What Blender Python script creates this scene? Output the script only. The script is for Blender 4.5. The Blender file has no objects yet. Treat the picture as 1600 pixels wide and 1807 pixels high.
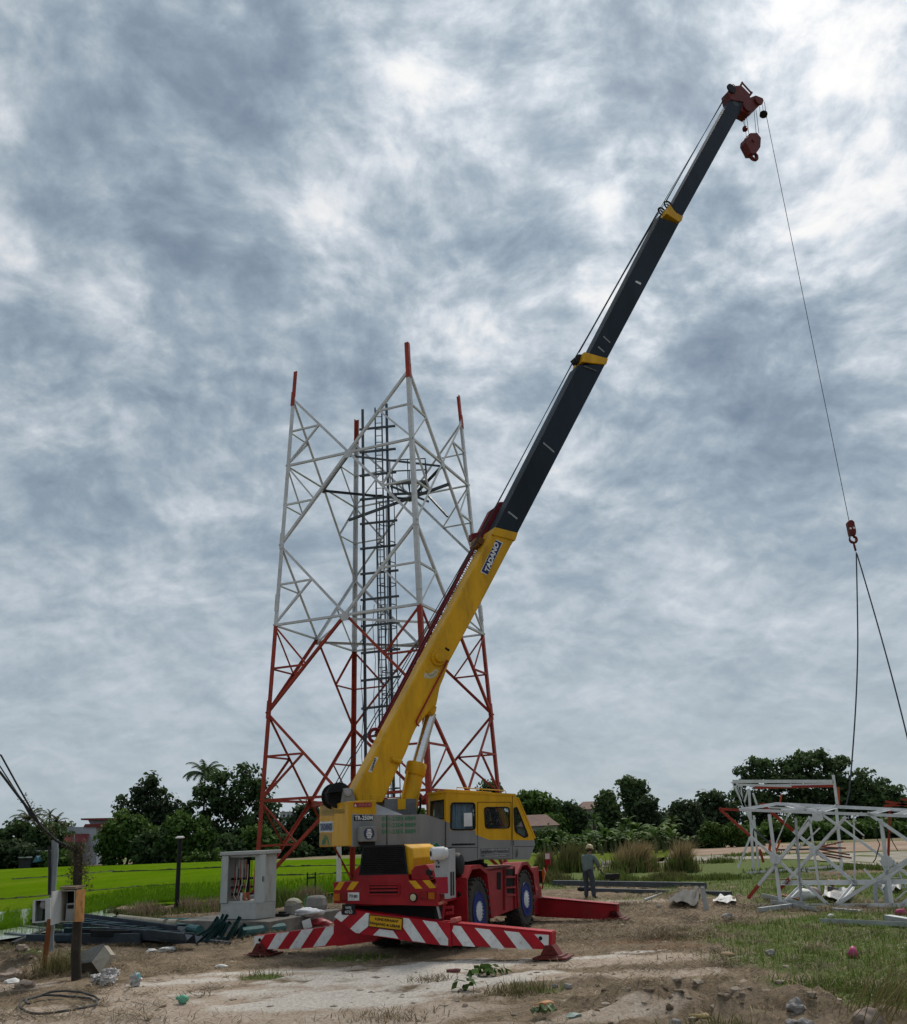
import bpy, bmesh, math, random
import numpy as np
from mathutils import Vector, Matrix, noise as mnoise
R_ = math.radians
scene = bpy.context.scene
COL = scene.collection
random.seed(7)

# ------------------------------------------------------------------ camera geometry (solved from the tower's four legs)
F_, PIT, ROLL, CX, CY, HH = 1594.16, R_(19.7436), R_(-2.5465), 800.0, 903.5, 2.2
CAM = Vector((0, 0, HH))
def ray(px, py):
    a, b = px - CX, py - CY
    cr, sr = math.cos(ROLL), math.sin(ROLL)
    X = a*cr + b*sr; Yv = -a*sr + b*cr
    c, s = math.cos(PIT), math.sin(PIT)
    return Vector((X, F_*c + Yv*s, F_*s - Yv*c))/F_
def atz(px, py, z=0.0):
    r = ray(px, py); return CAM + r*((z-HH)/r.z)
def aty(px, py, y):
    r = ray(px, py); return CAM + r*(y/r.y)
def plane(p, Q, n):
    r = ray(*p); return CAM + r*(((Q-CAM).dot(n))/(r.dot(n)))

class Frame:
    def __init__(s, o, x, y, z):
        s.o, s.x, s.y, s.z = Vector(o), Vector(x), Vector(y), Vector(z)
    def pt(s, a, b, c): return s.o + s.x*a + s.y*b + s.z*c
WORLD = Frame((0,0,0),(1,0,0),(0,1,0),(0,0,1))

# ------------------------------------------------------------------ materials
MATS = {}
def newmat(name):
    m = bpy.data.materials.new(name); m.use_nodes = True
    nt = m.node_tree; b = nt.nodes['Principled BSDF']
    return m, nt, b
def N(nt, t, **kw):
    n = nt.nodes.new(t)
    for k, v in kw.items(): setattr(n, k, v)
    return n
def paint(name, col, rough=.5, metal=0.0, var=.25, dirt=.35, dirtcol=(.06,.05,.04), scale=2.5, bump=.15, bscale=40, spec=.22, streak=False):
    if name in MATS: return MATS[name]
    m, nt, b = newmat(name); L = nt.links.new
    tc = N(nt,'ShaderNodeTexCoord')
    mp = N(nt,'ShaderNodeMapping'); L(tc.outputs['Object'], mp.inputs[0])
    if streak: mp.inputs['Scale'].default_value = (1,1,.25)
    n1 = N(nt,'ShaderNodeTexNoise'); n1.inputs['Scale'].default_value = scale; n1.inputs['Detail'].default_value = 7; n1.inputs['Roughness'].default_value=.62
    n2 = N(nt,'ShaderNodeTexNoise'); n2.inputs['Scale'].default_value = scale*3.1; n2.inputs['Detail'].default_value = 8; n2.inputs['Roughness'].default_value=.7
    L(mp.outputs[0], n1.inputs[0]); L(mp.outputs[0], n2.inputs[0])
    r1 = N(nt,'ShaderNodeValToRGB')
    r1.color_ramp.elements[0].position=.3; r1.color_ramp.elements[1].position=.7
    r1.color_ramp.elements[0].color = [c*(1-var) for c in col]+[1]
    r1.color_ramp.elements[1].color = [min(1,c*(1+var*.5)) for c in col]+[1]
    L(n1.outputs[0], r1.inputs[0])
    r2 = N(nt,'ShaderNodeValToRGB')
    r2.color_ramp.elements[0].position=.52; r2.color_ramp.elements[1].position=.78
    r2.color_ramp.elements[0].color=(0,0,0,1); r2.color_ramp.elements[1].color=(dirt,dirt,dirt,1)
    L(n2.outputs[0], r2.inputs[0])
    mx = N(nt,'ShaderNodeMix', data_type='RGBA')
    L(r2.outputs[0], mx.inputs['Factor']); L(r1.outputs[0], mx.inputs['A']); mx.inputs['B'].default_value = list(dirtcol)+[1]
    L(mx.outputs['Result'], b.inputs['Base Color'])
    mr = N(nt,'ShaderNodeMapRange'); L(n2.outputs[0], mr.inputs[0]); mr.inputs[3].default_value = max(0,rough-.15); mr.inputs[4].default_value=min(1,rough+.25)
    L(mr.outputs[0], b.inputs['Roughness'])
    b.inputs['Metallic'].default_value = metal
    b.inputs['Specular IOR Level'].default_value = spec
    if bump:
        n3 = N(nt,'ShaderNodeTexNoise'); n3.inputs['Scale'].default_value=bscale; n3.inputs['Detail'].default_value=4
        L(tc.outputs['Object'], n3.inputs[0])
        bp = N(nt,'ShaderNodeBump'); bp.inputs['Strength'].default_value=bump; bp.inputs['Distance'].default_value=.01
        L(n3.outputs[0], bp.inputs['Height']); L(bp.outputs[0], b.inputs['Normal'])
    MATS[name]=m; return m
def glass(name, col, rough=.08):
    if name in MATS: return MATS[name]
    m, nt, b = newmat(name); L = nt.links.new
    tc = N(nt,'ShaderNodeTexCoord'); n1=N(nt,'ShaderNodeTexNoise'); n1.inputs['Scale'].default_value=3
    L(tc.outputs['Object'], n1.inputs[0])
    mr=N(nt,'ShaderNodeMapRange'); L(n1.outputs[0],mr.inputs[0]); mr.inputs[3].default_value=rough; mr.inputs[4].default_value=rough+.2
    L(mr.outputs[0], b.inputs['Roughness'])
    b.inputs['Base Color'].default_value=list(col)+[1]
    tr=N(nt,'ShaderNodeBsdfTransparent'); tr.inputs[0].default_value=(.86,.9,.92,1)
    ms=N(nt,'ShaderNodeMixShader'); ms.inputs[0].default_value=.16
    L(tr.outputs[0],ms.inputs[1]); L(b.outputs[0],ms.inputs[2])
    L(ms.outputs[0], nt.nodes['Material Output'].inputs[0])
    MATS[name]=m; return m
def leafmat(name, dark, light, trans=.25, rough=.6):
    """leaf colour varies per face through the colour attribute 'tint'"""
    if name in MATS: return MATS[name]
    m, nt, b = newmat(name); L = nt.links.new
    at = N(nt,'ShaderNodeAttribute'); at.attribute_name='tint'
    tc = N(nt,'ShaderNodeTexCoord'); n1=N(nt,'ShaderNodeTexNoise'); n1.inputs['Scale'].default_value=.6; n1.inputs['Detail'].default_value=4
    L(tc.outputs['Object'], n1.inputs[0])
    md=N(nt,'ShaderNodeMath',operation='MULTIPLY_ADD'); L(n1.outputs[0],md.inputs[0]); md.inputs[1].default_value=.5; md.inputs[2].default_value=-.25
    ad=N(nt,'ShaderNodeMath',operation='ADD',use_clamp=True); L(at.outputs['Fac'],ad.inputs[0]); L(md.outputs[0],ad.inputs[1])
    mx=N(nt,'ShaderNodeMix',data_type='RGBA'); L(ad.outputs[0],mx.inputs['Factor'])
    mx.inputs['A'].default_value=list(dark)+[1]; mx.inputs['B'].default_value=list(light)+[1]
    L(mx.outputs['Result'],b.inputs['Base Color']); b.inputs['Roughness'].default_value=rough
    b.inputs['Specular IOR Level'].default_value=.08
    tl=N(nt,'ShaderNodeBsdfTranslucent'); L(mx.outputs['Result'],tl.inputs[0])
    ms=N(nt,'ShaderNodeMixShader'); ms.inputs[0].default_value=trans
    L(b.outputs[0],ms.inputs[1]); L(tl.outputs[0],ms.inputs[2]); L(ms.outputs[0],nt.nodes['Material Output'].inputs[0])
    MATS[name]=m; return m

# ------------------------------------------------------------------ mesh builder (world coordinates)
class MB:
    def __init__(s): s.v=[]; s.f=[]; s.mi=[]; s.t=[]
    def poly(s, pts, mi=0, tint=.5):
        n=len(s.v); s.v += [tuple(p) for p in pts]; s.f.append(tuple(range(n,n+len(pts)))); s.mi.append(mi); s.t.append(tint)
    def faces(s, verts, faces, mi=0, tint=.5):
        n=len(s.v); s.v += [tuple(p) for p in verts]
        for f in faces: s.f.append(tuple(i+n for i in f)); s.mi.append(mi); s.t.append(tint)
    def hexa(s, p, mi=0):
        s.faces(p, [(0,3,2,1),(4,5,6,7),(0,1,5,4),(1,2,6,5),(2,3,7,6),(3,0,4,7)], mi)
    def box(s, fr, a, b, c, mi=0):
        P=fr.pt
        s.hexa([P(a[0],b[0],c[0]),P(a[1],b[0],c[0]),P(a[1],b[1],c[0]),P(a[0],b[1],c[0]),
                P(a[0],b[0],c[1]),P(a[1],b[0],c[1]),P(a[1],b[1],c[1]),P(a[0],b[1],c[1])],mi)
    def prism(s, pts, vec, mi=0, mi_cap=None):
        n=len(pts); vec=Vector(vec); pts=[Vector(p) for p in pts]
        V=pts+[p+vec for p in pts]
        k=len(s.v); s.v += [tuple(p) for p in V]
        s.f.append(tuple(k+i for i in range(n))); s.mi.append(mi if mi_cap is None else mi_cap); s.t.append(.5)
        s.f.append(tuple(k+n+i for i in reversed(range(n)))); s.mi.append(mi); s.t.append(.5)
        for i in range(n):
            j=(i+1)%n; s.f.append((k+i,k+n+i,k+n+j,k+j)); s.mi.append(mi); s.t.append(.5)
    def bar(s, p, q, w, h, up=(0,0,1), mi=0):
        p,q=Vector(p),Vector(q); d=(q-p).normalized(); up=Vector(up)
        if abs(d.dot(up))>.98: up=Vector((0,1,0)) if abs(d.y)<.9 else Vector((1,0,0))
        x=d.cross(up).normalized(); y=x.cross(d).normalized()
        x*=w/2; y*=h/2
        s.hexa([p-x-y,p+x-y,p+x+y,p-x+y,q-x-y,q+x-y,q+x+y,q-x+y],mi)
    def angle(s, p, q, w, t, d1, d2, mi=0):
        """L section: two plates along p-q, legs pointing d1 and d2"""
        p,q=Vector(p),Vector(q); ax=(q-p).normalized()
        d1=Vector(d1); d1=(d1-ax*d1.dot(ax)).normalized(); d2=Vector(d2); d2=(d2-ax*d2.dot(ax)).normalized()
        a=[Vector((0,0,0)),d1*w,d1*w+d2*t,d1*t+d2*t,d1*t+d2*w,d2*w]
        s.prism([p+k for k in a], q-p, mi)
    def tube(s, p, q, r0, r1=None, n=10, mi=0, caps=True):
        s.path([p,q],[r0, r0 if r1 is None else r1],n,mi,caps)
    def path(s, pts, r, n=8, mi=0, caps=True, closed=False):
        pts=[Vector(p) for p in pts]; m=len(pts)
        if not hasattr(r,'__len__'): r=[r]*m
        k=len(s.v); prev=None
        for i,p in enumerate(pts):
            if closed: d=(pts[(i+1)%m]-pts[i-1])
            else: d=(pts[min(i+1,m-1)]-pts[max(i-1,0)])
            d=d.normalized() if d.length>1e-9 else Vector((0,0,1))
            if prev is None:
                u=Vector((0,0,1)) if abs(d.z)<.9 else Vector((1,0,0))
                x=d.cross(u).normalized()
            else:
                x=(prev-d*prev.dot(d)).normalized()
            y=d.cross(x); prev=x
            for j in range(n):
                a=2*math.pi*j/n; s.v.append(tuple(p+x*math.cos(a)*r[i]+y*math.sin(a)*r[i]))
        for i in range(m if closed else m-1):
            for j in range(n):
                a=k+i*n+j; b=k+i*n+(j+1)%n; i2=(i+1)%m
                c=k+i2*n+(j+1)%n; d=k+i2*n+j
                s.f.append((a,b,c,d)); s.mi.append(mi); s.t.append(.5)
        if caps and not closed:
            s.f.append(tuple(k+j for j in reversed(range(n)))); s.f.append(tuple(k+(m-1)*n+j for j in range(n)))
            s.mi+=[mi,mi]; s.t+=[.5,.5]
    def lathe(s, c, axis, prof, n=24, mi=0, mis=None):
        """prof: list of (radius, height along axis)"""
        c=Vector(c); ax=Vector(axis).normalized()
        u=Vector((0,0,1)) if abs(ax.z)<.9 else Vector((1,0,0))
        x=ax.cross(u).normalized(); y=ax.cross(x)
        k=len(s.v)
        for (r,h) in prof:
            for j in range(n):
                a=2*math.pi*j/n; s.v.append(tuple(c+ax*h+(x*math.cos(a)+y*math.sin(a))*max(r,1e-4)))
        for i in range(len(prof)-1):
            for j in range(n):
                s.f.append((k+i*n+j,k+i*n+(j+1)%n,k+(i+1)*n+(j+1)%n,k+(i+1)*n+j)); s.mi.append(mis[i] if mis else mi); s.t.append(.5)
        s.f.append(tuple(k+j for j in reversed(range(n)))); s.mi.append(mis[0] if mis else mi); s.t.append(.5)
        e=k+(len(prof)-1)*n; s.f.append(tuple(e+j for j in range(n))); s.mi.append(mis[-1] if mis else mi); s.t.append(.5)
    def blob(s, c, rad, sub=2, amp=.25, freq=1.5, seed=0, flat=None, mi=0):
        bm=bmesh.new(); bmesh.ops.create_icosphere(bm, subdivisions=sub, radius=1)
        c=Vector(c); off=Vector((seed*7.3,seed*3.1,seed*1.7)); V=[]
        for v in bm.verts:
            k=1+amp*mnoise.noise(v.co*freq+off)*1.6+amp*.5*mnoise.noise(v.co*freq*2.7+off)
            p=Vector((v.co.x*rad[0],v.co.y*rad[1],v.co.z*rad[2]))*k
            if flat is not None and p.z<flat: p.z=flat
            V.append(c+p)
        bm.verts.index_update()
        Fs=[tuple(v.index for v in f.verts) for f in bm.faces]; bm.free()
        s.faces(V,Fs,mi)
    def build(s, name, mats, parent=None, smooth=False, bevel=0, recalc=True, tint=False, autosmooth=None):
        me=bpy.data.meshes.new(name)
        v=s.v
        if parent is not None:
            root=parent
            while root.parent: root=root.parent
            inv=root_matrix(root).inverted(); v=[tuple(inv@Vector(p)) for p in v]
        me.from_pydata(v,[],s.f); me.update()
        if not isinstance(mats,(list,tuple)): mats=[mats]
        for m in mats: me.materials.append(m)
        if len(mats)>1: me.polygons.foreach_set('material_index', s.mi)
        if tint:
            a=me.attributes.new('tint','FLOAT','FACE'); a.data.foreach_set('value', s.t)
        if recalc and len(s.f)<60000:
            bm=bmesh.new(); bm.from_mesh(me); bmesh.ops.recalc_face_normals(bm,faces=bm.faces); bm.to_mesh(me); bm.free()
        if smooth:
            me.polygons.foreach_set('use_smooth',[True]*len(me.polygons))
            me.set_sharp_from_angle(angle=R_(autosmooth or 40))
        o=bpy.data.objects.new(name,me); COL.objects.link(o)
        if parent is not None: o.parent=parent
        if bevel:
            b=o.modifiers.new('bevel','BEVEL'); b.width=bevel; b.segments=2; b.limit_method='ANGLE'; b.angle_limit=R_(35)
        return o
def root_matrix(o):
    return Matrix.Translation(o.location) @ o.rotation_euler.to_matrix().to_4x4()
def tag(o, label, cat, group=None):
    o['label']=label; o['category']=cat
    if group: o['group']=group
    return o
def thing(name, label, cat, loc, rotz=0, group=None):
    o=bpy.data.objects.new(name,None); COL.objects.link(o); o.location=loc; o.rotation_euler=(0,0,rotz)
    o.empty_display_size=.3
    return tag(o,label,cat,group)
def solo(mb, name, mats, label, cat, loc, group=None, rotz=0, **kw):
    """a thing that is one mesh, with its origin at its base"""
    o=mb.build(name, mats, **kw)
    M=(Matrix.Translation(Vector(loc)) @ Matrix.Rotation(rotz,4,'Z'))
    o.data.transform(M.inverted()); o.location=loc; o.rotation_euler=(0,0,rotz)
    return tag(o,label,cat,group)
def kind(o,k): o['kind']=k; return o
def text(s, P, U, V, mat, parent, name, weight=0.0, depth=.004, align_fill=True):
    """writing fitted to the parallelogram P, P+U, P+V (world)"""
    cu=bpy.data.curves.new('t','FONT'); cu.body=s; cu.size=1; cu.offset=weight; cu.align_x='CENTER'; cu.resolution_u=3
    ob=bpy.data.objects.new('t',cu); COL.objects.link(ob)
    dg=bpy.context.evaluated_depsgraph_get()
    me=bpy.data.meshes.new_from_object(ob.evaluated_get(dg)); bpy.data.objects.remove(ob); bpy.data.curves.remove(cu)
    co=np.zeros(len(me.vertices)*3); me.vertices.foreach_get('co',co); co=co.reshape(-1,3)
    mn=co.min(0); mx=co.max(0); P=Vector(P);U=Vector(U);V=Vector(V); n=U.cross(V).normalized()
    mb=MB()
    V2=[P+U*float((c[0]-mn[0])/(mx[0]-mn[0]))+V*float((c[1]-mn[1])/(mx[1]-mn[1]))+n*depth for c in co]
    mb.faces(V2,[tuple(p.vertices) for p in me.polygons]); bpy.data.meshes.remove(me)
    return mb.build(name,mat,parent,recalc=False)
def copy_tree(o, parent=None):
    c=o.copy(); COL.objects.link(c)
    if parent is not None: c.parent=parent; c.matrix_parent_inverse=o.matrix_parent_inverse.copy()
    for ch in list(o.children): copy_tree(ch,c)
    return c

# value noise for the ground
def vnoise(x,y,seed=0):
    xi=np.floor(x).astype(np.int64); yi=np.floor(y).astype(np.int64); xf=x-xi; yf=y-yi
    def h(a,b):
        n=(a*374761393+b*668265263+seed*144305901)&0x7fffffff
        n=((n^(n>>13))*1274126177)&0x7fffffff
        return ((n^(n>>16))&0xffff)/65535.0
    u=xf*xf*(3-2*xf); w=yf*yf*(3-2*yf)
    return (h(xi,yi)*(1-u)+h(xi+1,yi)*u)*(1-w)+(h(xi,yi+1)*(1-u)+h(xi+1,yi+1)*u)*w
def fbm(x,y,oct=4,seed=0):
    s=0;a=.5;f=1
    for i in range(oct): s=s+a*vnoise(x*f,y*f,seed+i*17); a*=.5; f*=2.03
    return s/(1-.5**oct)
# ================================================================== camera, light, sky
cd=bpy.data.cameras.new('camera'); cam=bpy.data.objects.new('camera',cd); COL.objects.link(cam); scene.camera=cam
cd.sensor_fit='HORIZONTAL'; cd.sensor_width=36; cd.lens=36*F_/1600; cd.clip_end=8000; cd.clip_start=.1
c_,s_=math.cos(PIT),math.sin(PIT)
fwd=Vector((0,c_,s_)); upv=Vector((0,-s_,c_)); rgt=Vector((1,0,0))
cr,sr=math.cos(ROLL),math.sin(ROLL)
r2=rgt*cr-upv*(-sr)*-1 if False else None
# image x axis (px+) corresponds to world direction: X = a cr + b sr ; Yd = -a sr + b cr
ix=rgt*cr + (-upv)*(-sr); iy=rgt*sr + (-upv)*cr      # direction of +px, +py
Mx=Matrix((ix,-iy,-fwd)).transposed()
cam.matrix_world=Matrix.Translation(CAM)@Mx.to_4x4()
scene.view_settings.view_transform='Standard'; scene.view_settings.look='None'; scene.view_settings.exposure=0
try:
    scene.cycles.use_denoising=True; scene.cycles.max_bounces=5; scene.cycles.diffuse_bounces=2; scene.cycles.glossy_bounces=2
    scene.cycles.transparent_max_bounces=8; scene.cycles.use_adaptive_sampling=True; scene.cycles.adaptive_threshold=.02
    scene.cycles.sample_clamp_indirect=5
except Exception as e: print(e)

SUN_AZ, SUN_EL = 24.0, 52.0     # degrees right of the viewing direction (+Y), above horizon
sd=Vector((math.sin(R_(SUN_AZ))*math.cos(R_(SUN_EL)), math.cos(R_(SUN_AZ))*math.cos(R_(SUN_EL)), math.sin(R_(SUN_EL))))
sl=bpy.data.lights.new('sun','SUN'); sl.energy=2.9; sl.angle=R_(14); sl.color=(1,.93,.84)
so=bpy.data.objects.new('sun',sl); COL.objects.link(so); so.rotation_euler=(-sd).to_track_quat('-Z','Y').to_euler(); so.location=(20,20,60)

w=bpy.data.worlds.new('World'); scene.world=w; w.use_nodes=True
nt=w.node_tree; L=nt.links.new; bg=nt.nodes['Background']; out=nt.nodes['World Output']
def M(op,a,b=None,c=None,clamp=False):
    n=N(nt,'ShaderNodeMath',operation=op,use_clamp=clamp)
    for i,x in enumerate((a,b,c)):
        if x is None: continue
        if isinstance(x,(int,float)): n.inputs[i].default_value=x
        else: L(x,n.inputs[i])
    return n.outputs[0]
tc=N(nt,'ShaderNodeTexCoord'); gen=tc.outputs['Generated']
sep=N(nt,'ShaderNodeSeparateXYZ'); L(gen,sep.inputs[0])
zz=M('ADD',M('MAXIMUM',sep.outputs[2],0.0),.48)
cmb=N(nt,'ShaderNodeCombineXYZ'); L(M('DIVIDE',sep.outputs[0],zz),cmb.inputs[0]); L(M('DIVIDE',sep.outputs[1],zz),cmb.inputs[1])
def noise(vec,scale,detail,rough,dist=0,off=(0,0,0),sc=(1,1,1)):
    mp=N(nt,'ShaderNodeMapping'); L(vec,mp.inputs[0]); mp.inputs[1].default_value=off; mp.inputs[3].default_value=sc
    n=N(nt,'ShaderNodeTexNoise'); L(mp.outputs[0],n.inputs[0]); n.inputs['Scale'].default_value=scale; n.inputs['Detail'].default_value=detail
    n.inputs['Roughness'].default_value=rough; n.inputs['Distortion'].default_value=dist
    return n
# warp
wn=noise(cmb.outputs[0],3.4,3,.5,off=(3,1,0))
vs=N(nt,'ShaderNodeVectorMath',operation='SUBTRACT'); L(wn.outputs['Color'],vs.inputs[0]); vs.inputs[1].default_value=(.5,.5,.5)
vm=N(nt,'ShaderNodeVectorMath',operation='SCALE'); L(vs.outputs[0],vm.inputs[0]); vm.inputs['Scale'].default_value=.12
va=N(nt,'ShaderNodeVectorMath',operation='ADD'); L(cmb.outputs[0],va.inputs[0]); L(vm.outputs[0],va.inputs[1])
pos=va.outputs[0]
nA=noise(pos,3.4,3,.5,0,off=(1.7,4.2,0)).outputs[0]
nB=noise(pos,7.3,10,.555,0,off=(8.1,2.3,0)).outputs[0]
nC=noise(pos,21.0,9,.62,0,off=(2.2,7.7,0)).outputs[0]
# relief: the same cloud field sampled a little nearer the sun, so edges turned to it are bright
sp_=Vector((sd.x/(sd.z+.48),sd.y/(sd.z+.48),0))
dv=N(nt,'ShaderNodeVectorMath',operation='SUBTRACT'); dv.inputs[0].default_value=sp_; L(cmb.outputs[0],dv.inputs[1])
dn=N(nt,'ShaderNodeVectorMath',operation='NORMALIZE'); L(dv.outputs[0],dn.inputs[0])
ds=N(nt,'ShaderNodeVectorMath',operation='SCALE'); L(dn.outputs[0],ds.inputs[0]); ds.inputs['Scale'].default_value=.016
dp2=N(nt,'ShaderNodeVectorMath',operation='ADD'); L(pos,dp2.inputs[0]); L(ds.outputs[0],dp2.inputs[1])
nB2=noise(dp2.outputs[0],7.3,10,.555,0,off=(8.1,2.3,0)).outputs[0]
rel=M('SUBTRACT',nB2,nB)
# cloud masses placed by direction (dark and bright banks)
vd=N(nt,'ShaderNodeVectorMath',operation='SCALE'); L(vs.outputs[0],vd.inputs[0]); vd.inputs['Scale'].default_value=.22
wn2=noise(gen,6.0,5,.6,off=(5,5,5))
vs2=N(nt,'ShaderNodeVectorMath',operation='SUBTRACT'); L(wn2.outputs['Color'],vs2.inputs[0]); vs2.inputs[1].default_value=(.5,.5,.5)
vd2=N(nt,'ShaderNodeVectorMath',operation='SCALE'); L(vs2.outputs[0],vd2.inputs[0]); vd2.inputs['Scale'].default_value=.20
vdd=N(nt,'ShaderNodeVectorMath',operation='ADD'); L(gen,vdd.inputs[0]); L(vd2.outputs[0],vdd.inputs[1])
vn=N(nt,'ShaderNodeVectorMath',operation='NORMALIZE'); L(vdd.outputs[0],vn.inputs[0]); wdir=vn.outputs[0]
BLOBS=[ # px, py, radius px, amount
 (330,90,210,-.36),(480,120,150,-.20),(90,300,130,-.16),(150,380,160,-.10),(480,600,190,-.22),(330,540,110,-.10),(90,470,90,-.12),
 (1120,150,190,-.30),(900,240,120,-.14),(1000,400,90,-.12),(1290,560,160,-.24),(1250,760,160,-.22),(1450,820,170,-.14),(1480,300,90,-.10),
 (700,780,200,-.06),(60,720,130,-.10),(180,850,160,-.10),(960,480,110,-.10),(1330,900,110,-.10),(640,330,110,-.06),
 (20,215,60,.20),(40,395,70,.20),(190,500,90,.16),(100,470,60,.08),(300,240,90,.12),(640,80,90,.06),(720,160,110,.12),(560,380,90,.10),(600,480,70,.10),
 (880,60,160,.10),(1050,60,120,.18),(1380,60,150,.09),(1540,70,180,.10),(1490,180,140,.09),(1420,140,110,.05),(1090,290,80,.12),(1060,330,70,.12),
 (1030,480,60,.14),(1450,340,110,.16),(1530,470,140,.22),(1380,480,90,.14),(770,560,80,.16),(860,640,90,.14),(1060,780,80,.08),(1580,700,90,.10),
 (60,800,120,.06),(1200,1050,110,.08),(560,640,60,.10),(460,690,60,.10)]
acc=None
for (px,py,rr,am) in BLOBS:
    d=ray(px,py).normalized(); e=ray(px+rr*.7,py+rr*.7).normalized(); k=1/(1-d.dot(e))
    dp=N(nt,'ShaderNodeVectorMath',operation='DOT_PRODUCT'); L(wdir,dp.inputs[0]); dp.inputs[1].default_value=d
    ex=M('EXPONENT',M('MULTIPLY',M('SUBTRACT',dp.outputs['Value'],1.0),k))
    acc=M('MULTIPLY',ex,am) if acc is None else M('MULTIPLY_ADD',ex,am,acc)
sund=N(nt,'ShaderNodeVectorMath',operation='DOT_PRODUCT'); L(gen,sund.inputs[0]); sund.inputs[1].default_value=sd
glow=M('POWER',M('MAXIMUM',sund.outputs['Value'],0.0),9.0)
# contrast falls towards the horizon
el=M('SMOOTHSTEP' if False else 'MULTIPLY',sep.outputs[2],2.2,clamp=True)
def cen(o,k): return M('MULTIPLY',M('SUBTRACT',o,.5),k)
det=M('ADD',M('ADD',M('ADD',cen(nA,.42),cen(nB,1.15)),M('MULTIPLY',rel,2.0)),M('MULTIPLY',cen(nC,1.0),M('MULTIPLY_ADD',glow,.60,.52)))
tot=M('ADD',M('MULTIPLY',det,M('MULTIPLY_ADD',el,.92,.10)),M('MULTIPLY',acc,-1.0))
tot=M('ADD',tot,M('MULTIPLY_ADD',glow,-.03,.445))
ramp=N(nt,'ShaderNodeValToRGB'); L(tot,ramp.inputs[0]); cr_=ramp.color_ramp
stops=[(.0,(.92,.915,.90)),(.14,(.82,.835,.85)),(.26,(.66,.71,.76)),(.36,(.54,.60,.665)),(.45,(.445,.52,.58)),(.54,(.365,.44,.51)),(.66,(.29,.365,.44)),(.80,(.235,.30,.375)),(1.0,(.18,.24,.32))]
cr_.elements[0].position=0; cr_.elements[0].color=stops[0][1]+(1,)
cr_.elements[1].position=1; cr_.elements[1].color=stops[-1][1]+(1,)
for p,c in stops[1:-1]:
    e=cr_.elements.new(p); e.color=c+(1,)
# clear sky behind thin gaps
sky=N(nt,'ShaderNodeTexSky'); sky.sky_type='NISHITA'; sky.sun_disc=False; sky.sun_elevation=R_(SUN_EL); sky.sun_rotation=R_(SUN_AZ)
skm=N(nt,'ShaderNodeVectorMath',operation='SCALE'); L(sky.outputs[0],skm.inputs[0]); skm.inputs['Scale'].default_value=.075
mix=N(nt,'ShaderNodeMix',data_type='RGBA'); mix.inputs['Factor'].default_value=.92
L(skm.outputs[0],mix.inputs['A']); L(ramp.outputs[0],mix.inputs['B'])
# overall brightness: a little dimmer and smoother low down
low=M('MULTIPLY_ADD',glow,.22,.95)
sc=N(nt,'ShaderNodeVectorMath',operation='SCALE'); L(mix.outputs['Result'],sc.inputs[0]); L(low,sc.inputs['Scale'])
L(sc.outputs[0],bg.inputs[0]); bg.inputs[1].default_value=1.0
try: w.cycles.sampling_method='MANUAL'; w.cycles.sample_map_resolution=512
except Exception as e: print(e)
# ================================================================== ground, field, road
def axis(lo,hi,step,far_lo,far_hi):
    a=list(np.arange(lo,hi+1e-6,step)); s=step; x=lo; left=[]
    while x>far_lo: s*=1.35; x-=s; left.append(max(x,far_lo))
    s=step; x=hi; right=[]
    while x<far_hi: s*=1.35; x+=s; right.append(min(x,far_hi))
    return np.array(left[::-1]+a+right)
gx=axis(-16,20,.16,-2500,2500); gy=axis(9,44,.16,-60,3500)
GX,GY=np.meshgrid(gx,gy)
def gz(*p):
    q=atz(*p); return q.x,q.y
def spot(px,py,rx,ry,rot=0.0):
    """soft elliptical patch, radii in metres"""
    x0,y0=gz(px,py); c,s=math.cos(rot),math.sin(rot)
    dx=(GX-x0)*c+(GY-y0)*s; dy=-(GX-x0)*s+(GY-y0)*c
    return np.exp(-((dx/rx)**2+(dy/ry)**2))
n_big=fbm(GX*.22,GY*.22,4,3); n_mid=fbm(GX*.9,GY*.9,4,11); n_fin=fbm(GX*3.1,GY*3.1,3,23); n_str=fbm(GX*.55,GY*1.6,4,31)
wob=(n_mid-.5)*1.5+(n_big-.5)*1.0
# pale sandy track sweeping across the foreground
sand=np.zeros_like(GX)
for a in [(120,1790,3.2,1.3),(400,1790,3.0,1.6),(640,1790,2.4,1.4),(330,1760,2.2,.9),(560,1745,1.9,.9),(700,1728,1.6,1.0),(770,1712,1.3,1.1),(860,1705,1.6,.8),(800,1745,1.3,.8),(520,1712,2.0,.45),(420,1722,2.0,.5),(280,1742,1.6,.6),
          (1000,1700,1.6,.7),(1130,1690,1.5,.8),(1080,1720,1.6,.7),(960,1722,1.4,.6),(1200,1715,.9,.6),(1080,1795,1.6,.5),(1130,1590,2.5,1.0),(1020,1594,1.6,.8),(540,1620,2.0,.6),(520,1665,1.3,.5),(30,1740,.8,.8)]:
    sand=np.maximum(sand,spot(*a))
sand=np.clip((sand*1.5-.42+wob*.6+(n_fin-.5)*.7)*1.5,0,1)
whiteA=np.zeros_like(GX)
for a in [(700,1724,1.9,1.3),(780,1708,1.5,1.0),(620,1752,2.0,.9),(830,1730,1.2,.9),(540,1770,1.6,.6),(860,1700,.9,.35),(820,1740,1.0,.35),(300,1735,1.0,.3),(480,1716,1.6,.22),(1040,1688,.8,.3),(1130,1678,.7,.25),(570,1722,1.2,.25),(420,1752,1.3,.2),(940,1716,.7,.3)]:
    whiteA=np.maximum(whiteA,spot(*a))
whiteA=np.clip((whiteA*1.5-.45+(n_mid-.5)*1.5+(n_fin-.5)*1.1)*1.7,0,1)*.85
green=np.zeros_like(GX)
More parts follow.
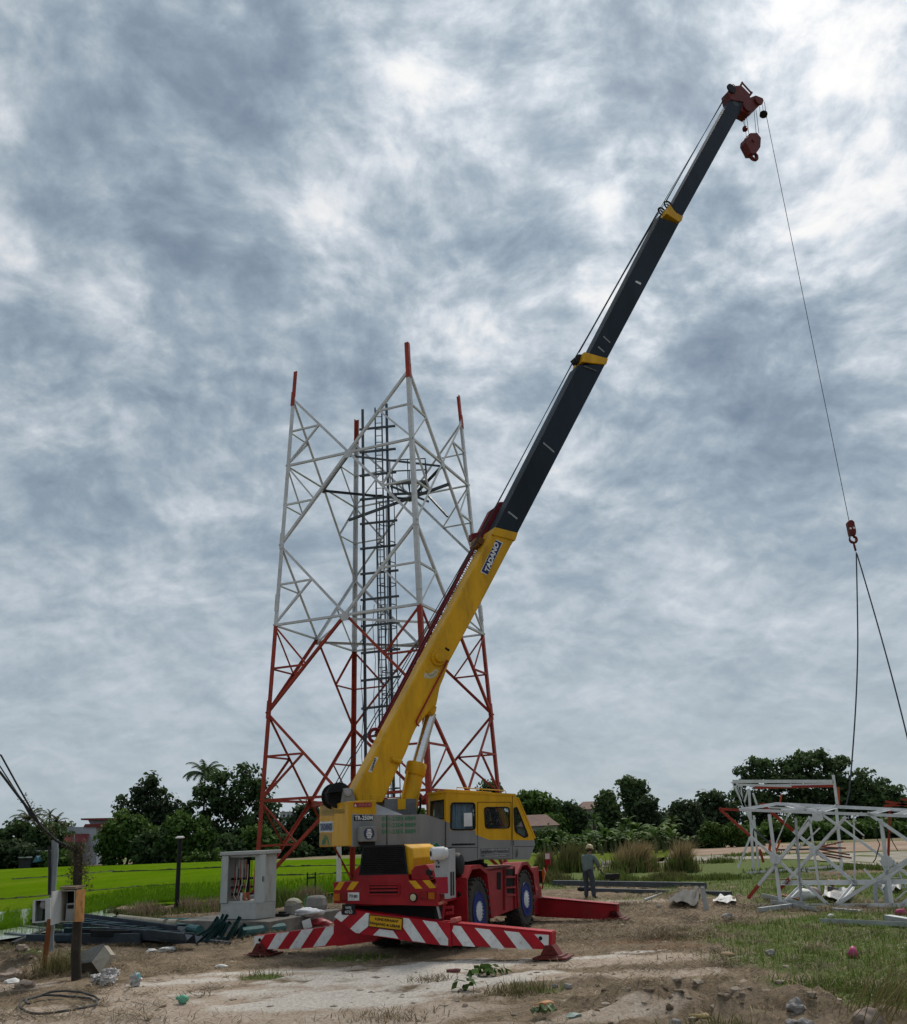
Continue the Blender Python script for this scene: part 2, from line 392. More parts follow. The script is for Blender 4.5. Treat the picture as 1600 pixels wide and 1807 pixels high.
for a in [(1560,1700,2.2,2.4),(1450,1660,2.0,1.8),(1370,1640,1.3,1.2),(1500,1760,1.5,1.0),(1420,1745,.9,.6),(1590,1640,2.0,3.0),(1340,1665,.8,.7),(1560,1620,3.0,2.0),(1400,1525,10.0,10.0),(1150,1535,10,12),(1600,1560,8,8),(1280,1550,5,5),(1000,1550,5,5),
          (90,1690,.9,.9),(470,1725,.35,.3),(950,1745,.5,.35),(540,1590,2.0,3.0),(330,1590,3.0,3.0),(620,1690,.9,.6)]:
    green=np.maximum(green,spot(*a))
far=np.clip((GY-44)/14,0,1)
green=np.clip((green*1.45-.38+(n_mid-.5)*1.1+(n_big-.5)*.8)*1.8,0,1)
green=np.maximum(green,far*np.clip(.45+(n_big-.5)*2.2,0,1))
rust=np.zeros_like(GX)
for a in [(1230,1745,1.0,.45),(1190,1670,1.1,.5),(1270,1735,.7,.3),(1340,1640,.5,.4),(1140,1660,1.6,.5)]: rust=np.maximum(rust,spot(*a))
rust=np.clip((rust*1.3-.4+(n_mid-.5)*1.2)*1.5,0,1)
# relief: ruts, clods and the heaps at lower right and lower left
Z=(n_big-.5)*.05+(n_mid-.5)*.07+(n_fin-.5)*.12*(1-.65*sand)+(np.random.default_rng(3).random(GX.shape)-.5)*.045*(1-.6*sand)
heap=np.zeros_like(GX)
for a,h in [((1230,1758,1.1,.4),.24),((1120,1775,.9,.35),.20),((1180,1790,1.0,.4),.18),((1290,1785,.9,.35),.18),((1180,1652,.9,.4),.20),((1330,1770,.9,.4),.25),((1420,1790,.8,.5),.18),((70,1712,.9,.5),.32),((20,1700,1.0,.6),.25),((175,1715,.8,.5),.12),((250,1610,1.2,.9),.2),((360,1604,2.4,.6),.15),((1060,1730,.6,.25),.10),((1220,1580,.9,.5),.3),((900,1740,.6,.25),.07),((1330,1590,1.0,.5),.15)]:
    heap+=.8*h*spot(*a)*(1+2.2*(n_fin-.5)+1.0*(n_mid-.5))
Z+=heap
fade=np.clip((GY-60)/40,0,1); Z=Z*(1-fade)
fadex=np.clip((np.abs(GX)-40)/30,0,1); Z=Z*(1-fadex)
# a low area is kept level under the crane wheels and pads
xc,yc=.6,22.5; flat=np.exp(-(((GX-xc)/4.5)**4+((GY-yc)/5.5)**4)); Z=Z*(1-.75*flat)-.015*flat
ny,nx=GX.shape
me=bpy.data.meshes.new('ground')
V=np.stack([GX.ravel(),GY.ravel(),Z.ravel()],1)
idx=np.arange(ny*nx).reshape(ny,nx)
Fq=np.stack([idx[:-1,:-1].ravel(),idx[:-1,1:].ravel(),idx[1:,1:].ravel(),idx[1:,:-1].ravel()],1)
me.vertices.add(len(V)); me.vertices.foreach_set('co',V.ravel())
me.loops.add(Fq.size); me.loops.foreach_set('vertex_index',Fq.ravel())
me.polygons.add(len(Fq)); me.polygons.foreach_set('loop_start',np.arange(0,Fq.size,4)); me.polygons.foreach_set('loop_total',np.full(len(Fq),4))
me.update(); me.validate()
me.polygons.foreach_set('use_smooth',[True]*len(Fq))
at=me.attributes.new('cover','FLOAT_COLOR','POINT')
rgba=np.stack([sand.ravel(),green.ravel(),whiteA.ravel(),rust.ravel()],1); at.data.foreach_set('color',rgba.ravel())
ground=bpy.data.objects.new('ground',me); COL.objects.link(ground); kind(ground,'structure')
from bisect import bisect
def gheight(x,y):
    i=min(max(bisect(gx,x)-1,0),nx-2); j=min(max(bisect(gy,y)-1,0),ny-2)
    u=(x-gx[i])/(gx[i+1]-gx[i]); v=(y-gy[j])/(gy[j+1]-gy[j])
    return float((Z[j,i]*(1-u)+Z[j,i+1]*u)*(1-v)+(Z[j+1,i]*(1-u)+Z[j+1,i+1]*u)*v)
def cov(A,x,y):
    i=min(max(bisect(gx,x)-1,0),nx-2); j=min(max(bisect(gy,y)-1,0),ny-2); return float(A[j,i])
def onground(px,py,dz=0):
    q=atz(px,py); z=gheight(q.x,q.y)
    q=atz(px,py,z); q.z=gheight(q.x,q.y)+dz; return q

m,nt,b=newmat('ground_soil'); L=nt.links.new
ca=N(nt,'ShaderNodeVertexColor'); ca.layer_name='cover'
sp=N(nt,'ShaderNodeSeparateColor'); L(ca.outputs['Color'],sp.inputs[0])
tc=N(nt,'ShaderNodeTexCoord')
def gn(scale,detail=8,rough=.65,sc=(1,1,1),dist=0):
    mp=N(nt,'ShaderNodeMapping'); L(tc.outputs['Object'],mp.inputs[0]); mp.inputs[3].default_value=sc
    n=N(nt,'ShaderNodeTexNoise'); L(mp.outputs[0],n.inputs[0]); n.inputs['Scale'].default_value=scale; n.inputs['Detail'].default_value=detail; n.inputs['Roughness'].default_value=rough; n.inputs['Distortion'].default_value=dist
    return n.outputs[0]
def ramp(src,stops):
    r=N(nt,'ShaderNodeValToRGB'); L(src,r.inputs[0]); e=r.color_ramp.elements
    e[0].position=stops[0][0]; e[0].color=tuple(stops[0][1])+(1,); e[1].position=stops[-1][0]; e[1].color=tuple(stops[-1][1])+(1,)
    for p,c in stops[1:-1]:
        k=e.new(p); k.color=tuple(c)+(1,)
    return r.outputs[0]
def mixc(f,a,bb):
    n=N(nt,'ShaderNodeMix',data_type='RGBA')
    if isinstance(f,float): n.inputs['Factor'].default_value=f
    else: L(f,n.inputs['Factor'])
    L(a,n.inputs['A']) if not isinstance(a,tuple) else setattr(n.inputs['A'],'default_value',a+(1,))
    L(bb,n.inputs['B']) if not isinstance(bb,tuple) else setattr(n.inputs['B'],'default_value',bb+(1,))
    return n.outputs['Result']
def mth(op,a,b_,c=None,clamp=True):
    n=N(nt,'ShaderNodeMath',operation=op,use_clamp=clamp)
    for i,x in enumerate((a,b_,c)):
        if x is None: continue
        if isinstance(x,(int,float)): n.inputs[i].default_value=x
        else: L(x,n.inputs[i])
    return n.outputs[0]
f1=gn(6,10,.74); f2=gn(20,8,.75,(1,.6,1)); f3=gn(2.1,7,.6); f4=gn(55,6,.7,(1,.45,1),.6)
straw=ramp(f1,[(.30,(.055,.039,.025)),(.45,(.135,.096,.062)),(.58,(.235,.172,.113)),(.72,(.36,.275,.19))])
straw=mixc(mth('MULTIPLY_ADD',f4,1.6,-.55),straw,(.34,.28,.19))
straw=mixc(mth('MULTIPLY_ADD',f2,-3.0,1.45),straw,(.045,.033,.022))
straw=mixc(mth('MULTIPLY_ADD',f3,2.6,-1.25),straw,(.32,.245,.18))
straw=mixc(mth('MULTIPLY_ADD',gn(.85,6,.65),4.0,-2.0),straw,mixc(f1,(.04,.028,.018),(.17,.12,.078)))
sandc=ramp(f3,[(.3,(.38,.295,.225)),(.5,(.47,.38,.30)),(.7,(.55,.47,.39))])
sandc=mixc(mth('MULTIPLY_ADD',f2,3.4,-1.55),sandc,(.20,.145,.10))
sandc=mixc(mth('MULTIPLY_ADD',gn(48,5,.7,(1,.5,1)),3.4,-1.75),sandc,(.50,.44,.37))
sandc=mixc(mth('MULTIPLY_ADD',f1,-3.0,1.2),sandc,(.17,.13,.09))
grs=ramp(f2,[(.3,(.034,.055,.012)),(.48,(.075,.115,.022)),(.62,(.125,.175,.036)),(.75,(.20,.22,.065))])
grs=mixc(mth('MULTIPLY_ADD',f1,2.6,-1.2),grs,(.16,.13,.07))
whitec=mixc(mth('MULTIPLY_ADD',f2,3.0,-1.1),(.70,.66,.60),(.36,.30,.24))
rustc=ramp(f1,[(.3,(.10,.055,.03)),(.6,(.24,.15,.085)),(.8,(.36,.26,.17))])
def edge(ch,k=.7): return mth('MULTIPLY_ADD',mth('ADD',ch,mth('MULTIPLY_ADD',f1,k,-k/2,False),None,False),2.2,-.6)
c=mixc(edge(sp.outputs[0]),straw,sandc)
c=mixc(mth('MULTIPLY',edge(ca.outputs['Alpha']),.75),c,rustc)
c=mixc(edge(sp.outputs[1],1.0),c,grs)
c=mixc(edge(sp.outputs[2],.9),c,whitec)
L(c,b.inputs['Base Color']); b.inputs['Roughness'].default_value=.95; b.inputs['Specular IOR Level'].default_value=.15
bp=N(nt,'ShaderNodeBump'); bp.inputs['Strength'].default_value=1.0; bp.inputs['Distance'].default_value=.11
L(mth('ADD',mth('MULTIPLY',f1,.6,None,False),mth('MULTIPLY',f2,.4,None,False),None,False),bp.inputs['Height']); L(bp.outputs[0],b.inputs['Normal'])
me.materials.append(m)

# ---- paddy field: the top of the young rice is a sheet a hand above the ground, its near edge ragged
rice_edge=[(-40,1655),(60,1636),(130,1622),(200,1606),(262,1597),(330,1592),(400,1588),(480,1588),(560,1580),(640,1570),(740,1560)]
rice_far=[(745,1511),(640,1514),(520,1517),(380,1520),(200,1526),(60,1530),(-60,1533)]
mr,nt,b=newmat('rice_green'); L=nt.links.new; tc=N(nt,'ShaderNodeTexCoord')
a1=gn(.12,6,.6,(1,.35,1)); a2=gn(1.3,8,.7,(1,.5,1)); a3=gn(9,5,.7,(1,.3,1))
rc=ramp(a1,[(.3,(.062,.128,.004)),(.48,(.094,.180,.004)),(.66,(.140,.208,.012))])
rc=mixc(mth('MULTIPLY_ADD',gn(.035,5,.6,(1,.5,1)),2.6,-1.1),rc,(.095,.160,.012))
rc=mixc(mth('MULTIPLY_ADD',a2,1.5,-.62),rc,(.05,.11,.006))
rc=mixc(mth('MULTIPLY_ADD',a3,1.2,-.52),rc,(.14,.215,.008))
L(rc,b.inputs['Base Color']); b.inputs['Roughness'].default_value=.9; b.inputs['Specular IOR Level'].default_value=.0
bp=N(nt,'ShaderNodeBump'); bp.inputs['Strength'].default_value=1; bp.inputs['Distance'].default_value=.2; L(a3,bp.inputs['Height']); L(bp.outputs[0],b.inputs['Normal'])
RH=.16
pts=[atz(px,py,RH) for px,py in rice_edge+rice_far]
mb=MB(); k=len(rice_edge)
# strips between near and far edges
near=pts[:k]; farp=pts[k:][::-1]
def lerp_poly(P,t):
    d=[0]
    for a,c2 in zip(P,P[1:]): d.append(d[-1]+1)
    x=t*d[-1]; i=min(int(x),len(P)-2); return P[i].lerp(P[i+1],x-i)
n_=120; rows=24
grid=[]
for j in range(rows+1):
    t=j/rows; t=t**2.2
    grid.append([lerp_poly(near,i/n_).lerp(lerp_poly(farp,i/n_),t) for i in range(n_+1)])
rnd=random.Random(5)
for i in range(n_+1):
    grid[0][i]=grid[0][i]+Vector((rnd.uniform(-.3,.3),rnd.uniform(-.5,.5),0))
for j in range(rows):
    for i in range(n_): mb.poly([grid[j][i],grid[j][i+1],grid[j+1][i+1],grid[j+1][i]])
for i in range(n_):
    a,c2=grid[0][i],grid[0][i+1]; mb.poly([a,c2,c2-Vector((0,0,RH+.05)),a-Vector((0,0,RH+.05))])
rf=mb.build('rice_field',mr,recalc=False); kind(rf,'structure')
# olive meadow continuing right of the crane, behind the worker
mv,nt,b=newmat('meadow_green'); L=nt.links.new; tc=N(nt,'ShaderNodeTexCoord')
a1=gn(.25,7,.65,(1,.4,1)); a2=gn(1.6,8,.7,(1,.5,1))
rc=ramp(a1,[(.3,(.055,.075,.012)),(.5,(.085,.125,.014)),(.7,(.13,.155,.03))]); rc=mixc(mth('MULTIPLY_ADD',a2,1.8,-.75),rc,(.17,.15,.07)); L(rc,b.inputs['Base Color']); b.inputs['Roughness'].default_value=.95; b.inputs['Specular IOR Level'].default_value=0
mb=MB(); a=[atz(px,py,.03) for px,py in [(745,1556),(850,1548),(960,1536),(1060,1529),(1170,1520)]]; c2=[atz(px,py,.03) for px,py in [(745,1511),(850,1509),(960,1506),(1080,1502),(1185,1499)]]
for i in range(4): mb.poly([a[i],a[i+1],c2[i+1],c2[i]])
kind(mb.build('meadow',mv,recalc=False),'structure')
# low mud bunds crossing the field
bundm=paint('bund_mud',(.05,.055,.02),rough=.95,var=.5,scale=.8,bump=.3,bscale=8)
for bi,(pl) in enumerate([[(-10,1588),(70,1582),(150,1573),(240,1565),(330,1560)],[(20,1552),(110,1546),(200,1537)],[(200,1539),(300,1535),(400,1531)],[(490,1530),(560,1528),(640,1527)],[(490,1545),(540,1544),(600,1541),(680,1538)],[(130,1571),(220,1570),(330,1553)]][:5]):
    q=[atz(px,py,RH) for px,py in pl]; mb=MB(); P=[]
    for a,c2 in zip(q,q[1:]):
        for t in range(14): P.append(a.lerp(c2,t/14)+Vector((0,rnd.uniform(-.12,.12),0)))
    P.append(q[-1]); wd=.0013*q[0].y
    mb.path(P,[wd*rnd.uniform(.5,1.5) for _ in P],6)
    o=mb.build('field_bund',bundm,recalc=False); kind(o,'structure')
# shallow water at the near corner of the paddy
mw,nt,b=newmat('paddy_water'); L=nt.links.new; tc=N(nt,'ShaderNodeTexCoord')
w1=gn(1.2,6,.6,(1,.4,1)); wc=ramp(w1,[(.35,(.20,.25,.13)),(.55,(.36,.40,.33)),(.7,(.15,.23,.05))])  # pale middle tone puts the water's whitish sheen into its base colour
L(wc,b.inputs['Base Color']); b.inputs['Roughness'].default_value=.12; b.inputs['Specular IOR Level'].default_value=.6
bp=N(nt,'ShaderNodeBump'); bp.inputs['Strength'].default_value=.25; bp.inputs['Distance'].default_value=.02; L(gn(14,3,.6,(1,.4,1)),bp.inputs['Height']); L(bp.outputs[0],b.inputs['Normal'])
mb=MB(); mb.poly([atz(px,py,.19) for px,py in [(-40,1664),(40,1652),(110,1640),(160,1630),(205,1615),(190,1604),(130,1600),(60,1602),(-40,1614)]])
pw=mb.build('paddy_water',mw,recalc=False); kind(pw,'structure')
# ---- dirt road with pale kerb line at the right, beyond the scrap
mo,nt,b=newmat('laterite'); L=nt.links.new; tc=N(nt,'ShaderNodeTexCoord')
o1=gn(.35,7,.65,(1,.4,1)); oc=ramp(o1,[(.3,(.17,.105,.065)),(.55,(.25,.165,.105)),(.72,(.33,.25,.18))]); L(oc,b.inputs['Base Color']); b.inputs['Roughness'].default_value=.95
mb=MB()
a=[atz(px,py,.02) for px,py in [(1180,1513),(1260,1508),(1340,1506),(1480,1503),(1700,1497)]]; c2=[atz(px,py,.02) for px,py in [(1190,1497),(1260,1492),(1340,1489),(1480,1487),(1700,1480)]]
for i in range(4): mb.poly([a[i],a[i+1],c2[i+1],c2[i]])
kind(mb.build('dirt_road',mo,recalc=False),'structure')
mp_,nt,b=newmat('pale_sand'); L=nt.links.new; tc=N(nt,'ShaderNodeTexCoord')
o1=gn(.9,8,.7,(1,.3,1)); oc=ramp(o1,[(.3,(.10,.11,.05)),(.45,(.20,.175,.13)),(.7,(.36,.33,.28))]); L(oc,b.inputs['Base Color']); b.inputs['Roughness'].default_value=.95
for pl in [([(1060,1530),(1180,1521),(1300,1516),(1420,1516),(1560,1528),(1700,1520)],[(1060,1519),(1180,1512),(1300,1508),(1420,1507),(1560,1503),(1700,1499)])]:
    mb=MB(); a=[atz(px,py,.03) for px,py in pl[0]]; c2=[atz(px,py,.03) for px,py in pl[1]]
    for i in range(len(a)-1): mb.poly([a[i],a[i+1],c2[i+1],c2[i]])
    kind(mb.build('sandy_verge',mp_,recalc=False),'structure')
# ================================================================== lattice tower
red=paint('tower_red',(.30,.040,.022),rough=.5,var=.35,dirt=.35,dirtcol=(.10,.03,.02),scale=1.2)
white=paint('tower_white',(.52,.535,.54),rough=.5,var=.18,dirt=.45,dirtcol=(.16,.15,.13),scale=1.4)
galv=paint('galvanised',(.40,.42,.43),rough=.45,metal=.3,var=.3,dirt=.3,dirtcol=(.12,.12,.12))
dgalv=paint('dark_galvanised',(.075,.085,.097),rough=.5,metal=.2,var=.3,dirt=.3)
S_=1.33
TX,TY,TYAW,TR,TAP=-2.41896*S_,28.69894*S_,R_(22.5476),3.81792*S_,.01360046/S_
z1_,m1_,z2_,m2_,z3_,zt_,zs_=[HH+z*S_ for z in (1.1715,3.6508,6.33456,8.92018,11.69582,14.18393,15.24893)]
ZB=.62
def tpt(i,z):
    r=TR*(1-TAP*(z-z1_)); a=TYAW+math.pi+i*math.pi/2
    return Vector((TX+r*math.cos(a),TY+r*math.sin(a),z))
tower=thing('lattice_tower','tall red and white four-legged lattice tower with caged ladder, its top removed','lattice tower',(TX,TY,.45),TYAW)
ctr=lambda z: Vector((TX,TY,z))
def bandmat(z): return red if (z<z2_-.01 or z>zt_+.15) else white
# legs: angle section with flanges along the two faces
for i in range(4):
    mb=MB(); zz=[ZB-.15,z2_,zt_+.1,zs_]
    for k,(a,c2) in enumerate(zip(zz,zz[1:])):
        p,q=tpt(i,a),tpt(i,c2); d1=tpt(i+1,a)-p; d2=tpt(i-1,a)-p
        mb.angle(p,q,.18,.025,d1,d2,mi=[0,1,0][k])
    # bolted splice plates
    for zc in (m1_+.2,m2_+.25,z2_+1.0,zt_+.02):
        p=tpt(i,zc-.35); q=tpt(i,zc+.35); d1=tpt(i+1,zc)-p; d2=tpt(i-1,zc)-p
        o_=(ctr(zc)-p); o_.z=0; o_=o_.normalized()*-.03
        mb.angle(p+o_,q+o_,.185,.03,d1,d2,mi=0 if (zc<z2_ or zc>zt_) else 1)
    mb.build('leg',[red,white],tower)
    mb=MB(); p=tpt(i,ZB-.15); mb.box(Frame(p,(1,0,0),(0,1,0),(0,0,1)),(-.28,.28),(-.28,.28),(-.02,.03))
    mb.build('base_plate',galv,tower)
def member(p,q,w,mat_,name,inward=Vector((0,0,0)),t=.012):
    mb=MB(); ax=(q-p).normalized(); n=inward.normalized()
    side=ax.cross(n); 
    if side.z<0: side=-side
    mb.angle(p,q,w,t,side,n)
    return mb.build(name,mat_,tower)
fc=lambda i,z: (tpt(i,z)+tpt(i+1,z))/2
for i in range(4):
    inn=(ctr(8)-fc(i,8)); inn.z=0; inn.normalize()
    # rings
    for z in (z1_,z2_,z3_):
        mt=red if z==z1_ else white
        A,B_,C_=tpt(i,z),tpt(i+1,z),fc(i,z)
        member(A,C_,.095,mt,'horizontal_beam',inn); member(C_,B_,.095,mt,'horizontal_beam',inn)
        member(C_+Vector((0,0,-.06)),fc(i+1,z)+Vector((0,0,-.06)),.10,dgalv if z==z3_ else (white if z==z2_ else red),'plan_brace',Vector((0,0,-1)))
        # gusset
        ax=(B_-A).normalized(); mb=MB(); fr=Frame(C_-inn*.02,ax,(0,0,1),inn)
        mb.prism([fr.pt(x,y,0) for x,y in ((-.20,-.09),(-.12,.14),(.12,.14),(.20,-.09),(.10,-.20),(-.10,-.20))],inn*.014); mb.build('gusset_plate',white if z!=z1_ else red,tower)
    halves=[(ZB-.1,z1_,z1_),(m1_,z1_,z1_),(m1_,z2_,z2_),(m2_,z2_,z2_),(m2_,z3_,z3_),(zt_,z3_,z3_)]
    for (zm,zc,zr) in halves:
        C_=fc(i,zc)
        for leg in (i,i+1):
            Mn=tpt(leg,zm); Nn=tpt(leg,zr)
            zmid=(zm+zr)/2; mt=red if zmid<z2_-.2 else white
            dgn=member(Mn,C_,.11,mt,'diagonal_brace',inn)
            mid=(Mn+C_)/2; member(Nn,mid,.075,mt,'secondary_brace',inn,.009)
            lq=tpt(leg,zmid); member(lq,mid,.075,mt,'secondary_brace',inn,.009)
            
# hip bracing seen inside: from face mid points to leg mid nodes
# ladder with cage, cable ladder and bracket arms
LY=TY+.5
def LP(px,py): return aty(px,py,LY)
zl0=.6; ztop=LP(683,712).z
xl=LP(668,900).x
def vert(px,py,y=LY): 
    q=aty(px,py,y); return q.x
lad=MB()
x1,x2=vert(663,820),vert(675,820); ylad=LY
for x in (x1,x2): lad.bar((x,ylad,zl0),(x,ylad,ztop-.2),.065,.065)
z=zl0+.3
while z<ztop-.3: lad.tube((x1,ylad,z),(x2,ylad,z),.02,n=5); z+=.33
ladder=lad.build('ladder',dgalv,tower)
cage=MB(); xc=(x1+x2)/2; zc=3.2
while zc<aty(683,860,LY).z:
    hp=[(xc+.34*math.sin(a)+.34,ylad-.36+.36*math.cos(a)-.0,zc) for a in np.linspace(-math.pi*.9,math.pi*.9,18)]
    cage.path(hp,.024,5); zc+=.95
for a in (-1.4,0,1.4,math.pi):
    x=xc+.34*math.sin(a)+.34; y=ylad-.36+.36*math.cos(a); cage.bar((x,y,2.6),(x,y,zc-.9),.04,.02)
cage.build('safety_cage',dgalv,tower)
xf1,xf2=vert(640,830),vert(683.5,830)
for x,yt in ((xf1,720),(xf2,712)):
    mb=MB(); mb.bar((x,LY+.15,zl0),(x,LY+.15,aty(650,yt,LY).z),.12,.12); mb.build('cable_post',dgalv,tower)
z=1.6
while z<ztop-.3:
    mb=MB(); mb.bar((vert(634,830),LY+.05,z-.05),(vert(699,830),LY+.05,z+.06),.09,.09)
    mb.build('bracket_arm',dgalv,tower); z+=1.18
for k in range(5):
    mb=MB(); x=xf1-.12+.09*k*(1 if k<2 else 3); P=[(x+.05*math.sin(j*1.7+k),LY+.05+.03*math.cos(j+k),zl0+(ztop*(.75 if k%2 else .55)-zl0)*j/14) for j in range(15)]
    mb.path(P,.014,5); mb.build('hanging_cable',paint('black_cable',(.02,.02,.022),rough=.6,dirt=.1),tower)
# small working platform high up
pz=aty(720,848,LY-1.5).z
def PP(px,py,y): return aty(px,py,y)
pf=MB(); xa=vert(690,848,LY-.6); xb=vert(752,848,LY-.6)
fr=Frame((xa,LY-1.2,pz),(1,0,0),(0,1,0),(0,0,1)); wx=xb-xa
for q in ((0,0),(0,1.3)): pf.bar(fr.pt(0,q[1],0),fr.pt(wx,q[1],0),.08,.1)
for k in range(7): pf.bar(fr.pt(wx*k/6,0,.05),fr.pt(wx*k/6,1.3,.05),.05,.03)
plat=pf.build('platform',dgalv,tower)
rl=MB()
for x in (0,wx*.5,wx):
    for y in (0,1.3): rl.bar(fr.pt(x,y,0),fr.pt(x,y,1.15),.045,.045)
for h in (.6,1.15):
    rl.bar(fr.pt(0,0,h),fr.pt(wx,0,h),.04,.04); rl.bar(fr.pt(0,1.3,h),fr.pt(wx,1.3,h),.04,.04); rl.bar(fr.pt(wx,0,h),fr.pt(wx,1.3,h),.04,.04)
o=rl.build('railing',dgalv,plat)
mb=MB(); mb.bar(tpt(3,pz-.15).lerp(tpt(0,pz-.15),.1),tpt(2,pz-.15).lerp(tpt(1,pz-.15),.42),.1,.12); mb.build('platform_beam',dgalv,tower)
mb=MB(); mb.bar(fr.pt(wx,1.3,-.1),fr.pt(wx+.9,.2,-1.6),.08,.08); mb.bar(fr.pt(0,0,-.1),fr.pt(wx+.1,0.1,-.9),.08,.08); mb.build('platform_strut',dgalv,tower)
# concrete foundation slab and leg pedestals
conc=paint('concrete',(.25,.235,.215),rough=.9,var=.3,dirt=.6,dirtcol=(.10,.09,.08),scale=1.5,bump=.4,bscale=18)
sl=[atz(313,1624,.33),atz(474,1626,.33),atz(600,1604,.33)]
e=(sl[2]-sl[1]); 
slab=MB(); far1=sl[1]+(sl[2]-sl[1])*1.0
bk=(sl[2]-sl[1]).normalized()*2.1; poly=[sl[0],sl[1],far1,far1+Vector((-1.6,1.0,0)),sl[1]+bk+Vector((-1.2,.6,0)),sl[0]+bk]
slab.prism([p for p in poly],(0,0,-.45))
solo(slab,'foundation_slab',paint('slab_concrete',(.20,.185,.165),rough=.95,var=.45,dirt=.8,dirtcol=(.06,.05,.04),scale=1.6,bump=.6,bscale=14),'long low concrete foundation slab carrying the grey cabinet, left of the crane','slab',(TX,TY,0),bevel=.02)
for i in range(4):
    mb=MB(); p=tpt(i,.44); mb.box(Frame(p,(math.cos(TYAW+.785),math.sin(TYAW+.785),0),(-math.sin(TYAW+.785),math.cos(TYAW+.785),0),(0,0,1)),(-.45,.45),(-.45,.45),(-.5,.03))
    mb.build('footing',conc,tower)
# ================================================================== mobile crane
yel=paint('crane_yellow',(.60,.315,.006),rough=.42,var=.32,dirt=.6,dirtcol=(.17,.09,.025),scale=1.4,bump=.05,streak=True)
grey=paint('crane_grey',(.215,.215,.21),rough=.42,var=.25,dirt=.6,dirtcol=(.11,.10,.085),scale=1.3,bump=.05,streak=True)
cred=paint('crane_red',(.29,.010,.016),rough=.45,var=.4,dirt=.65,dirtcol=(.11,.05,.04),scale=1.6,bump=.08)
stripered=paint('stripe_red',(.38,.008,.018),rough=.38,var=.3,dirt=.6,dirtcol=(.13,.04,.035),scale=2.5)
stripewhite=paint('stripe_white',(.68,.68,.67),rough=.4,var=.22,dirt=.7,dirtcol=(.25,.21,.17),scale=2.8)
navy=paint('boom_navy',(.013,.022,.032),spec=.15,rough=.5,var=.4,dirt=.4,dirtcol=(.035,.04,.045),scale=.8,bump=0,streak=True)
hred=paint('head_red',(.12,.018,.014),rough=.5,var=.4,dirt=.4,dirtcol=(.04,.015,.012))
black=paint('matt_black',(.012,.012,.014),rough=.6,dirt=.4,dirtcol=(.05,.045,.04))
vdark=paint('dark_cavity',(.006,.006,.007),rough=.8,dirt=.2)
rubber=paint('rubber',(.040,.037,.034),rough=.8,dirt=.8,dirtcol=(.085,.072,.058),scale=3)
rimblue=paint('rim_blue',(.012,.024,.15),spec=.08,rough=.4,dirt=.4,dirtcol=(.05,.05,.07))
hubwhite=paint('hub_white',(.55,.57,.58),rough=.45,dirt=.35,dirtcol=(.25,.22,.2))
chrome=paint('chrome',(.62,.63,.65),rough=.18,metal=1.0,var=.1,dirt=.15,bump=0)
rope=paint('wire_rope',(.035,.036,.038),rough=.55,metal=.3,dirt=.3)
platewhite=paint('plate_white',(.6,.61,.6),rough=.4,dirt=.35,dirtcol=(.3,.28,.25))
amber=paint('amber_lens',(.42,.11,.01),rough=.2,dirt=.3); redlens=paint('red_lens',(.20,.008,.008),rough=.2,dirt=.3)
signyel=paint('sign_yellow',(.60,.32,.01),rough=.4,dirt=.3,dirtcol=(.3,.18,.03))
inkblack=paint('ink_black',(.01,.01,.012),rough=.5,dirt=.1); inkblue=paint('ink_blue',(.014,.028,.11),rough=.4,dirt=.15)
inkgreen=paint('ink_green',(.02,.17,.075),rough=.5,dirt=.3,dirtcol=(.12,.14,.12)); inkolive=paint('ink_olive',(.26,.18,.012),rough=.5,dirt=.2)
inkwhite=paint('ink_white',(.62,.63,.64),rough=.5,dirt=.2); signblue=paint('sign_navy',(.010,.014,.045),rough=.4,dirt=.2)
cream=paint('cream',(.5,.45,.3),rough=.5); labelred=paint('label_red',(.30,.03,.03),rough=.4,dirt=.2)
palegrey=paint('pale_grey',(.33,.33,.34),rough=.4,var=.15,dirt=.3); fadey=paint("faded_yellow",(.34,.21,.04),rough=.5,var=.2,dirt=.3,dirtcol=(.3,.22,.1))
glassm=glass('cab_glass',(.02,.025,.03)); curtain=paint('curtain_cloth',(.42,.52,.60),rough=.9,dirt=.1)
fadew=paint('muffler_white',(.6,.6,.6),rough=.4,dirt=.3)

UP=Vector((0,0,1))
O_=Vector((-1.58,19.99,0)); cy_=R_(21); fw=Vector((math.sin(cy_),math.cos(cy_),0)); rt=Vector((math.cos(cy_),-math.sin(cy_),0))
CF=Frame(O_,fw,rt,UP)
def cR(f,p): return plane(p,O_+fw*f,fw)
def cS(r,p): return plane(p,O_+rt*r,rt)
RC=O_+fw*3.4
uy_=R_(64); uf=Vector((math.sin(uy_),math.cos(uy_),0)); ur=Vector((math.cos(uy_),-math.sin(uy_),0))
UF=Frame(RC,uf,ur,UP)
def uR(f,p): return plane(p,RC+uf*f,uf)
def uS(r,p): return plane(p,RC+ur*r,ur)
def z1(x,y): return (540+x/3.636,1360+y/3.636)
def z2(x,y): return (430+x/5.333,1480+y/5.333)
def z3(x,y): return (720+x/4,1480+y/4)
def z6(x,y): return (540+x/6.667,1360+y/6.667)
def z7(x,y): return (740+x/7.273,1380+y/7.273)
def zb(x,y): return (580+x/6.957,1540+y/6.957)
def A3(x,y): return (780+x/3.928,600+y/3.928)
def Z5(x,y): return (980+x/5.315,340+y/5.315)
def ZT(x,y): return (1140+x/6.023,120+y/6.023)
def Z8(x,y): return (640+x/6.022,1130+y/6.022)
def rects(x0,y0,x1,y1): return [(x0,y0),(x1,y0),(x1,y1),(x0,y1)]

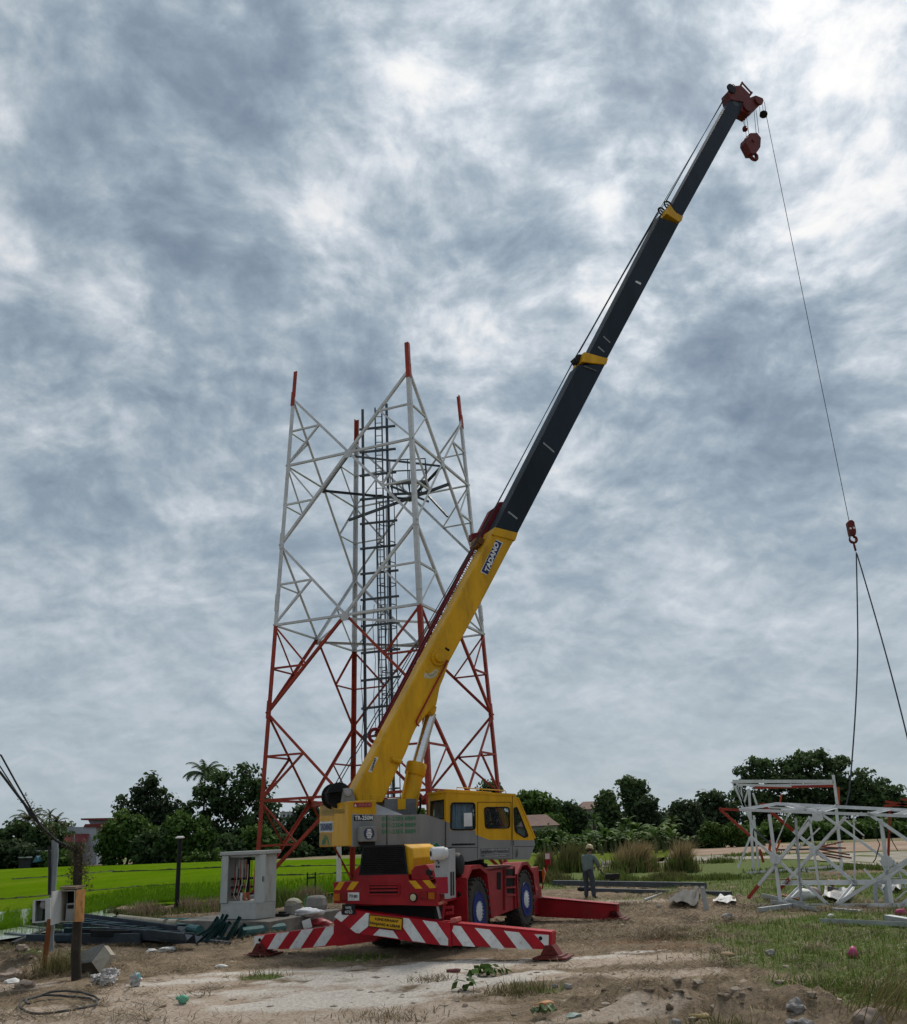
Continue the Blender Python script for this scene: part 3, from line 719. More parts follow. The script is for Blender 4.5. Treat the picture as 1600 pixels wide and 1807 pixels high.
crane=thing('mobile_crane','yellow and grey rough-terrain crane on red striped outriggers with its long dark boom raised','mobile crane',(RC.x,RC.y,0),-cy_)
K=lambda mb,name,m,parent=crane,**kw: mb.build(name,m,parent,**kw)
def decal(fn,pts,off,m,name,parent,nrm):
    mb=MB(); P=[fn(p)+nrm*off for p in pts]; mb.prism(P,-nrm*.004); return mb.build(name,m,parent)

# --- carrier
mb=MB(); mb.box(CF,(.15,6.7),(-.72,.72),(.62,1.42)); mb.box(CF,(2.2,4.7),(-1.1,1.1),(1.40,1.47)); mb.box(CF,(-.2,1.2),(-1.0,1.0),(.95,1.35))
mb.box(CF,(5.9,7.0),(-1.0,1.0),(.8,1.35))
chassis=K(mb,'chassis',cred,bevel=.015)
mb=MB(); mb.box(CF,(.2,6.9),(-.6,.6),(.34,.64)); mb.tube(CF.pt(1.77,-.8,.67),CF.pt(1.77,.8,.67),.14); mb.tube(CF.pt(5.12,-.8,.67),CF.pt(5.12,.8,.67),.14); mb.box(CF,(-.1,.4),(-.9,.95),(.62,1.0)); K(mb,'undercarriage',vdark)
fb=-.32; rn=-fw
bump=MB(); B=[cR(fb,z1(*p)) for p in [(175,715),(300,710),(345,672),(650,665),(662,700),(792,698),(837,752),(860,757),(850,868),(180,850)]]
bump.prism(B,fw*.45,0)
for pl in [[(130,110),(200,108),(140,210),(65,212)],[(285,108),(372,108),(295,210),(218,210)],[(980,98),(1065,95),(1150,192),(1065,195)],[(1150,92),(1240,90),(1320,185),(1240,190)]]:
    P=[cR(fb,zb(*p))+rn*.004 for p in pl]; bump.prism(P,-rn*.003,1)
rear=K(bump,'rear_bumper',[cred,signyel])
mb=MB(); P=[cR(fb,z1(*p)) for p in rects(404,729,597,792)]; mb.prism([p+rn*.006 for p in P],fw*.004,0)  # near-black flat panel paints the shade inside the slot
for y in (747,768):
    a=cR(fb,z1(412,y))+rn*.02; c2=cR(fb,z1(590,y-2))+rn*.02; mb.bar(a,c2,.02,.035,mi=1)
o=K(mb,'bumper_slot',[vdark,cred],rear)
mb=MB()
for a,c2 in (((404,729),(597,729)),((404,792),(597,792)),((404,729),(404,792)),((597,729),(597,792))):
    mb.bar(cR(fb,z1(*a))+rn*.015,cR(fb,z1(*c2))+rn*.015,.03,.03)
K(mb,'slot_frame',cred,rear)
for nm,rc,m_ in (('tail_light',rects(65,255,145,345),amber),('tail_light',rects(150,250,230,338),redlens),('tail_light',rects(1125,235,1222,320),redlens),('tail_light',rects(1228,240,1305,325),amber)):
    mb=MB(); mb.prism([cR(fb,zb(*p))+rn*.035 for p in rc],fw*.04); K(mb,nm,m_,bevel=.008)
mb=MB(); c=cR(fb,z1(690,812)); mb.lathe(c,rn,[(.085,0),(.085,.03),(.07,.03)],20,0); mb.lathe(c+rn*.03,rn,[(.065,0),(.06,.012),(.02,.02)],20,1); K(mb,'reversing_lamp',[black,cream],smooth=True)
pl=decal(lambda p:cR(fb,p),[zb(*p) for p in [(235,242),(375,240),(375,340),(235,342)]],.008,platewhite,'speed_plate',crane,rn)
def txt(fn,p0,pu,pv,nrm,s,m,name,par,wt=0,off=.012):
    P=fn(p0); text(s,P+nrm*off,fn(pu)-P,fn(pv)-P,m,par,name,wt,0)
txt(lambda p:cR(fb,p),zb(250,305),zb(300,305),zb(250,265),rn,'70',inkblack,'speed_number',pl,.02)
txt(lambda p:cR(fb,p),zb(308,307),zb(356,306),zb(308,270),rn,'80',inkblack,'speed_number',pl,.03)
txt(lambda p:cR(fb,p),zb(280,328),zb(330,328),zb(280,318),rn,'km/jam',inkblack,'speed_unit',pl)
pl=decal(lambda p:cR(fb-.12,p),[zb(*p) for p in [(165,385),(320,385),(325,512),(160,508)]],.0,inkblack,'licence_plate',crane,rn)
txt(lambda p:cR(fb-.12,p),zb(205,455),zb(275,455),zb(205,413),rn,'WFJ',inkwhite,'plate_lettering',pl,.01,.006)
txt(lambda p:cR(fb-.12,p),zb(198,500),zb(290,500),zb(198,460),rn,'4763',inkwhite,'plate_lettering',pl,.01,.006)
# engine hood, grille
mb=MB(); H=[cR(-.22,z1(*p)) for p in [(362,484),(640,476),(676,496),(690,560),(684,668),(340,668)]]; mb.prism(H,fw*1.25,0); hood=K(mb,'engine_hood',yel,bevel=.03)
mb=MB(); G=[cR(-.25,z1(*p)) for p in [(370,486),(630,478),(650,664),(346,668)]]; mb.prism([p for p in G],fw*.02,0)
for k in range(15):
    t=(k+.5)/15; a=G[0].lerp(G[3],t)+rn*.012; c2=G[1].lerp(G[2],t)+rn*.012; mb.bar(a,c2,.03,.022,up=rn*.6+UP)
for a,c2 in ((0,1),(1,2),(2,3),(3,0)): mb.bar(G[a]+rn*.015,G[c2]+rn*.015,.035,.035)
K(mb,'radiator_grille',black,hood)
mb=MB(); b0=CF.pt(-.3,.5,1.3); mb.prism([cR(-.33,z1(*p)) for p in [(672,640),(700,610),(770,600),(800,640),(820,700),(675,700)]],fw*.6); K(mb,'rear_bracket',cred,bevel=.02)
mb=MB(); mb.prism([cR(.25,z1(*p)) for p in [(305,640),(345,600),(350,690),(310,700)]],fw*.5); K(mb,'corner_bracket',cred,bevel=.02)
mb=MB(); c=cR(-.34,z1(795,650)); mb.tube(c,c+rn*.08,.06,n=14); mb.tube(c+UP*-.1+rt*.03,c+UP*-.1+rt*.03+rn*.06,.03); K(mb,'hose_coupling',black,smooth=True)
# grey step panel with a red foot
mb=MB(); P=[cR(-.36,z1(*p)) for p in [(825,506),(916,503),(918,820),(890,822),(886,790),(846,790),(832,690),(822,640)]]; mb.prism(P,fw*.34,0)
Pr=[cR(-.36,z1(*p))+rn*.004 for p in [(828,684),(908,680),(912,786),(848,790)]]; mb.prism(Pr,fw*.003,1)
panel=K(mb,'side_panel',[palegrey,paint('panel_red',(.33,.012,.03),rough=.4)],bevel=.006)
mb=MB(); q0=cS(.0,(0,0)) if False else None
pr=P[1].lerp(P[2],.5); 
for k in range(11):
    for j in range(2):
        c=P[1].lerp(P[2],.50+.042*k)+fw*(.10+.12*j)+rt*.004; mb.box(Frame(c,fw,rt,UP),(-.035,.035),(-.004,.004),(-.028,.028))
K(mb,'step_tread',black,panel)
mb=MB(); 
for (x,y) in ((840,575),(838,615),(852,615),(850,590)):
    c=cR(-.36,z1(x,y)); mb.lathe(c,rn,[(.02,0),(.02,.008)],8)
K(mb,'bolt_head',black,panel)
c=cR(-.55,z1(802,532)); ax=(-rt*.75+rn*.65).normalized()
mb=MB(); mb.lathe(c-ax*.28,ax,[(.10,-.05),(.105,0),(.125,.02),(.125,.26),(.118,.28),(.09,.285)],22,0); mb.lathe(c+ax*.002,ax,[(.06,0),(.05,.012)],18,1); K(mb,'exhaust_muffler',[fadew,black],smooth=True)
c=cS(1.05,z1(978,600)); mb=MB(); mb.lathe(c-rt*.28,rt,[(.2,0),(.235,.02),(.235,.1),(.225,.11),(.235,.12),(.235,.28),(.2,.34),(.08,.37)],26); mb.tube(c+UP*.2-rt*.2,c+UP*.34-rt*.2,.07,n=14); K(mb,'air_cleaner',black,smooth=True)
mb=MB(); mb.path([c-rt*.2+fw*.15-UP*.2,c-rt*.1+fw*.1-UP*.45,c-UP*.62],[.05,.05,.05],8); K(mb,'air_hose',black,smooth=True)
# fenders and the boxes between them
def arch(outer,inner,r0,depth,name):
    mb=MB(); P=lambda q,r: CF.pt(q[0],r,q[1])
    for i in range(len(outer)-1):
        a,b_,c2,d=outer[i],outer[i+1],inner[i+1],inner[i]
        mb.prism([P(a,r0),P(b_,r0),P(c2,r0),P(d,r0)],-rt*depth if r0>0 else rt*depth)
    return K(mb,name,cred)
NO=[(1.03,.42),(1.08,1.36),(1.40,1.60),(1.95,1.60),(2.44,1.44),(2.64,.46)]; NI=[(1.06,.42),(1.13,1.33),(1.44,1.52),(1.91,1.52),(2.36,1.38),(2.50,.46)]
FO=[(4.42,.52),(4.48,1.28),(4.92,1.53),(5.42,1.53),(5.88,1.27),(6.02,.72)]; FI=[(4.50,.52),(4.55,1.24),(4.95,1.45),(5.38,1.45),(5.80,1.22),(5.93,.72)]
for r0 in (1.21,-1.21):
    arch(NO,NI,r0,.5,'fender'); arch(FO,FI,r0,.5,'fender')
mb=MB(); mb.prism([CF.pt(f,1.18,z) for f,z in [(2.62,.46),(4.2,.51),(4.44,.52),(4.49,1.29),(4.30,1.44),(2.44,1.44)]],-rt*.45); sbox=K(mb,'side_box',cred,bevel=.01)
mb=MB(); mb.prism([CF.pt(f,-1.18,z) for f,z in [(2.62,.46),(4.44,.52),(4.49,1.29),(4.30,1.44),(2.44,1.44)]],rt*.45); K(mb,'side_box',cred,bevel=.01)
mb=MB(); mb.prism([CF.pt(1.02,.72,.42),CF.pt(1.02,1.2,.42),CF.pt(1.06,1.2,1.38),CF.pt(1.06,.72,1.38)],fw*.03); K(mb,'mudguard',cred)
for rc in (rects(1224,650,1250,762),rects(1282,630,1332,672),rects(1284,690,1334,745),rects(1288,755,1336,785)):
    mb=MB(); mb.prism([cS(1.184,z1(*p)) for p in rc],-rt*.002); K(mb,'step_opening_shade',vdark,sbox)  # flat near-black panels, not cut through: shade of the openings painted on
mb=MB(); mb.prism([cS(1.185,z1(*p)) for p in rects(1336,625,1345,662)],-rt*.002); K(mb,'marker_sticker',platewhite,sbox)
mb=MB()
for a,c2 in ((z1(1275,628),z1(1275,895)),(z1(1338,625),z1(1340,885))): mb.bar(cS(1.2,a),cS(1.2,c2),.03,.05)
for y in (684,750,800): mb.bar(cS(1.2,z1(1275,y)),cS(1.2,z1(1340,y-4)),.05,.035)
K(mb,'boarding_ladder',cred)
mb=MB(); mb.prism([CF.pt(f,r,1.475) for f,r in ((2.45,.5),(2.45,1.15),(4.4,1.15),(4.4,.5))],UP*.03); K(mb,'deck_plate',paint('deck_red',(.30,.10,.09),rough=.6,dirt=.5,dirtcol=(.4,.38,.36)))  # lighter red than the other carrier parts, with random pale patches
# wheels
def wheel(f,r):
    sgn=1 if r>0 else -1; ax=rt*sgn; c=CF.pt(f,r-sgn*.40,.67)
    mb=MB(); mb.lathe(c,ax,[(.36,.02),(.56,.0),(.64,.05),(.655,.12),(.655,.28),(.64,.35),(.56,.40),(.36,.385)],48)
    u=fw; v=UP
    for k in range(26):
        for s in (0,1):
            a=2*math.pi*(k+.5*s)/26; d=u*math.cos(a)+v*math.sin(a); t=-u*math.sin(a)+v*math.cos(a)
            c0=c+d*.655+ax*(.30 if s else .10); fr=Frame(c0,t,d,ax)
            h=(.20-.17,.30-.30) 
            a0,a1=(-.10,.10) 
            p0=[fr.pt(-.035+(.03 if s else -.03),-.03,-.11),fr.pt(.035+(.03 if s else -.03),-.03,-.11),fr.pt(.035,-.03,.11),fr.pt(-.035,-.03,.11)]
            mb.prism(p0,d*.052)
    ty=K(mb,'wheel',rubber,smooth=True,autosmooth=30)
    mb=MB(); mb.lathe(c,ax,[(.39,.40),(.385,.41),(.33,.40),(.31,.33),(.27,.30),(.26,.27)],36); K(mb,'rim',rimblue,ty,smooth=True)
    mb=MB(); mb.lathe(c,ax,[(.21,.26),(.21,.37),(.19,.40),(.12,.42),(.05,.425)],30)
    for k in range(16):
        a=2*math.pi*k/16; d=u*math.cos(a)+v*math.sin(a); mb.lathe(c+d*.185+ax*.37,ax,[(.018,0),(.018,.05)],6)
    K(mb,'hub',hubwhite,ty,smooth=True)
for f in (1.77,5.12):
    for r in (1.2,-1.2): wheel(f,r)
# --- outriggers
def stripes(mb,fn,off,polys,z,mi=1):
    for pl in polys: mb.prism([fn(z(*p))+rn*off for p in pl],fw*.003,mi)
fR=-.42; fL=-.02
sl_=lambda p:cR(fR,p)
mb=MB(); mb.prism([sl_(zb(*p)) for p in [(66,545),(130,470),(165,440),(380,470),(500,490),(1300,598),(1490,612),(1505,905),(1365,889),(1000,842),(540,772),(375,748),(255,690),(155,608)]],fw*.34,0)
stripes(mb,sl_,.005,[[(150,465),(160,515),(250,518),(155,603),(70,541),(100,500)],[(460,492),(500,497),(488,655),(375,743),(330,736),(262,685)],[(622,688),(790,710),(858,808),(545,765)],[(915,552),(985,560),(1190,860),(1030,838),(912,668)],[(1150,582),(1320,604),(1465,810),(1465,893),(1370,884)]],zb)
sleeveR=K(mb,'outrigger_sleeve',[stripered,stripewhite])
mb=MB(); mb.prism([sl_(zb(*p))+rn*.02 for p in [(1488,560),(1565,548),(1570,610),(1500,625)]],fw*.3); K(mb,'sleeve_stop',paint('faded_red',(.42,.10,.09),rough=.5),sleeveR,bevel=.02)
sp_=decal(sl_,[zb(*p) for p in [(500,508),(915,555),(900,710),(493,660)]],.02,signyel,'warning_sign',sleeveR,rn)
mb=MB(); Q=[sl_(zb(*p))+rn*.024 for p in [(503,514),(911,560),(897,704),(496,656)]]
for i in range(4): mb.bar(Q[i],Q[(i+1)%4],.012,.012)
K(mb,'sign_border',inkblack,sleeveR)
txt(sl_,zb(573,580),zb(856,612),zb(578,545),rn,'KENDERAAN!',inkblack,'sign_lettering',sleeveR,.025,.028)
txt(sl_,zb(508,638),zb(882,686),zb(513,595),rn,'PANJANG & LEBAR',inkblack,'sign_lettering',sleeveR,.025,.028)
ll_=lambda p:cR(fL,p)
mb=MB(); mb.prism([ll_(zb(*p)) for p in [(60,590),(140,520),(420,560),(700,700),(560,840),(95,902)]],fw*.34,0); K(mb,'outrigger_sleeve',stripered)
lb=lambda p:cR(fL+.02,p)
def pad(cen,nm='outrigger_float'):
    mb=MB(); z0=.012; fr=Frame(Vector((cen.x,cen.y,z0)),rt,fw,UP)
    mb.box(fr,(-.30,.34),(-.28,.28),(0,.035)); mb.box(fr,(-.22,.24),(-.22,.22),(.035,.06))
    mb.prism([fr.pt(-.19,-.15,.06),fr.pt(.17,-.15,.06),fr.pt(.06,-.15,.23),fr.pt(-.08,-.15,.23)],fw*.3)
    mb.tube(fr.pt(0,-.2,.17),fr.pt(0,.2,.17),.03,n=10)
    return K(mb,nm,hred,bevel=.008)
mb=MB(); mb.prism([lb(z2(*p)) for p in [(95,915),(850,820),(900,1000),(600,1028),(225,1042),(100,1038)]],fw*.26,0)
stripes(mb,lb,.005,[[(98,918),(198,906),(128,1012),(99,1020)],[(310,890),(430,875),(318,1036),(222,1038)],[(545,858),(655,845),(535,1030),(425,1036)],[(775,830),(846,821),(845,890),(765,1005),(652,1018)]],z2)
beamL=K(mb,'outrigger_beam',[stripered,stripewhite])
mb=MB(); mb.lathe(lb(z2(152,952))+rn*.01,rn,[(.035,0),(.035,.004)],14); K(mb,'pin_hole',vdark,beamL)
q=lb(z2(160,1040)); pad(q+fw*.12-rt*.02)
rb=lambda p:cR(fR+.03,p)
mb=MB(); mb.prism([rb(z3(*p)) for p in [(300,600),(1005,667),(1000,782),(300,752)]],fw*.26,0)
stripes(mb,rb,.005,[[(322,612),(372,616),(475,763),(388,757),(310,650)],[(470,628),(575,640),(685,777),(590,770)],[(675,648),(782,660),(880,778),(775,780)],[(890,672),(993,678),(990,778),(955,745)]],z3)
beamR=K(mb,'outrigger_beam',[stripered,stripewhite])
a=rb(z3(306,598)); c2=rb(z3(1010,664)); mb=MB(); mb.prism([a+rn*.012,c2+rn*.012,c2+fw*.27,a+fw*.27],UP*.02); K(mb,'top_flange',stripered,beamR)
a=rb(z3(1004,664)); c2=rb(z3(1002,784)); mb=MB(); mb.prism([a+rn*.012,c2+rn*.012,c2+fw*.27,a+fw*.27],rt*.03); K(mb,'end_plate',stripered,beamR)
mb=MB(); mb.lathe(rb(z3(935,702))+rn*.01,rn,[(.035,0),(.035,.004)],14); K(mb,'pin_hole',vdark,beamR)
pad(rb(z3(970,790))+fw*.13+rt*.08)
ff=lambda p:cR(6.95,p)
mb=MB(); mb.prism([ff(z3(*p)) for p in [(888,412),(940,420),(1475,470),(1470,566),(1380,572),(892,548)]],fw*.3,0); beamF=K(mb,'outrigger_beam',cred,bevel=.006)
a=ff(z3(938,417)); c2=ff(z3(1478,467)); mb=MB(); mb.prism([a+rn*.03,c2+rn*.03,c2+fw*.3,a+fw*.3],UP*.02); K(mb,'top_flange',cred,beamF)
pad(ff(z3(1440,575))+fw*.15+rt*.05)
# the far left front leg, mostly hidden behind the wheels
mb=MB(); mb.prism([CF.pt(6.6,-.3,.52),CF.pt(6.6,-3.1,.34),CF.pt(6.6,-3.1,.10),CF.pt(6.6,-.3,.2)],fw*.26,0); K(mb,'outrigger_beam',cred); pad(CF.pt(6.75,-3.0,0))
mb=MB(); mb.box(CF,(6.5,7.3),(-.95,.95),(.18,.85)); K(mb,'outrigger_sleeve',cred,bevel=.02)
mb=MB(); mb.prism([CF.pt(6.2,.75,.75),CF.pt(6.2,1.1,.8),CF.pt(6.2,1.05,.95),CF.pt(6.2,.75,.98)],fw*.3); K(mb,'front_bracket',cred)
# small step frame, bracket hardware behind the right rear corner
mb=MB(); p=cR(-.1,zb(1440,450)); 
mb.bar(cR(-.1,zb(1420,360)),cR(-.1,zb(1400,560)),.05,.08); mb.bar(cR(-.1,zb(1430,430)),cR(-.1,zb(1525,420)),.04,.05); mb.bar(cR(-.1,zb(1440,500)),cR(-.1,zb(1530,490)),.04,.05); mb.bar(cR(-.1,zb(1525,420)),cR(-.1,zb(1525,495)),.03,.03); K(mb,'tow_step',cred)
mb=MB(); mb.bar(cR(-.25,zb(1335,410)),cR(-.25,zb(1370,560)),.06,.03); K(mb,'tie_plate',palegrey)
mb=MB(); mb.prism([cR(-.34,zb(*p)) for p in [(1345,365),(1390,345),(1392,385),(1350,395)]],fw*.1); K(mb,'corner_lamp',paint('pink_lens',(.5,.16,.10),rough=.3))
# front lamp box, front mirror
mb=MB(); mb.prism([cR(7.2,z1(*p)) for p in rects(1462,640,1515,720)],fw*.2); K(mb,'front_lamp_box',black)
mb=MB(); mb.prism([cR(7.15,z1(*p)) for p in [(1512,642),(1522,620),(1532,655),(1518,718)]],fw*.1); K(mb,'front_indicator',amber)
mb=MB(); P=[cR(7.4,z1(*p)) for p in rects(1531,527,1565,604)]; mb.prism(P,fw*.06,0)
mb.prism([cR(7.4,z1(*p))+rn*.004 for p in rects(1534,530,1562,566)],fw*.003,1); mb.bar((P[2]+P[3])/2,(P[2]+P[3])/2-UP*.6-rt*.2,.03,.03); K(mb,'front_mirror',[cred,platewhite])

# --- slewing platform
mb=MB(); mb.lathe(RC+UP*1.44,UP,[(.8,0),(.8,.12),(.72,.14),(.72,.32)],32); K(mb,'slew_ring',black,smooth=True)
mb=MB(); mb.box(UF,(-1.35,1.0),(-1.0,.9),(1.74,2.12)); mb.box(UF,(-2.6,-1.2),(-.9,.9),(2.12,2.6)); K(mb,'platform_frame',vdark)
sS=lambda p:uS(1.2,p)
mb=MB(); P=[sS(q) for q in [z6(552,893),z6(552,517),z6(950,519),z6(1140,517),z6(1400,510),z6(1510,548),z7(338,500),z7(336,846),z6(950,880)]]
mb.prism(P,-ur*.3); sidep=K(mb,'body_panel',grey)
mb=MB(); t0,t1=uS(.95,z6(545,378)),uS(.95,z6(780,374)); mb.poly([sS(z6(552,517)),sS(z6(950,519)),t1,t0]); mb.poly([t1,sS(z6(950,519)),sS(z6(1140,517))])
e1=uS(.2,z6(800,376)); mb.poly([t0,t1,t1-ur*1.9,t0-ur*1.9]); mb.poly([t1,sS(z6(1140,517)),sS(z6(1140,517))-ur*.6,t1-ur*.6])
K(mb,'deck_cover',paint('cover_grey',(.26,.265,.28),rough=.4,var=.15,dirt=.25),recalc=False)
mb=MB(); mb.box(UF,(-2.5,.9),(-1.2,-.85),(2.1,2.72)); K(mb,'body_panel',grey,bevel=.02)
CWz=(2.10,3.03)
cwp=[(-3.0,-1.10),(-3.0,1.03),(-2.93,1.15),(-2.88,1.19),(-2.4,1.19),(-2.4,-1.17),(-2.9,-1.17)]
mb=MB(); lo=[UF.pt(f,r,2.10) for f,r in cwp]; mb.prism(lo,UP*.93); cw=K(mb,'counterweight',yel,bevel=.018)
un=-uf; cwR=lambda p:uR(-3.0,p)
def zc(x,y): return (555+x/14.545,1405+y/14.545)
decal(cwR,[zc(*p) for p in [(150,240),(500,215),(500,500),(148,500)]],.003,fadey,'faded_patch',cw,un)
decal(cwR,[zc(*p) for p in [(128,950),(440,950),(432,1275),(120,1275)]],.003,fadey,'faded_patch',cw,un)
decal(cwR,[zc(*p) for p in [(132,655),(478,640),(475,910),(130,925)]],.004,platewhite,'maker_plate',cw,un)
decal(cwR,[zc(*p) for p in [(150,690),(465,680),(462,885),(148,895)]],.009,paint('plate_bluegrey',(.22,.27,.33),rough=.4),'maker_plate',cw,un)
txt(cwR,zc(155,875),zc(455,865),zc(155,710),un,'TADANO',inkblue,'maker_lettering',cw,.03,.016)
txt(cwR,zc(505,445),zc(770,440),zc(505,335),un,'SDN.BHD',inkolive,'owner_lettering',cw,.02,.010)
txt(cwR,zc(205,470),zc(485,455),zc(205,360),un,'EQUIP',paint('ink_faded',(.33,.24,.05),rough=.5),'owner_lettering',cw,.02,.010)
def strip(fn,pts,nrm,off,wd,m,name,par):
    mb=MB(); P=[fn(p)+nrm*off for p in pts]
    for a,c2 in zip(P,P[1:]): mb.bar(a,c2,wd,wd)
    return mb.build(name,m,par)
mb=MB()
for pl in [[(195,1230),(205,1130),(250,1070),(300,1060),(290,1085),(245,1110),(225,1235)],[(240,1230),(262,1130),(320,1020),(365,1130),(375,1240),(350,1240),(335,1130),(315,1090),(285,1150),(268,1235)],[(262,1060),(270,980),(285,980),(282,1050)]]:
    mb.prism([cwR(zc(*p))+un*.012 for p in pl],uf*.003)
K(mb,'green_emblem',inkgreen,cw)
# side lettering
decal(sS,[z6(*p) for p in [(556,376+2),(768,374),(766,425),(556,428)]],0.02,labelred,'warning_label',crane,ur)
lr=uS(1.06,z6(560,380))
P0=[sS(z6(*p))+ur*.026 for p in [(560,420),(592,420),(576,388)]]; mb=MB(); mb.prism(P0,-ur*.003); K(mb,'warning_triangle',inkwhite)
txt(sS,z6(610,418),z6(755,416),z6(610,388),ur,'旋回注意',paint('ink_pink',(.5,.22,.22),rough=.5),'warning_lettering',crane,0,.028)
decal(sS,[z6(*p) for p in [(560,520),(790,519),(787,585),(562,588)]],.006,inkblack,'model_plate',crane,ur)
txt(sS,z6(568,580),z6(782,577),z6(568,528),ur,'TR-250M',inkwhite,'model_lettering',crane,.03,.012)
for i,s in enumerate(('011-2303 8889','011-2304 8889','011-2305 8889')):
    y=590+i*76-(0 if i==0 else 0); txt(sS,z6(892,y),z6(1288,y-6),z6(892,y-50),ur,s,inkgreen,'phone_number',sidep,.012,.006)
for pts in ([z6(950,519),z6(950,880)],[z7(338,505),z7(338,846)]): strip(sS,pts,ur,.004,.014,vdark,'panel_seam',sidep)
mb=MB(); 
for pl in [[(1470,905),(1530,850),(1585,905)]]: mb.prism([sS(z6(*p))+ur*.008 for p in pl],-ur*.003,0)
for a,c2 in (((1440,890),(1450,825)),((1450,825),(1470,885)),((1470,885),(1530,842)),((1530,842),(1592,905)),((1375,862),(1440,888))): mb.bar(sS(z6(*a))+ur*.01,sS(z6(*c2))+ur*.01,.02,.005,mi=1)
K(mb,'green_emblem',[inkgreen,paint('ink_mint',(.25,.5,.42),rough=.5)],sidep)
# tool box with round emblem
eS=lambda p:uS(1.42,p)
mb=MB(); mb.prism([eS(z6(*p)) for p in [(640,668),(655,655),(835,652),(835,832),(640,835)]],-ur*.22); tb=K(mb,'tool_box',grey,bevel=.015)
mb=MB(); mb.prism([eS(z6(*p))-ur*.1 for p in [(645,836),(833,834),(828,880),(680,884)]],-ur*.15); K(mb,'box_bracket',black)
ec=eS(z6(740,738)); Er=(eS(z6(740,670))-ec).length
def disc(c,nrm,r0,r1,a0,a1,off,m,name,par,n=28,sx=1,sy=1):
    mb=MB(); x=uf; y=UP; P=[]; Qi=[]
    for k in range(n+1):
        a=a0+(a1-a0)*k/n; d=x*math.cos(a)*sx+y*math.sin(a)*sy; P.append(c+d*r1+nrm*off); Qi.append(c+d*r0+nrm*off)
    for k in range(n): mb.poly([Qi[k],P[k],P[k+1],Qi[k+1]])
    return mb.build(name,m,par,recalc=False)
disc(ec,ur,0,Er*.98,0,2*math.pi,.004,inkwhite,'emblem_face',tb)
disc(ec,ur,Er*.84,Er,0,2*math.pi,.007,inkblue,'emblem_ring',tb)
disc(ec,ur,Er*.62,Er*.82,-1.0,1.0,.0075,inkblue,'emblem_ring',tb); disc(ec,ur,Er*.62,Er*.82,math.pi-1.0,math.pi+1.0,.0075,inkblue,'emblem_ring',tb)
disc(ec+UP*Er*.14,ur,0,Er*.52,-.1,math.pi+.1,.010,platewhite,'emblem_helmet',tb); disc(ec+UP*Er*.08,ur,Er*.46,Er*.56,-.2,math.pi+.2,.012,inkblue,'emblem_helmet',tb,sy=.55)
disc(ec-UP*Er*.2+uf*Er*.16,ur,0,Er*.10,0,6.283,.012,inkblue,'emblem_face',tb,12,1.3,.6); disc(ec-UP*Er*.2-uf*Er*.16,ur,0,Er*.10,0,6.283,.012,inkblue,'emblem_face',tb,12,1.3,.6); disc(ec-UP*Er*.55,ur,0,Er*.10,0,6.283,.012,inkblue,'emblem_face',tb,12,1.6,.5)

# --- cab
from mathutils.geometry import tessellate_polygon
def sheet_with_holes(mb,outer,holes,vec,mi=0):
    """flat panel with real openings, thickness vec"""
    loops=[outer]+holes; flat=[Vector(p) for l in loops for p in l]; tri=tessellate_polygon([[Vector(p) for p in l] for l in loops]); vec=Vector(vec)
    mb.faces(flat,tri,mi); mb.faces([p+vec for p in flat],[t[::-1] for t in tri],mi)
    for l in loops:
        for i in range(len(l)):
            a,b_=Vector(l[i]),Vector(l[(i+1)%len(l)]); mb.poly([a,b_,b_+vec,a+vec],mi)
def rounded(pts,r=.2,n=3):
    out=[]; m=len(pts)
    for i in range(m):
        p=Vector(pts[i]).to_2d() if False else pts[i]; a=pts[i-1]; b_=pts[(i+1)%m]
        p0=(p[0]+(a[0]-p[0])*r,p[1]+(a[1]-p[1])*r); p1=(p[0]+(b_[0]-p[0])*r,p[1]+(b_[1]-p[1])*r)
        for k in range(n+1):
            t=k/n; q0=(p0[0]+(p[0]-p0[0])*t,p0[1]+(p[1]-p0[1])*t); q1=(p[0]+(p1[0]-p[0])*t,p[1]+(p1[1]-p[1])*t)
            out.append((q0[0]+(q1[0]-q0[0])*t,q0[1]+(q1[1]-q0[1])*t))
    return out
cS7=lambda x,y: uS(1.22,z7(x,y))
w1=rounded([(405,268),(708,268),(712,608),(400,612)],.12); w2=rounded([(832,326),(1150,324),(1155,585),(848,590)],.12); w3=rounded([(1212,335),(1248,325),(1392,690),(1345,708),(1225,632)],.14)
split=[(1474,745),(890,742),(760,690),(620,628),(390,530),(342,505)]
upper=[(342,110),(1225,155),(1250,205),(1470,720)]+split
lower=[(342,505),(390,530),(620,628),(760,690),(890,742),(1474,745),(1482,800),(1410,995),(770,992),(610,1020),(338,1012)]
mb=MB(); mapv=lambda l:[cS7(*p) for p in l]
full=upper[:4]+[(1474,745),(1482,800),(1410,995),(770,992),(610,1020),(338,1012)]; lower2=[(342,505),(390,530),(394,622),(716,622),(720,672),(760,690),(890,742),(1474,745),(1482,800),(1410,995),(770,992),(610,1020),(338,1012)]
sheet_with_holes(mb,mapv(full),[mapv(w1),mapv(w2),mapv(w3)],-ur*.05,0)
mb.prism([p+ur*.004 for p in mapv(lower2)],-ur*.003,1)
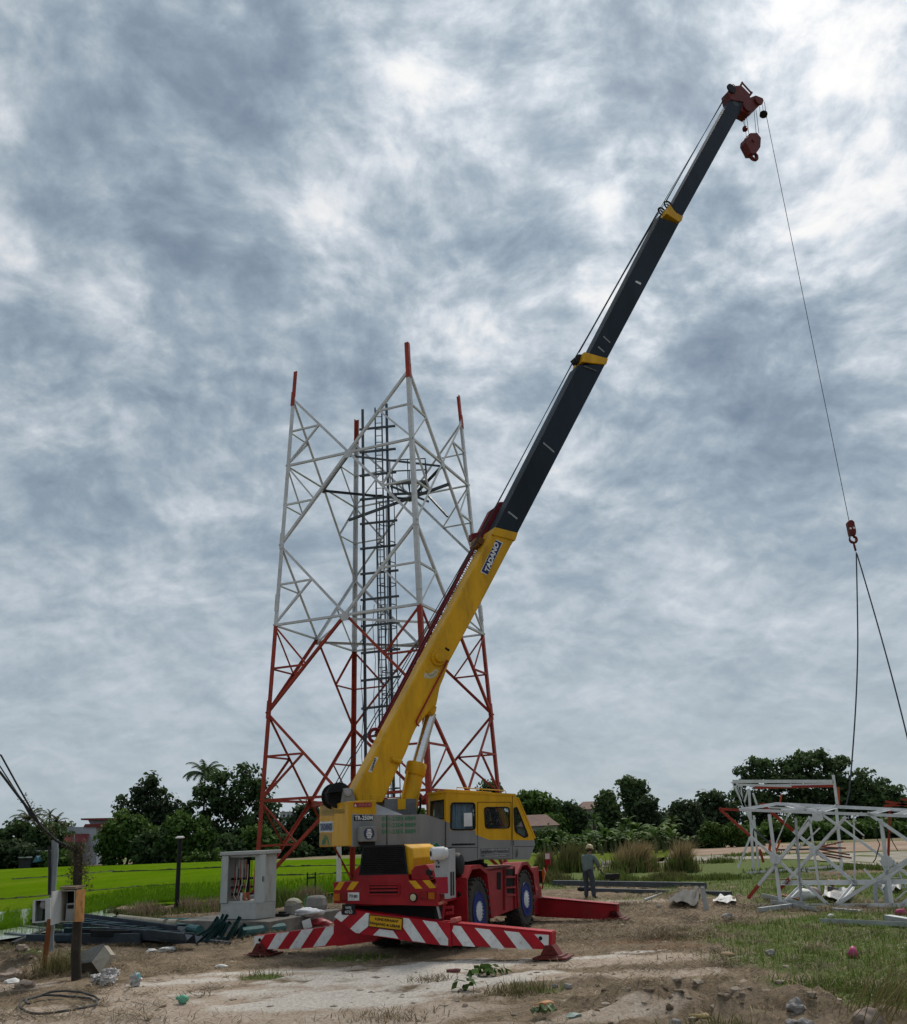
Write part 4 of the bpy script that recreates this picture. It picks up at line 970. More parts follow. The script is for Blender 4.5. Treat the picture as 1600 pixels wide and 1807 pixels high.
# other walls: left wall, rear wall, roof, floor, nose
Wd=1.02
ru=[p-ur*Wd for p in mapv(full)]; sheet_with_holes(mb,ru,[[p-ur*Wd for p in mapv(rounded([(405,268),(708,268),(712,608),(400,612)],.12))],[p-ur*Wd for p in mapv(w2)],[p-ur*Wd for p in mapv(w3)]],ur*.05,0)
mb.prism([p-ur*(Wd+.004) for p in mapv(lower2)],ur*.003,1)
A_,B_,C_,D_=cS7(342,110),cS7(342,1012),cS7(342,110)-ur*Wd,cS7(342,1012)-ur*Wd
rw=lambda u,v: A_.lerp(C_,u).lerp(B_.lerp(D_,u),v)
sheet_with_holes(mb,[rw(0.001,.003),rw(.999,.003),rw(.999,.44),rw(0.001,.44)],[[rw(.12,.13),rw(.85,.13),rw(.85,.40),rw(.12,.40)]],uf*.05,0); mb.prism([rw(0.001,.44),rw(.999,.44),rw(.999,1),rw(0.001,1)],uf*.05,1)
roofpts=[cS7(332,104)+ur*.012,cS7(1232,150)+ur*.012,cS7(1232,150)-ur*(Wd+.012),cS7(332,104)-ur*(Wd+.012)]; mb.prism(roofpts,UP*-.05,0)
mb.prism([cS7(342,1005)-ur*.055,cS7(1405,985)-ur*.055,cS7(1405,985)-ur*(Wd-.055),cS7(342,1005)-ur*(Wd-.055)],UP*.05,1)
mb.prism([cS7(1482,800)-ur*.002,cS7(1408,993)-ur*.002,cS7(1408,993)-ur*(Wd-.002),cS7(1482,800)-ur*(Wd-.002)],-uf*.04,1); mb.prism([cS7(1474,745)-ur*.002,cS7(1482,800)-ur*.002,cS7(1482,800)-ur*(Wd-.002),cS7(1474,745)-ur*(Wd-.002)],-uf*.04,1)
cab=K(mb,'cab',[yel,grey])
def pane(l,off,name='window'):
    mb=MB(); mb.prism([cS7(*p)-ur*.022 for p in l],-ur*.006); o=K(mb,name,glassm)
    fm=MB(); P=[cS7(*p)+ur*.004 for p in l]; fm.path(P,.018,5,closed=True); fm.build('window_seal',black,o); return o
for l in (w1,w2,w3): pane(l,0)
for l in (w2,w3):
    mb=MB(); mb.prism([cS7(*p)-ur*(Wd-.022) for p in l],-ur*.006); K(mb,'window',glassm)
mb=MB(); mb.prism([rw(.12,.13)+uf*.02,rw(.85,.13)+uf*.02,rw(.85,.40)+uf*.02,rw(.12,.40)+uf*.02],uf*.006); o=K(mb,'rear_window',glassm)
fm=MB(); fm.path([rw(.12,.13),rw(.85,.13),rw(.85,.40),rw(.12,.40)],.018,5,closed=True); fm.build('window_seal',black,o)
mb=MB(); mb.poly([rw(.1,.12)+uf*.09,rw(.87,.12)+uf*.09,rw(.87,.45)+uf*.09,rw(.1,.45)+uf*.09]); K(mb,'rear_blind',paint('blind',(.24,.23,.17),rough=.9),recalc=False)
mb=MB(); a,b_=cS7(1250,205),cS7(1470,720); mb.prism([a-ur*.06,b_-ur*.06,b_-ur*(Wd-.06),a-ur*(Wd-.06)],-uf*.008); ws=K(mb,'windscreen',glassm)
mb=MB(); mb.bar(cS7(1256,205)-ur*.02+uf*.03,cS7(1474,722)-ur*.02+uf*.03,.035,.035); mb.bar(cS7(1256,205)-ur*(Wd-.02)+uf*.03,cS7(1474,722)-ur*(Wd-.02)+uf*.03,.035,.035); mb.bar(cS7(1256,205)-ur*.02+uf*.02,cS7(1256,205)-ur*Wd+uf*.02,.03,.03); K(mb,'windscreen_frame',yel,ws)
mb=MB(); mb.bar(cS7(1262,220)+uf*.06-ur*.05,cS7(1462,715)+uf*.07-ur*.05,.018,.018); K(mb,'grab_rail',black)
# curtain behind the first window, paper notice
mb=MB(); top,bot=262,612; n=40
for k in range(n):
    x0,x1=400+312*k/n,400+312*(k+1)/n; o0=-.09-.022*math.sin(k*1.9)-.01*math.sin(k*.7); o1=-.09-.022*math.sin((k+1)*1.9)-.01*math.sin((k+1)*.7)
    mb.poly([cS7(x0,top)+ur*o0,cS7(x1,top)+ur*o1,cS7(x1,bot)+ur*o1,cS7(x0,bot)+ur*o0])
K(mb,'curtain',curtain,recalc=False,smooth=True)
decal(lambda p:uS(1.22,p),[z7(*p) for p in [(568,396),(675,393),(678,565),(570,570)]],.0,platewhite,'paper_notice',crane,ur)
# door outline, handles, vents, sign
dS=lambda p:uS(1.22,p)
for pts in ([z7(746,985),z7(746,258),z7(1174,258),z7(1180,745)],[z7(1176,745),z7(1174,820)],[z7(1208,745),z7(1208,812)],[z7(338,505),z7(338,1010)],[z7(1215,825),z7(1460,825)],[z7(346,838),z7(740,838)],[z7(765,985),z7(1175,985)],[z7(1192,160),z7(1196,985)]):
    strip(dS,pts,ur,.002,.010,vdark,'panel_seam',cab)
decal(dS,[z7(*p) for p in [(412,790),(716,783),(718,808),(412,815)]],.004,vdark,'air_vent',cab,ur)
mb=MB(); P=[dS(z7(1243+18*math.cos(a),910+60*math.sin(a)))+ur*.004 for a in np.linspace(0,2*math.pi,20)[:-1]]; mb.prism(P,-ur*.003,0); mb.path([p+ur*.006 for p in P],.008,5,1,closed=True); K(mb,'door_grip',[paint('grip_grey',(.09,.1,.12),rough=.5),grey],cab)
sg=decal(dS,[z7(*p) for p in [(780,856),(1153,848),(1155,960),(784,970)]],.004,signblue,'owner_sign',cab,ur)
txt(dS,z7(790,888),z7(1142,878),z7(790,862),ur,'MJ HEAVY EQUIPMENT & CRANE SDN. BHD.',inkwhite,'sign_lettering',cab,.012,.010)
txt(dS,z7(930,908),z7(1010,906),z7(930,895),ur,'(COMPANY NO.)',inkwhite,'sign_lettering',cab,0,.010)
txt(dS,z7(792,937),z7(1140,928),z7(792,918),ur,'LOT 45, JALAN RAYA, TAMAN PERINDUSTRIAN',inkwhite,'sign_lettering',cab,0,.010)
txt(dS,z7(835,960),z7(1105,950),z7(835,942),ur,'SELANGOR DARUL EHSAN, MALAYSIA',inkwhite,'sign_lettering',cab,0,.010)
# interior: seat, steering wheel, console
mb=MB(); fr=Frame(cS7(960,990)-ur*.5,uf,ur,UP); mb.box(fr,(-.35,.15),(-.25,.25),(.45,.6)); mb.prism([fr.pt(-.45,-.24,.55),fr.pt(-.3,-.24,.55),fr.pt(-.36,-.24,1.3),fr.pt(-.48,-.24,1.3)],ur*.48); mb.box(fr,(-.2,0),(-.1,.1),(.05,.45)); K(mb,'operator_seat',black,bevel=.04)
mb=MB(); sc=cS7(1040,545)-ur*.5; ax=(UP*.8-uf*.6).normalized(); xx=ur; yy=ax.cross(xx); mb.path([sc+(xx*math.cos(a)+yy*math.sin(a))*.2 for a in np.linspace(0,2*math.pi,25)[:-1]],.018,6,closed=True); mb.bar(sc-xx*.2,sc+xx*.2,.03,.02); mb.tube(sc,sc-ax*.55,.03); K(mb,'steering_wheel',black)
mb=MB(); fr=Frame(cS7(1240,990)-ur*.5,uf,ur,UP); mb.box(fr,(-.1,.2),(-.4,.4),(.05,.55)); mb.bar(fr.pt(-.05,-.2,.5),fr.pt(-.2,-.2,1.2),.12,.1); K(mb,'console',black)
# roof rails and lamp
mb=MB(); a0,a1=cS7(490,66),cS7(1110,108)
for r in (.05,.75):
    mb.path([cS7(490,112)-ur*r,a0-ur*r,a1-ur*r,cS7(1125,146)-ur*r],.012,5)
mb.path([cS7(820,92)-ur*.05,cS7(820,130)-ur*.05],.01,5); K(mb,'roof_rail',yel)
mb=MB(); mb.path([cS7(300,108)-ur*.3,cS7(305,92)-ur*.3,cS7(325,92)-ur*.3,cS7(328,108)-ur*.3],.012,5); K(mb,'lifting_eye',yel)

# --- winch and boom brackets
for r in (.46,-.5):
    mb=MB(); mb.prism([uS(.46,z6(*p))+ur*(r-.46) for p in [(412,378),(440,205),(548,210),(590,378)]],-ur*.06); br=K(mb,'boom_bracket',grey,bevel=.008)
mb=MB(); c=uS(.46,z6(485,250)); mb.lathe(c,ur,[(.09,0),(.09,.03),(.06,.03),(.06,.05)],20); K(mb,'pivot_pin',palegrey,smooth=True)
wc=uS(.2,z6(382,290)); mb=MB()
mb.lathe(wc-ur*.40,ur,[(.29,0),(.29,.03),(.18,.03),(.18,.42),(.29,.42),(.29,.45)],30); K(mb,'winch_drum',black,smooth=True)
mb=MB()
for k in range(9): mb.lathe(wc-ur*(.36-.04*k),ur,[(.20,0),(.225,.018),(.20,.036)],24)
K(mb,'wound_rope',rope,smooth=True)
mb=MB(); mb.prism([uS(.25,z6(*p)) for p in [(262,380),(290,250),(410,235),(412,380)]],-ur*.04); mb.bar(uS(.3,z6(236,258)),uS(.3,z6(430,232)),.3,.02); K(mb,'winch_frame',black)

# --- boom
def bp(r,pts,name,m,par=crane,**kw):
    mb=MB(); mb.prism([uS(r,p) for p in pts],-ur*(2*r)); return K(mb,name,m,par,**kw)
base=[(632,1417),(623,1399),(874,930),(914,941),(905,957),(851,1060),(793,1168),(785.6,1191),(777,1212),(771,1243),(752,1262),(735,1284),(729,1297),(716,1330),(701,1360),(676,1416)]
boom=bp(.30,base,'boom_base',yel,bevel=.05)
mb=MB(); mb.prism([uS(.31,Z8(*p)) for p in [(0,1635),(230,1640),(205,1720),(0,1712)]],-ur*.62) ; K(mb,'boom_foot',yel,boom,bevel=.01)
bp(.335,[A3(366,1296),A3(526,1336),A3(508,1390),A3(345,1348)],'boom_collar',yel,boom,bevel=.015)
s2=bp(.26,[A3(330,1380),A3(480,1420),A3(1128,172),A3(945,172)],'boom_section',navy,bevel=.012)
bp(.285,[A3(970,150),A3(985,82),A3(1152,128),A3(1140,165),A3(1128,170)],'boom_collar',yel,s2,bevel=.02)
s3_=bp(.225,[Z5(270,1600),Z5(440,1640),Z5(1165,275),Z5(1150,300),Z5(985,235),Z5(1000,190)],'boom_section',navy,bevel=.012)
bp(.25,[Z5(1040,195),Z5(1075,110),Z5(1112,165),Z5(1135,190),Z5(1198,222),Z5(1185,262),Z5(1150,268)],'boom_collar',yel,s3_,bevel=.015)
s4_=bp(.19,[ZT(240,1520),ZT(350,1640),ZT(1005,452),ZT(1030,360),ZT(895,330)],'boom_section',navy,bevel=.012)
# collar sheaves
def sheave(c,ax,r,wd=.05,m=black,par=crane,name='sheave'):
    mb=MB(); mb.lathe(c-ax*wd/2,ax,[(r,0),(r,wd*.2),(r*.86,wd*.4),(r*.86,wd*.6),(r,wd*.8),(r,wd)],20); 
    return mb.build(name,m,par,smooth=True)
def ringg(c,r,th=.03,par=crane):
    mb=MB(); mb.path([c+(uf*math.cos(a)+UP*math.sin(a))*r for a in np.linspace(0,2*math.pi,20)[:-1]],th,6,closed=True)
    for k in range(3): a=k*math.pi/3; d=(uf*math.cos(a)+UP*math.sin(a))*r; mb.bar(c-d,c+d,.02,.02,up=ur)
    return mb.build('rope_guide',black,par)
ringg(uS(.1,Z5(1055,118)),.16,par=s3_); ringg(uS(-.1,Z5(995,175)),.15,par=s3_)
mb=MB(); mb.prism([uS(.12,Z5(*p)) for p in [(175,1550),(215,1515),(275,1520),(255,1570),(205,1595)]],-ur*.24); K(mb,'rope_guide',black,s2)
for (a,c2,z,r) in (((700,712),(776,778),A3,.26),((457,1190),(521,1240),A3,.26),((447,1348),(512,1408),Z5,.225),((398,1445),(456,1495),Z5,.225),((265,1632),(390,1680),Z5,.26),((985,182),(1075,218),A3,.26)):
    mb=MB(); mb.bar(uS(r,z(*a))+ur*.003,uS(r,z(*c2))+ur*.003,.005,.055,up=uf); o=K(mb,'length_mark',paint('mark_grey',(.25,.26,.27),rough=.5),s2 if r>.25 else s3_)
decal(lambda p:uS(.225,p),[Z5(*p) for p in [(745,838),(757,826),(803,848),(796,866)]],.005,platewhite,'white_sticker',s3_,ur)
mb=MB(); c=uS(.19,ZT(950,375)); P=[c+(uf*math.cos(a)*.15+UP*math.sin(a)*.16) +ur*.004 for a in np.linspace(0,6.283,18)[:-1]]; mb.prism(P,-ur*.003); K(mb,'round_mark',paint('mark_dim',(.05,.055,.06),rough=.5),s4_)
# makers label on the base section
bS=lambda p:uS(.30,p)
q4=[A3(*p) for p in [(375,1385),(421,1405),(311,1630),(264,1606)]]
decal(bS,q4,.004,platewhite,'maker_label',boom,ur); cx=sum(p[0] for p in q4)/4; cy2=sum(p[1] for p in q4)/4
q5=[(cx+(p[0]-cx)*.9,cy2+(p[1]-cy2)*.965) for p in q4]; decal(bS,q5,.009,inkblue,'maker_label',boom,ur)
q6=[(cx+(p[0]-cx)*.66,cy2+(p[1]-cy2)*.9) for p in q4]
txt(bS,q6[2],q6[1],q6[3],ur,'TADANO',inkwhite,'maker_lettering',boom,.05,.016)
q4=[Z8(*p) for p in [(130,1236),(166,1246),(92,1406),(58,1392)]]; decal(bS,q4,.004,platewhite,'maker_label',boom,ur)
cx=sum(p[0] for p in q4)/4; cy2=sum(p[1] for p in q4)/4; q6=[(cx+(p[0]-cx)*.6,cy2+(p[1]-cy2)*.85) for p in q4]; txt(bS,q6[2],q6[1],q6[3],ur,'TADANO',inkblack,'maker_lettering',boom,.05,.010)
mb=MB(); c=bS(Z8(800,190)); mb.lathe(c,ur,[(.20,0),(.20,.05),(.19,.06),(.12,.06),(.12,.16),(.11,.17),(.04,.175)],26); K(mb,'pin_boss',yel,boom,smooth=True)
mb=MB(); mb.prism([bS(Z8(*p))+ur*.004 for p in [(880,70),(925,100),(912,118),(872,92)]],-ur*.003); K(mb,'slot_hole',vdark,boom)
mb=MB(); mb.prism([bS(Z8(*p))+ur*.005 for p in [(655,345),(690,352),(725,345),(750,325),(770,300),(806,320),(785,375),(745,400),(695,408),(645,388)]],-ur*.004,0)
for k in range(9):
    t=k/8; a=R_(205+125*t); mb.bar(bS(Z8(725+38*math.cos(a)*1.2,300-60*math.sin(a)*1.05))+ur*.008,bS(Z8(725+52*math.cos(a)*1.2,300-80*math.sin(a)))+ur*.008,.012,.003,mi=1)
K(mb,'angle_gauge',[cream,inkblack],boom)
mb=MB(); mb.path([bS(Z8(*p))+ur*.04 for p in [(905,235),(890,215),(872,262),(560,862),(572,895),(592,912)]],.022,6); K(mb,'hydraulic_pipe',cred,boom,smooth=True)
mb=MB(); mb.tube(bS(Z8(300,1262))+ur*.03,bS(Z8(400,1292))+ur*.03,.06,n=12); K(mb,'pipe_bracket',yel,boom)
mb=MB(); mb.prism([uS(.2,Z8(*p)) for p in [(735,660),(787,706),(776,760),(750,800),(680,775),(694,735)]],-ur*.4); mb.lathe(uS(.2,Z8(738,742)),ur,[(.09,0),(.09,.03)],18); K(mb,'cylinder_lug',yel,boom,bevel=.01)
# lift cylinder
c0=uS(0,(717,1436)); c1=uS(0,Z8(575,1312)); c2=uS(0,Z8(728,775)); ax=(c1-c0).normalized()
mb=MB(); mb.path([c0,c0.lerp(c1,.985)],.215,26); mb.lathe(c1-ax*.28,ax,[(.235,0),(.25,.02),(.25,.26),(.235,.30),(.15,.30)],26); cyl=K(mb,'lift_cylinder',yel,smooth=True)
mb=MB(); mb.tube(c1,c2,.13,n=24); K(mb,'piston_rod',chrome,cyl,smooth=True)
mb=MB(); mb.bar(uS(.2,Z8(475,1385)),uS(.2,Z8(410,1700)),.03,.03); mb.box(Frame(uS(.24,Z8(400,1740)),uf,ur,UP),(-.1,.1),(-.08,.08),(-.12,.12)); K(mb,'cylinder_hose',yel,cyl)
for k,(x,y) in enumerate(((585,1640),(600,1655))):
    mb=MB(); mb.path([uS(-.2,Z8(540,1640)),uS(-.2,Z8(585,1620+10*k)),uS(-.2,Z8(615,1690)),uS(-.2,Z8(610,1780)),uS(-.2,Z8(585,1850))],.03,7); K(mb,'hydraulic_hose',black,smooth=True)
mb=MB(); mb.box(Frame(uS(.0,Z8(330,1740)),uf,ur,UP),(-.35,.45),(-.3,.3),(-.25,.1)); mb.tube(uS(.1,Z8(260,1700)),uS(.1,Z8(400,1690)),.05); K(mb,'hydraulic_valve',paint('valve_grey',(.15,.15,.15),rough=.5,dirt=.5))
# folded red jib stowed along the boom
jS=lambda p:uS(-.36,p)
mb=MB(); mb.prism([jS(A3(*p)) for p in [(432,1120),(398,1122),(380,1148),(335,1180),(258,1330),(205,1340),(205,1385),(260,1395),(330,1330),(420,1170)]],-ur*.2)
jib=K(mb,'stowed_jib',paint('jib_red',(.15,.014,.02),rough=.5,dirt=.35,dirtcol=(.05,.02,.02)),bevel=.01)
mb=MB(); jt=[A3(240,1440),A3(0,1800),Z8(610,90),Z8(385,580),Z8(170,960)]; jb=[A3(205,1460),A3(-25,1810),Z8(660,60),Z8(420,580),Z8(240,900)]
J1=[jS((838,965)),jS((668,1292))]; J2=[jS((848,972)),jS((680,1296))]
for sh in (0,-.22):
    for J in (J1,J2): mb.tube(J[0]+ur*sh,J[1]+ur*sh,.032,n=7)
n=26
for k in range(n):
    a=J1[0].lerp(J1[1],k/n); c2=J2[0].lerp(J2[1],(k+.5)/n); a2=J1[0].lerp(J1[1],(k+1)/n); mb.tube(a,c2,.014,n=5); mb.tube(c2,a2,.014,n=5)
    mb.tube(a-ur*.22,c2,.012,n=5)
mb.build('lattice_rails',MATS['jib_red'],jib)
mb=MB(); c=jS((662,1298)); mb.path([c+(uf*math.cos(a)+UP*math.sin(a))*.16 for a in np.linspace(0,6.283,14)[:-1]],.045,6,closed=True); mb.tube(c,c+uf*.3+UP*.15,.05); mb.build('jib_sheave',MATS['jib_red'],jib)
mb=MB(); c=uS(-.3,A3(240,1415)); mb.lathe(c-ur*.05,ur,[(.16,0),(.16,.25),(.08,.27),(.08,.32)],18); mb.bar(uS(-.1,A3(195,1445)),uS(-.1,A3(305,1385)),.06,.06); mb.build('jib_pin',paint('brown_paint',(.16,.07,.02),rough=.5),jib,smooth=True)
# boom head
hd=MB(); hs=.23
hd.prism([uS(hs,ZT(*p)) for p in [(895,335),(876,240),(930,190),(1012,184),(1104,278),(1106,312),(1165,290),(1240,320),(1252,352),(1200,402),(1168,412),(1165,440),(1132,452),(1102,497),(1052,470),(1004,450),(1036,362)]],-ur*(2*hs))
head=K(hd,'boom_head',hred,bevel=.02)
for p in ((905,222),): sheave(uS(hs+.03,ZT(*p)),ur,.22,.06,black,head)
for p in ((1075,420),(1195,350)):
    for r in (hs+.05,0,-hs-.05): sheave(uS(r,ZT(*p)),ur,.20,.06,hred,head)
mb=MB(); mb.tube(uS(.05,ZT(1020,160)),uS(.05,ZT(1118,268)),.035); mb.tube(uS(.05,ZT(1020,155)),uS(.05,ZT(1002,190)),.045); mb.tube(uS(.05,ZT(1120,262)),uS(.05,ZT(1100,290)),.05); mb.bar(uS(.05,ZT(918,172)),uS(.05,ZT(945,192)),.02,.02); K(mb,'jib_mount',hred,head)
mb=MB(); mb.lathe(uS(.0,ZT(1016,490))-ur*.05,ur,[(.09,0),(.09,.12)],14); mb.bar(uS(0,ZT(1005,455)),uS(0,ZT(1020,510)),.06,.1); mb.bar(uS(0,ZT(1028,520)),uS(0,ZT(1052,552)),.03,.03); K(mb,'rope_anchor',hred,head)
# ropes
def ropeline(pts,r=.013,name='hoist_rope'):
    mb=MB(); mb.path(pts,r,5); return K(mb,name,rope)
for off,pts in ((.12,[(1287.0,158),(1166,370),(1014,632),(872,900),(739,1137),(596,1386)]),(-.1,[(1287.6,159),(1159,377),(1016,630),(868,905),(734,1137),(590,1386)])):
    ropeline([uS(off,p) for p in pts])
ropeline([uS(.05,p) for p in [ZT(868,248),ZT(214,1418)]]); ropeline([uS(.0,p) for p in [Z5(962,190),Z5(222,1500)]]); ropeline([uS(.0,p) for p in [Z5(955,185),Z5(205,1515)]])
ropeline([uS(.0,p) for p in [ZT(875,240),ZT(205,1425)]])
# main hook block
hb0=uS(0,ZT(1140,905)); g0=hb0.z
hook=thing('hook_block','dark red main hook block hanging close under the boom head','hook block',tuple(uS(0,ZT(1137,978))),-uy_)
mb=MB(); mb.prism([uS(.17,ZT(*p)) for p in [(1105,690),(1180,688),(1222,742),(1215,840),(1195,872),(1168,905),(1115,905),(1056,790),(1060,745),(1090,728)]],-ur*.34); mb.build('block_body',hred,hook,bevel=.02)
mb=MB()
for r in (.19,-.19): mb.lathe(uS(r,ZT(1140,770)),ur if r>0 else -ur,[(.07,0),(.07,.03)],14)
mb.build('pulley_pin',hred,hook)
c=uS(0,ZT(1137,935)); HR=(uS(0,ZT(1137,900))-c).length*1.0
mb=MB(); mb.tube(uS(0,ZT(1150,895)),uS(0,ZT(1160,915)),.06,n=10)
P=[uS(0,ZT(1152,900))]+[c+(uf*math.cos(a)+UP*math.sin(a))*HR for a in np.linspace(.9,-4.1,22)]; mb.path(P,[.06]*3+[.075]*14+[.06,.05,.045,.04,.035,.03],8); mb.build('hook',hred,hook,smooth=True)
for r,a,c2 in ((.1,(1062,488),(1090,705)),(.1,(1145,455),(1167,692)),(-.1,(1166,445),(1197,694)),(-.1,(1038,480),(1064,745)),(.0,(1022,520),(1048,640))):
    ropeline([uS(r,ZT(*a)),uS(r,ZT(*c2))],.011)
mb=MB(); mb.lathe(uS(0,ZT(1053,672)),UP,[(.04,0),(.10,.04),(.11,.12),(.08,.2),(.03,.23)],14); solo(mb,'limit_weight',hred,'small red cylindrical limit weight on the rope left of the main hook block','weight',tuple(uS(0,ZT(1053,672))),smooth=True)
# trip weight and auxiliary rope
c=uS(-.1,ZT(1243,492)); mb=MB(); mb.lathe(c-UP*.05,UP+uf*.35,[(.16,0),(.16,.09)],20); solo(mb,'trip_weight',black,'small dark disc weight hanging on two lines below the boom tip','weight',tuple(c-UP*.05))
for a,c2 in (((1203,405),(1212,505)),((1233,385),(1246,480))): ropeline([uS(-.1,ZT(*a)),uS(-.1,ZT(*c2))],.009)
tipp=uS(-.1,ZT(1256,362))
def aY(px,py): return aty(px,py,tipp.y)
z9=lambda x,y:(1460+x/3.929,900+y/3.929)
ropeline([tipp,uS(-.1,ZT(1272,490)),aY(*z9(148,76))],.012)
xr=Vector((1,0,0)); yr=Vector((0,1,0))
aux=thing('hook_block','small dark red single-line hook far out on the thin rope at the right','hook block',tuple(aY(*z9(185,280))))
mb=MB(); mb.prism([aY(*z9(*p))-yr*.1 for p in [(131,92),(142,76),(160,72),(178,85),(192,150),(190,176),(150,182)]],yr*.2); mb.build('block_body',hred,aux,bevel=.02)
mb=MB()
for p in ((150,134),(174,130)): mb.lathe(aY(*z9(*p))-yr*.11,-yr,[(.04,0),(.04,.01)],10)
mb.build('block_hole',platewhite,aux)
c=aY(*z9(176,203)); P=[aY(*z9(178,180))]+[c+(xr*math.cos(a)+UP*math.sin(a))*.115 for a in np.linspace(1.4,-4.3+8*math.pi*0,18)][::1]
mb=MB(); mb.path([aY(*z9(180,178)),aY(*z9(186,188))]+[c+(-xr*math.cos(a)+UP*math.sin(a))*.115 for a in np.linspace(2.4,-.9+0,2)][:0]+[c+(xr*math.cos(a)+UP*math.sin(a))*.12 for a in np.linspace(.6,-3.9,18)],[.05]*2+[.05]*12+[.045,.04,.035,.03,.03,.025],8); mb.build('hook',hred,aux,smooth=True)
mb=MB(); mb.path([aY(*z9(*p)) for p in [(178,222),(186,240),(197,280),(193,286),(182,250)]],.022,6,closed=True); mb.build('shackle',hred,aux)
# ================================================================== dismantled tower sections on the right
steelw=paint('section_white',(.62,.63,.63),rough=.5,var=.18,dirt=.4,dirtcol=(.15,.14,.13),scale=1.6)
zr=lambda x,y:(1230+x/4.324,1300+y/4.324)
fb1,fb2=onground(1334,1600,.06),onground(1640,1604,.06); fb1.z=fb2.z=.08
ax=(fb2-fb1).normalized(); nb=Vector((-ax.y,ax.x,0))          # nb points away from the camera
if nb.y<0: nb=-nb
fF=lambda p: plane(p,fb1,nb)
bt=[atz(*zr(600,522),fF(zr(320,567)).z-.02),]
dep=(bt[0]-fb1).dot(nb); dep=max(1.6,min(dep,4.0))
fB=lambda p: plane(p,fb1+nb*dep,nb)
secA=thing('tower_section','fallen white lattice tower section lying lengthwise in the grass, nearest of the dismantled steel','tower section',tuple(fb1.lerp(fb2,.5)-Vector((0,0,.08))),math.atan2(ax.y,ax.x))
def mem(root,p,q,w,m,name,inw,t=.012):
    mb=MB(); a=(q-p).normalized(); n=Vector(inw).normalized(); s_=a.cross(n)
    if s_.z<0: s_=-s_
    mb.angle(p,q,w*.80,t,s_,n); return mb.build(name,m,root)
def two(root,p,q,w,t,ma,mb_,name,inw):
    c=p.lerp(q,t); mem(root,p,c,w,ma,name,inw); mem(root,c,q,w,mb_,name,inw)
FA=lambda a,b_,w,name,m=steelw: mem(secA,fF(zr(*a)),fF(zr(*b_)),w,m,name,nb)
BA=lambda a,b_,w,name,m=steelw: mem(secA,fB(zr(*a)),fB(zr(*b_)),w,m,name,-nb)
FA((320,567),(1900,628),.10,'chord'); FA((450,1303),(1900,1300),.12,'chord'); BA((600,522),(1900,588),.11,'chord'); BA((640,1130),(1900,1120),.15,'chord')
two(secA,fF(zr(165,560)),fF(zr(1000,1297)),.10,.3,red,steelw,'diagonal_brace',nb)
two(secA,fF(zr(392,1240)),fF(zr(905,608)),.10,.16,red,steelw,'diagonal_brace',nb)
FA((945,600),(1700,1130),.09,'diagonal_brace'); FA((1048,1305),(1700,895),.11,'diagonal_brace'); FA((1290,590),(1750,905),.11,'diagonal_brace'); FA((1560,1300),(1900,1050),.12,'diagonal_brace')
FA((555,590),(640,1265),.09,'secondary_brace'); FA((858,605),(935,1170),.06,'secondary_brace'); FA((1408,625),(1492,1285),.10,'secondary_brace'); FA((755,620),(800,1270),.07,'secondary_brace',galv)
two(secA,fB(zr(490,520)),fB(zr(1222,1142)),.095,.35,red,steelw,'diagonal_brace',-nb)
two(secA,fB(zr(640,1172)),fB(zr(1145,620)),.12,.15,red,steelw,'diagonal_brace',-nb); BA((1400,1135),(1700,900),.13,'diagonal_brace')
for p,fn,n_ in (((595,932),fF,-nb),((1450,950),fF,-nb),((895,872),fB,-nb),((920,605),fF,-nb)):
    c=fn(zr(*p))+n_*.02; mb=MB(); fr=Frame(c,ax,UP,nb); mb.prism([fr.pt(x,y,0) for x,y in ((-.14,-.09),(-.14,.09),(-.08,.13),(.08,.13),(.14,.09),(.14,-.09),(.08,-.13),(-.08,-.13))],n_*.014)
    for k in range(8): a=k*.785; mb.lathe(c+ax*.085*math.cos(a)+UP*.075*math.sin(a)+n_*.012,n_,[(.014,0),(.014,.012)],6)
    mb.build('gusset_plate',steelw,secA)
for a,b_ in (((320,567),(600,522)),((900,590),(1060,545)),((1500,610),(1640,575))): mem(secA,fF(zr(*a)),fB(zr(*b_)),.10,steelw,'cross_brace',UP)
mem(secA,fF(zr(640,545+25)),fB(zr(1060,548)),.09,steelw,'cross_brace',UP); mem(secA,fF(zr(1290,590+12)),fB(zr(1470,560)),.08,steelw,'cross_brace',UP); mem(secA,fB(zr(690,530)),fF(zr(945,578+14)),.12,steelw,'cross_brace',UP)
mem(secA,fF(zr(640,1290)),fB(zr(800,1130)),.09,steelw,'cross_brace',UP); mem(secA,fF(zr(1050,1300)),fB(zr(1190,1130)),.09,steelw,'cross_brace',UP)
mem(secA,fF(zr(165,560)),fF(zr(330,570)),.09,red,'chord',nb)
mb=MB(); mb.path([fF(zr(1378,640)),fF(zr(1372,760))-nb*.1,fF(zr(1392,820)),fF(zr(1375,930))-nb*.15,fF(zr(1340,960))],.014,5); mb.build('loose_cable',MATS['black_cable'],secA)
mb=MB(); mb.path([fF(zr(1440,690)),fF(zr(1500,800))-nb*.1,fF(zr(1530,870))],.012,5); mb.build('loose_cable',MATS['black_cable'],secA)
rr_=random.Random(4)
for k,(a,b_,w_) in enumerate((((700,590),(560,930),.05),((760,870),(935,700),.05),((600,930),(800,1160),.05),((860,610),(760,760),.05),((1100,620),(1270,760),.05),((1270,760),(1290,1000),.05),((1270,1010),(1490,1270),.06),((1408,640),(1270,790),.05),((640,1260),(860,1190),.06),((1490,1280),(1600,1180),.06),((690,1180),(1000,1295),.05),((1150,1180),(1400,1240),.05))):
    if k in (0,1,3,4,6,8,9): (FA if k%3 else BA)(a,b_,w_*.9,'secondary_brace')
BA((1200,600),(1210,1130),.06,'secondary_brace')
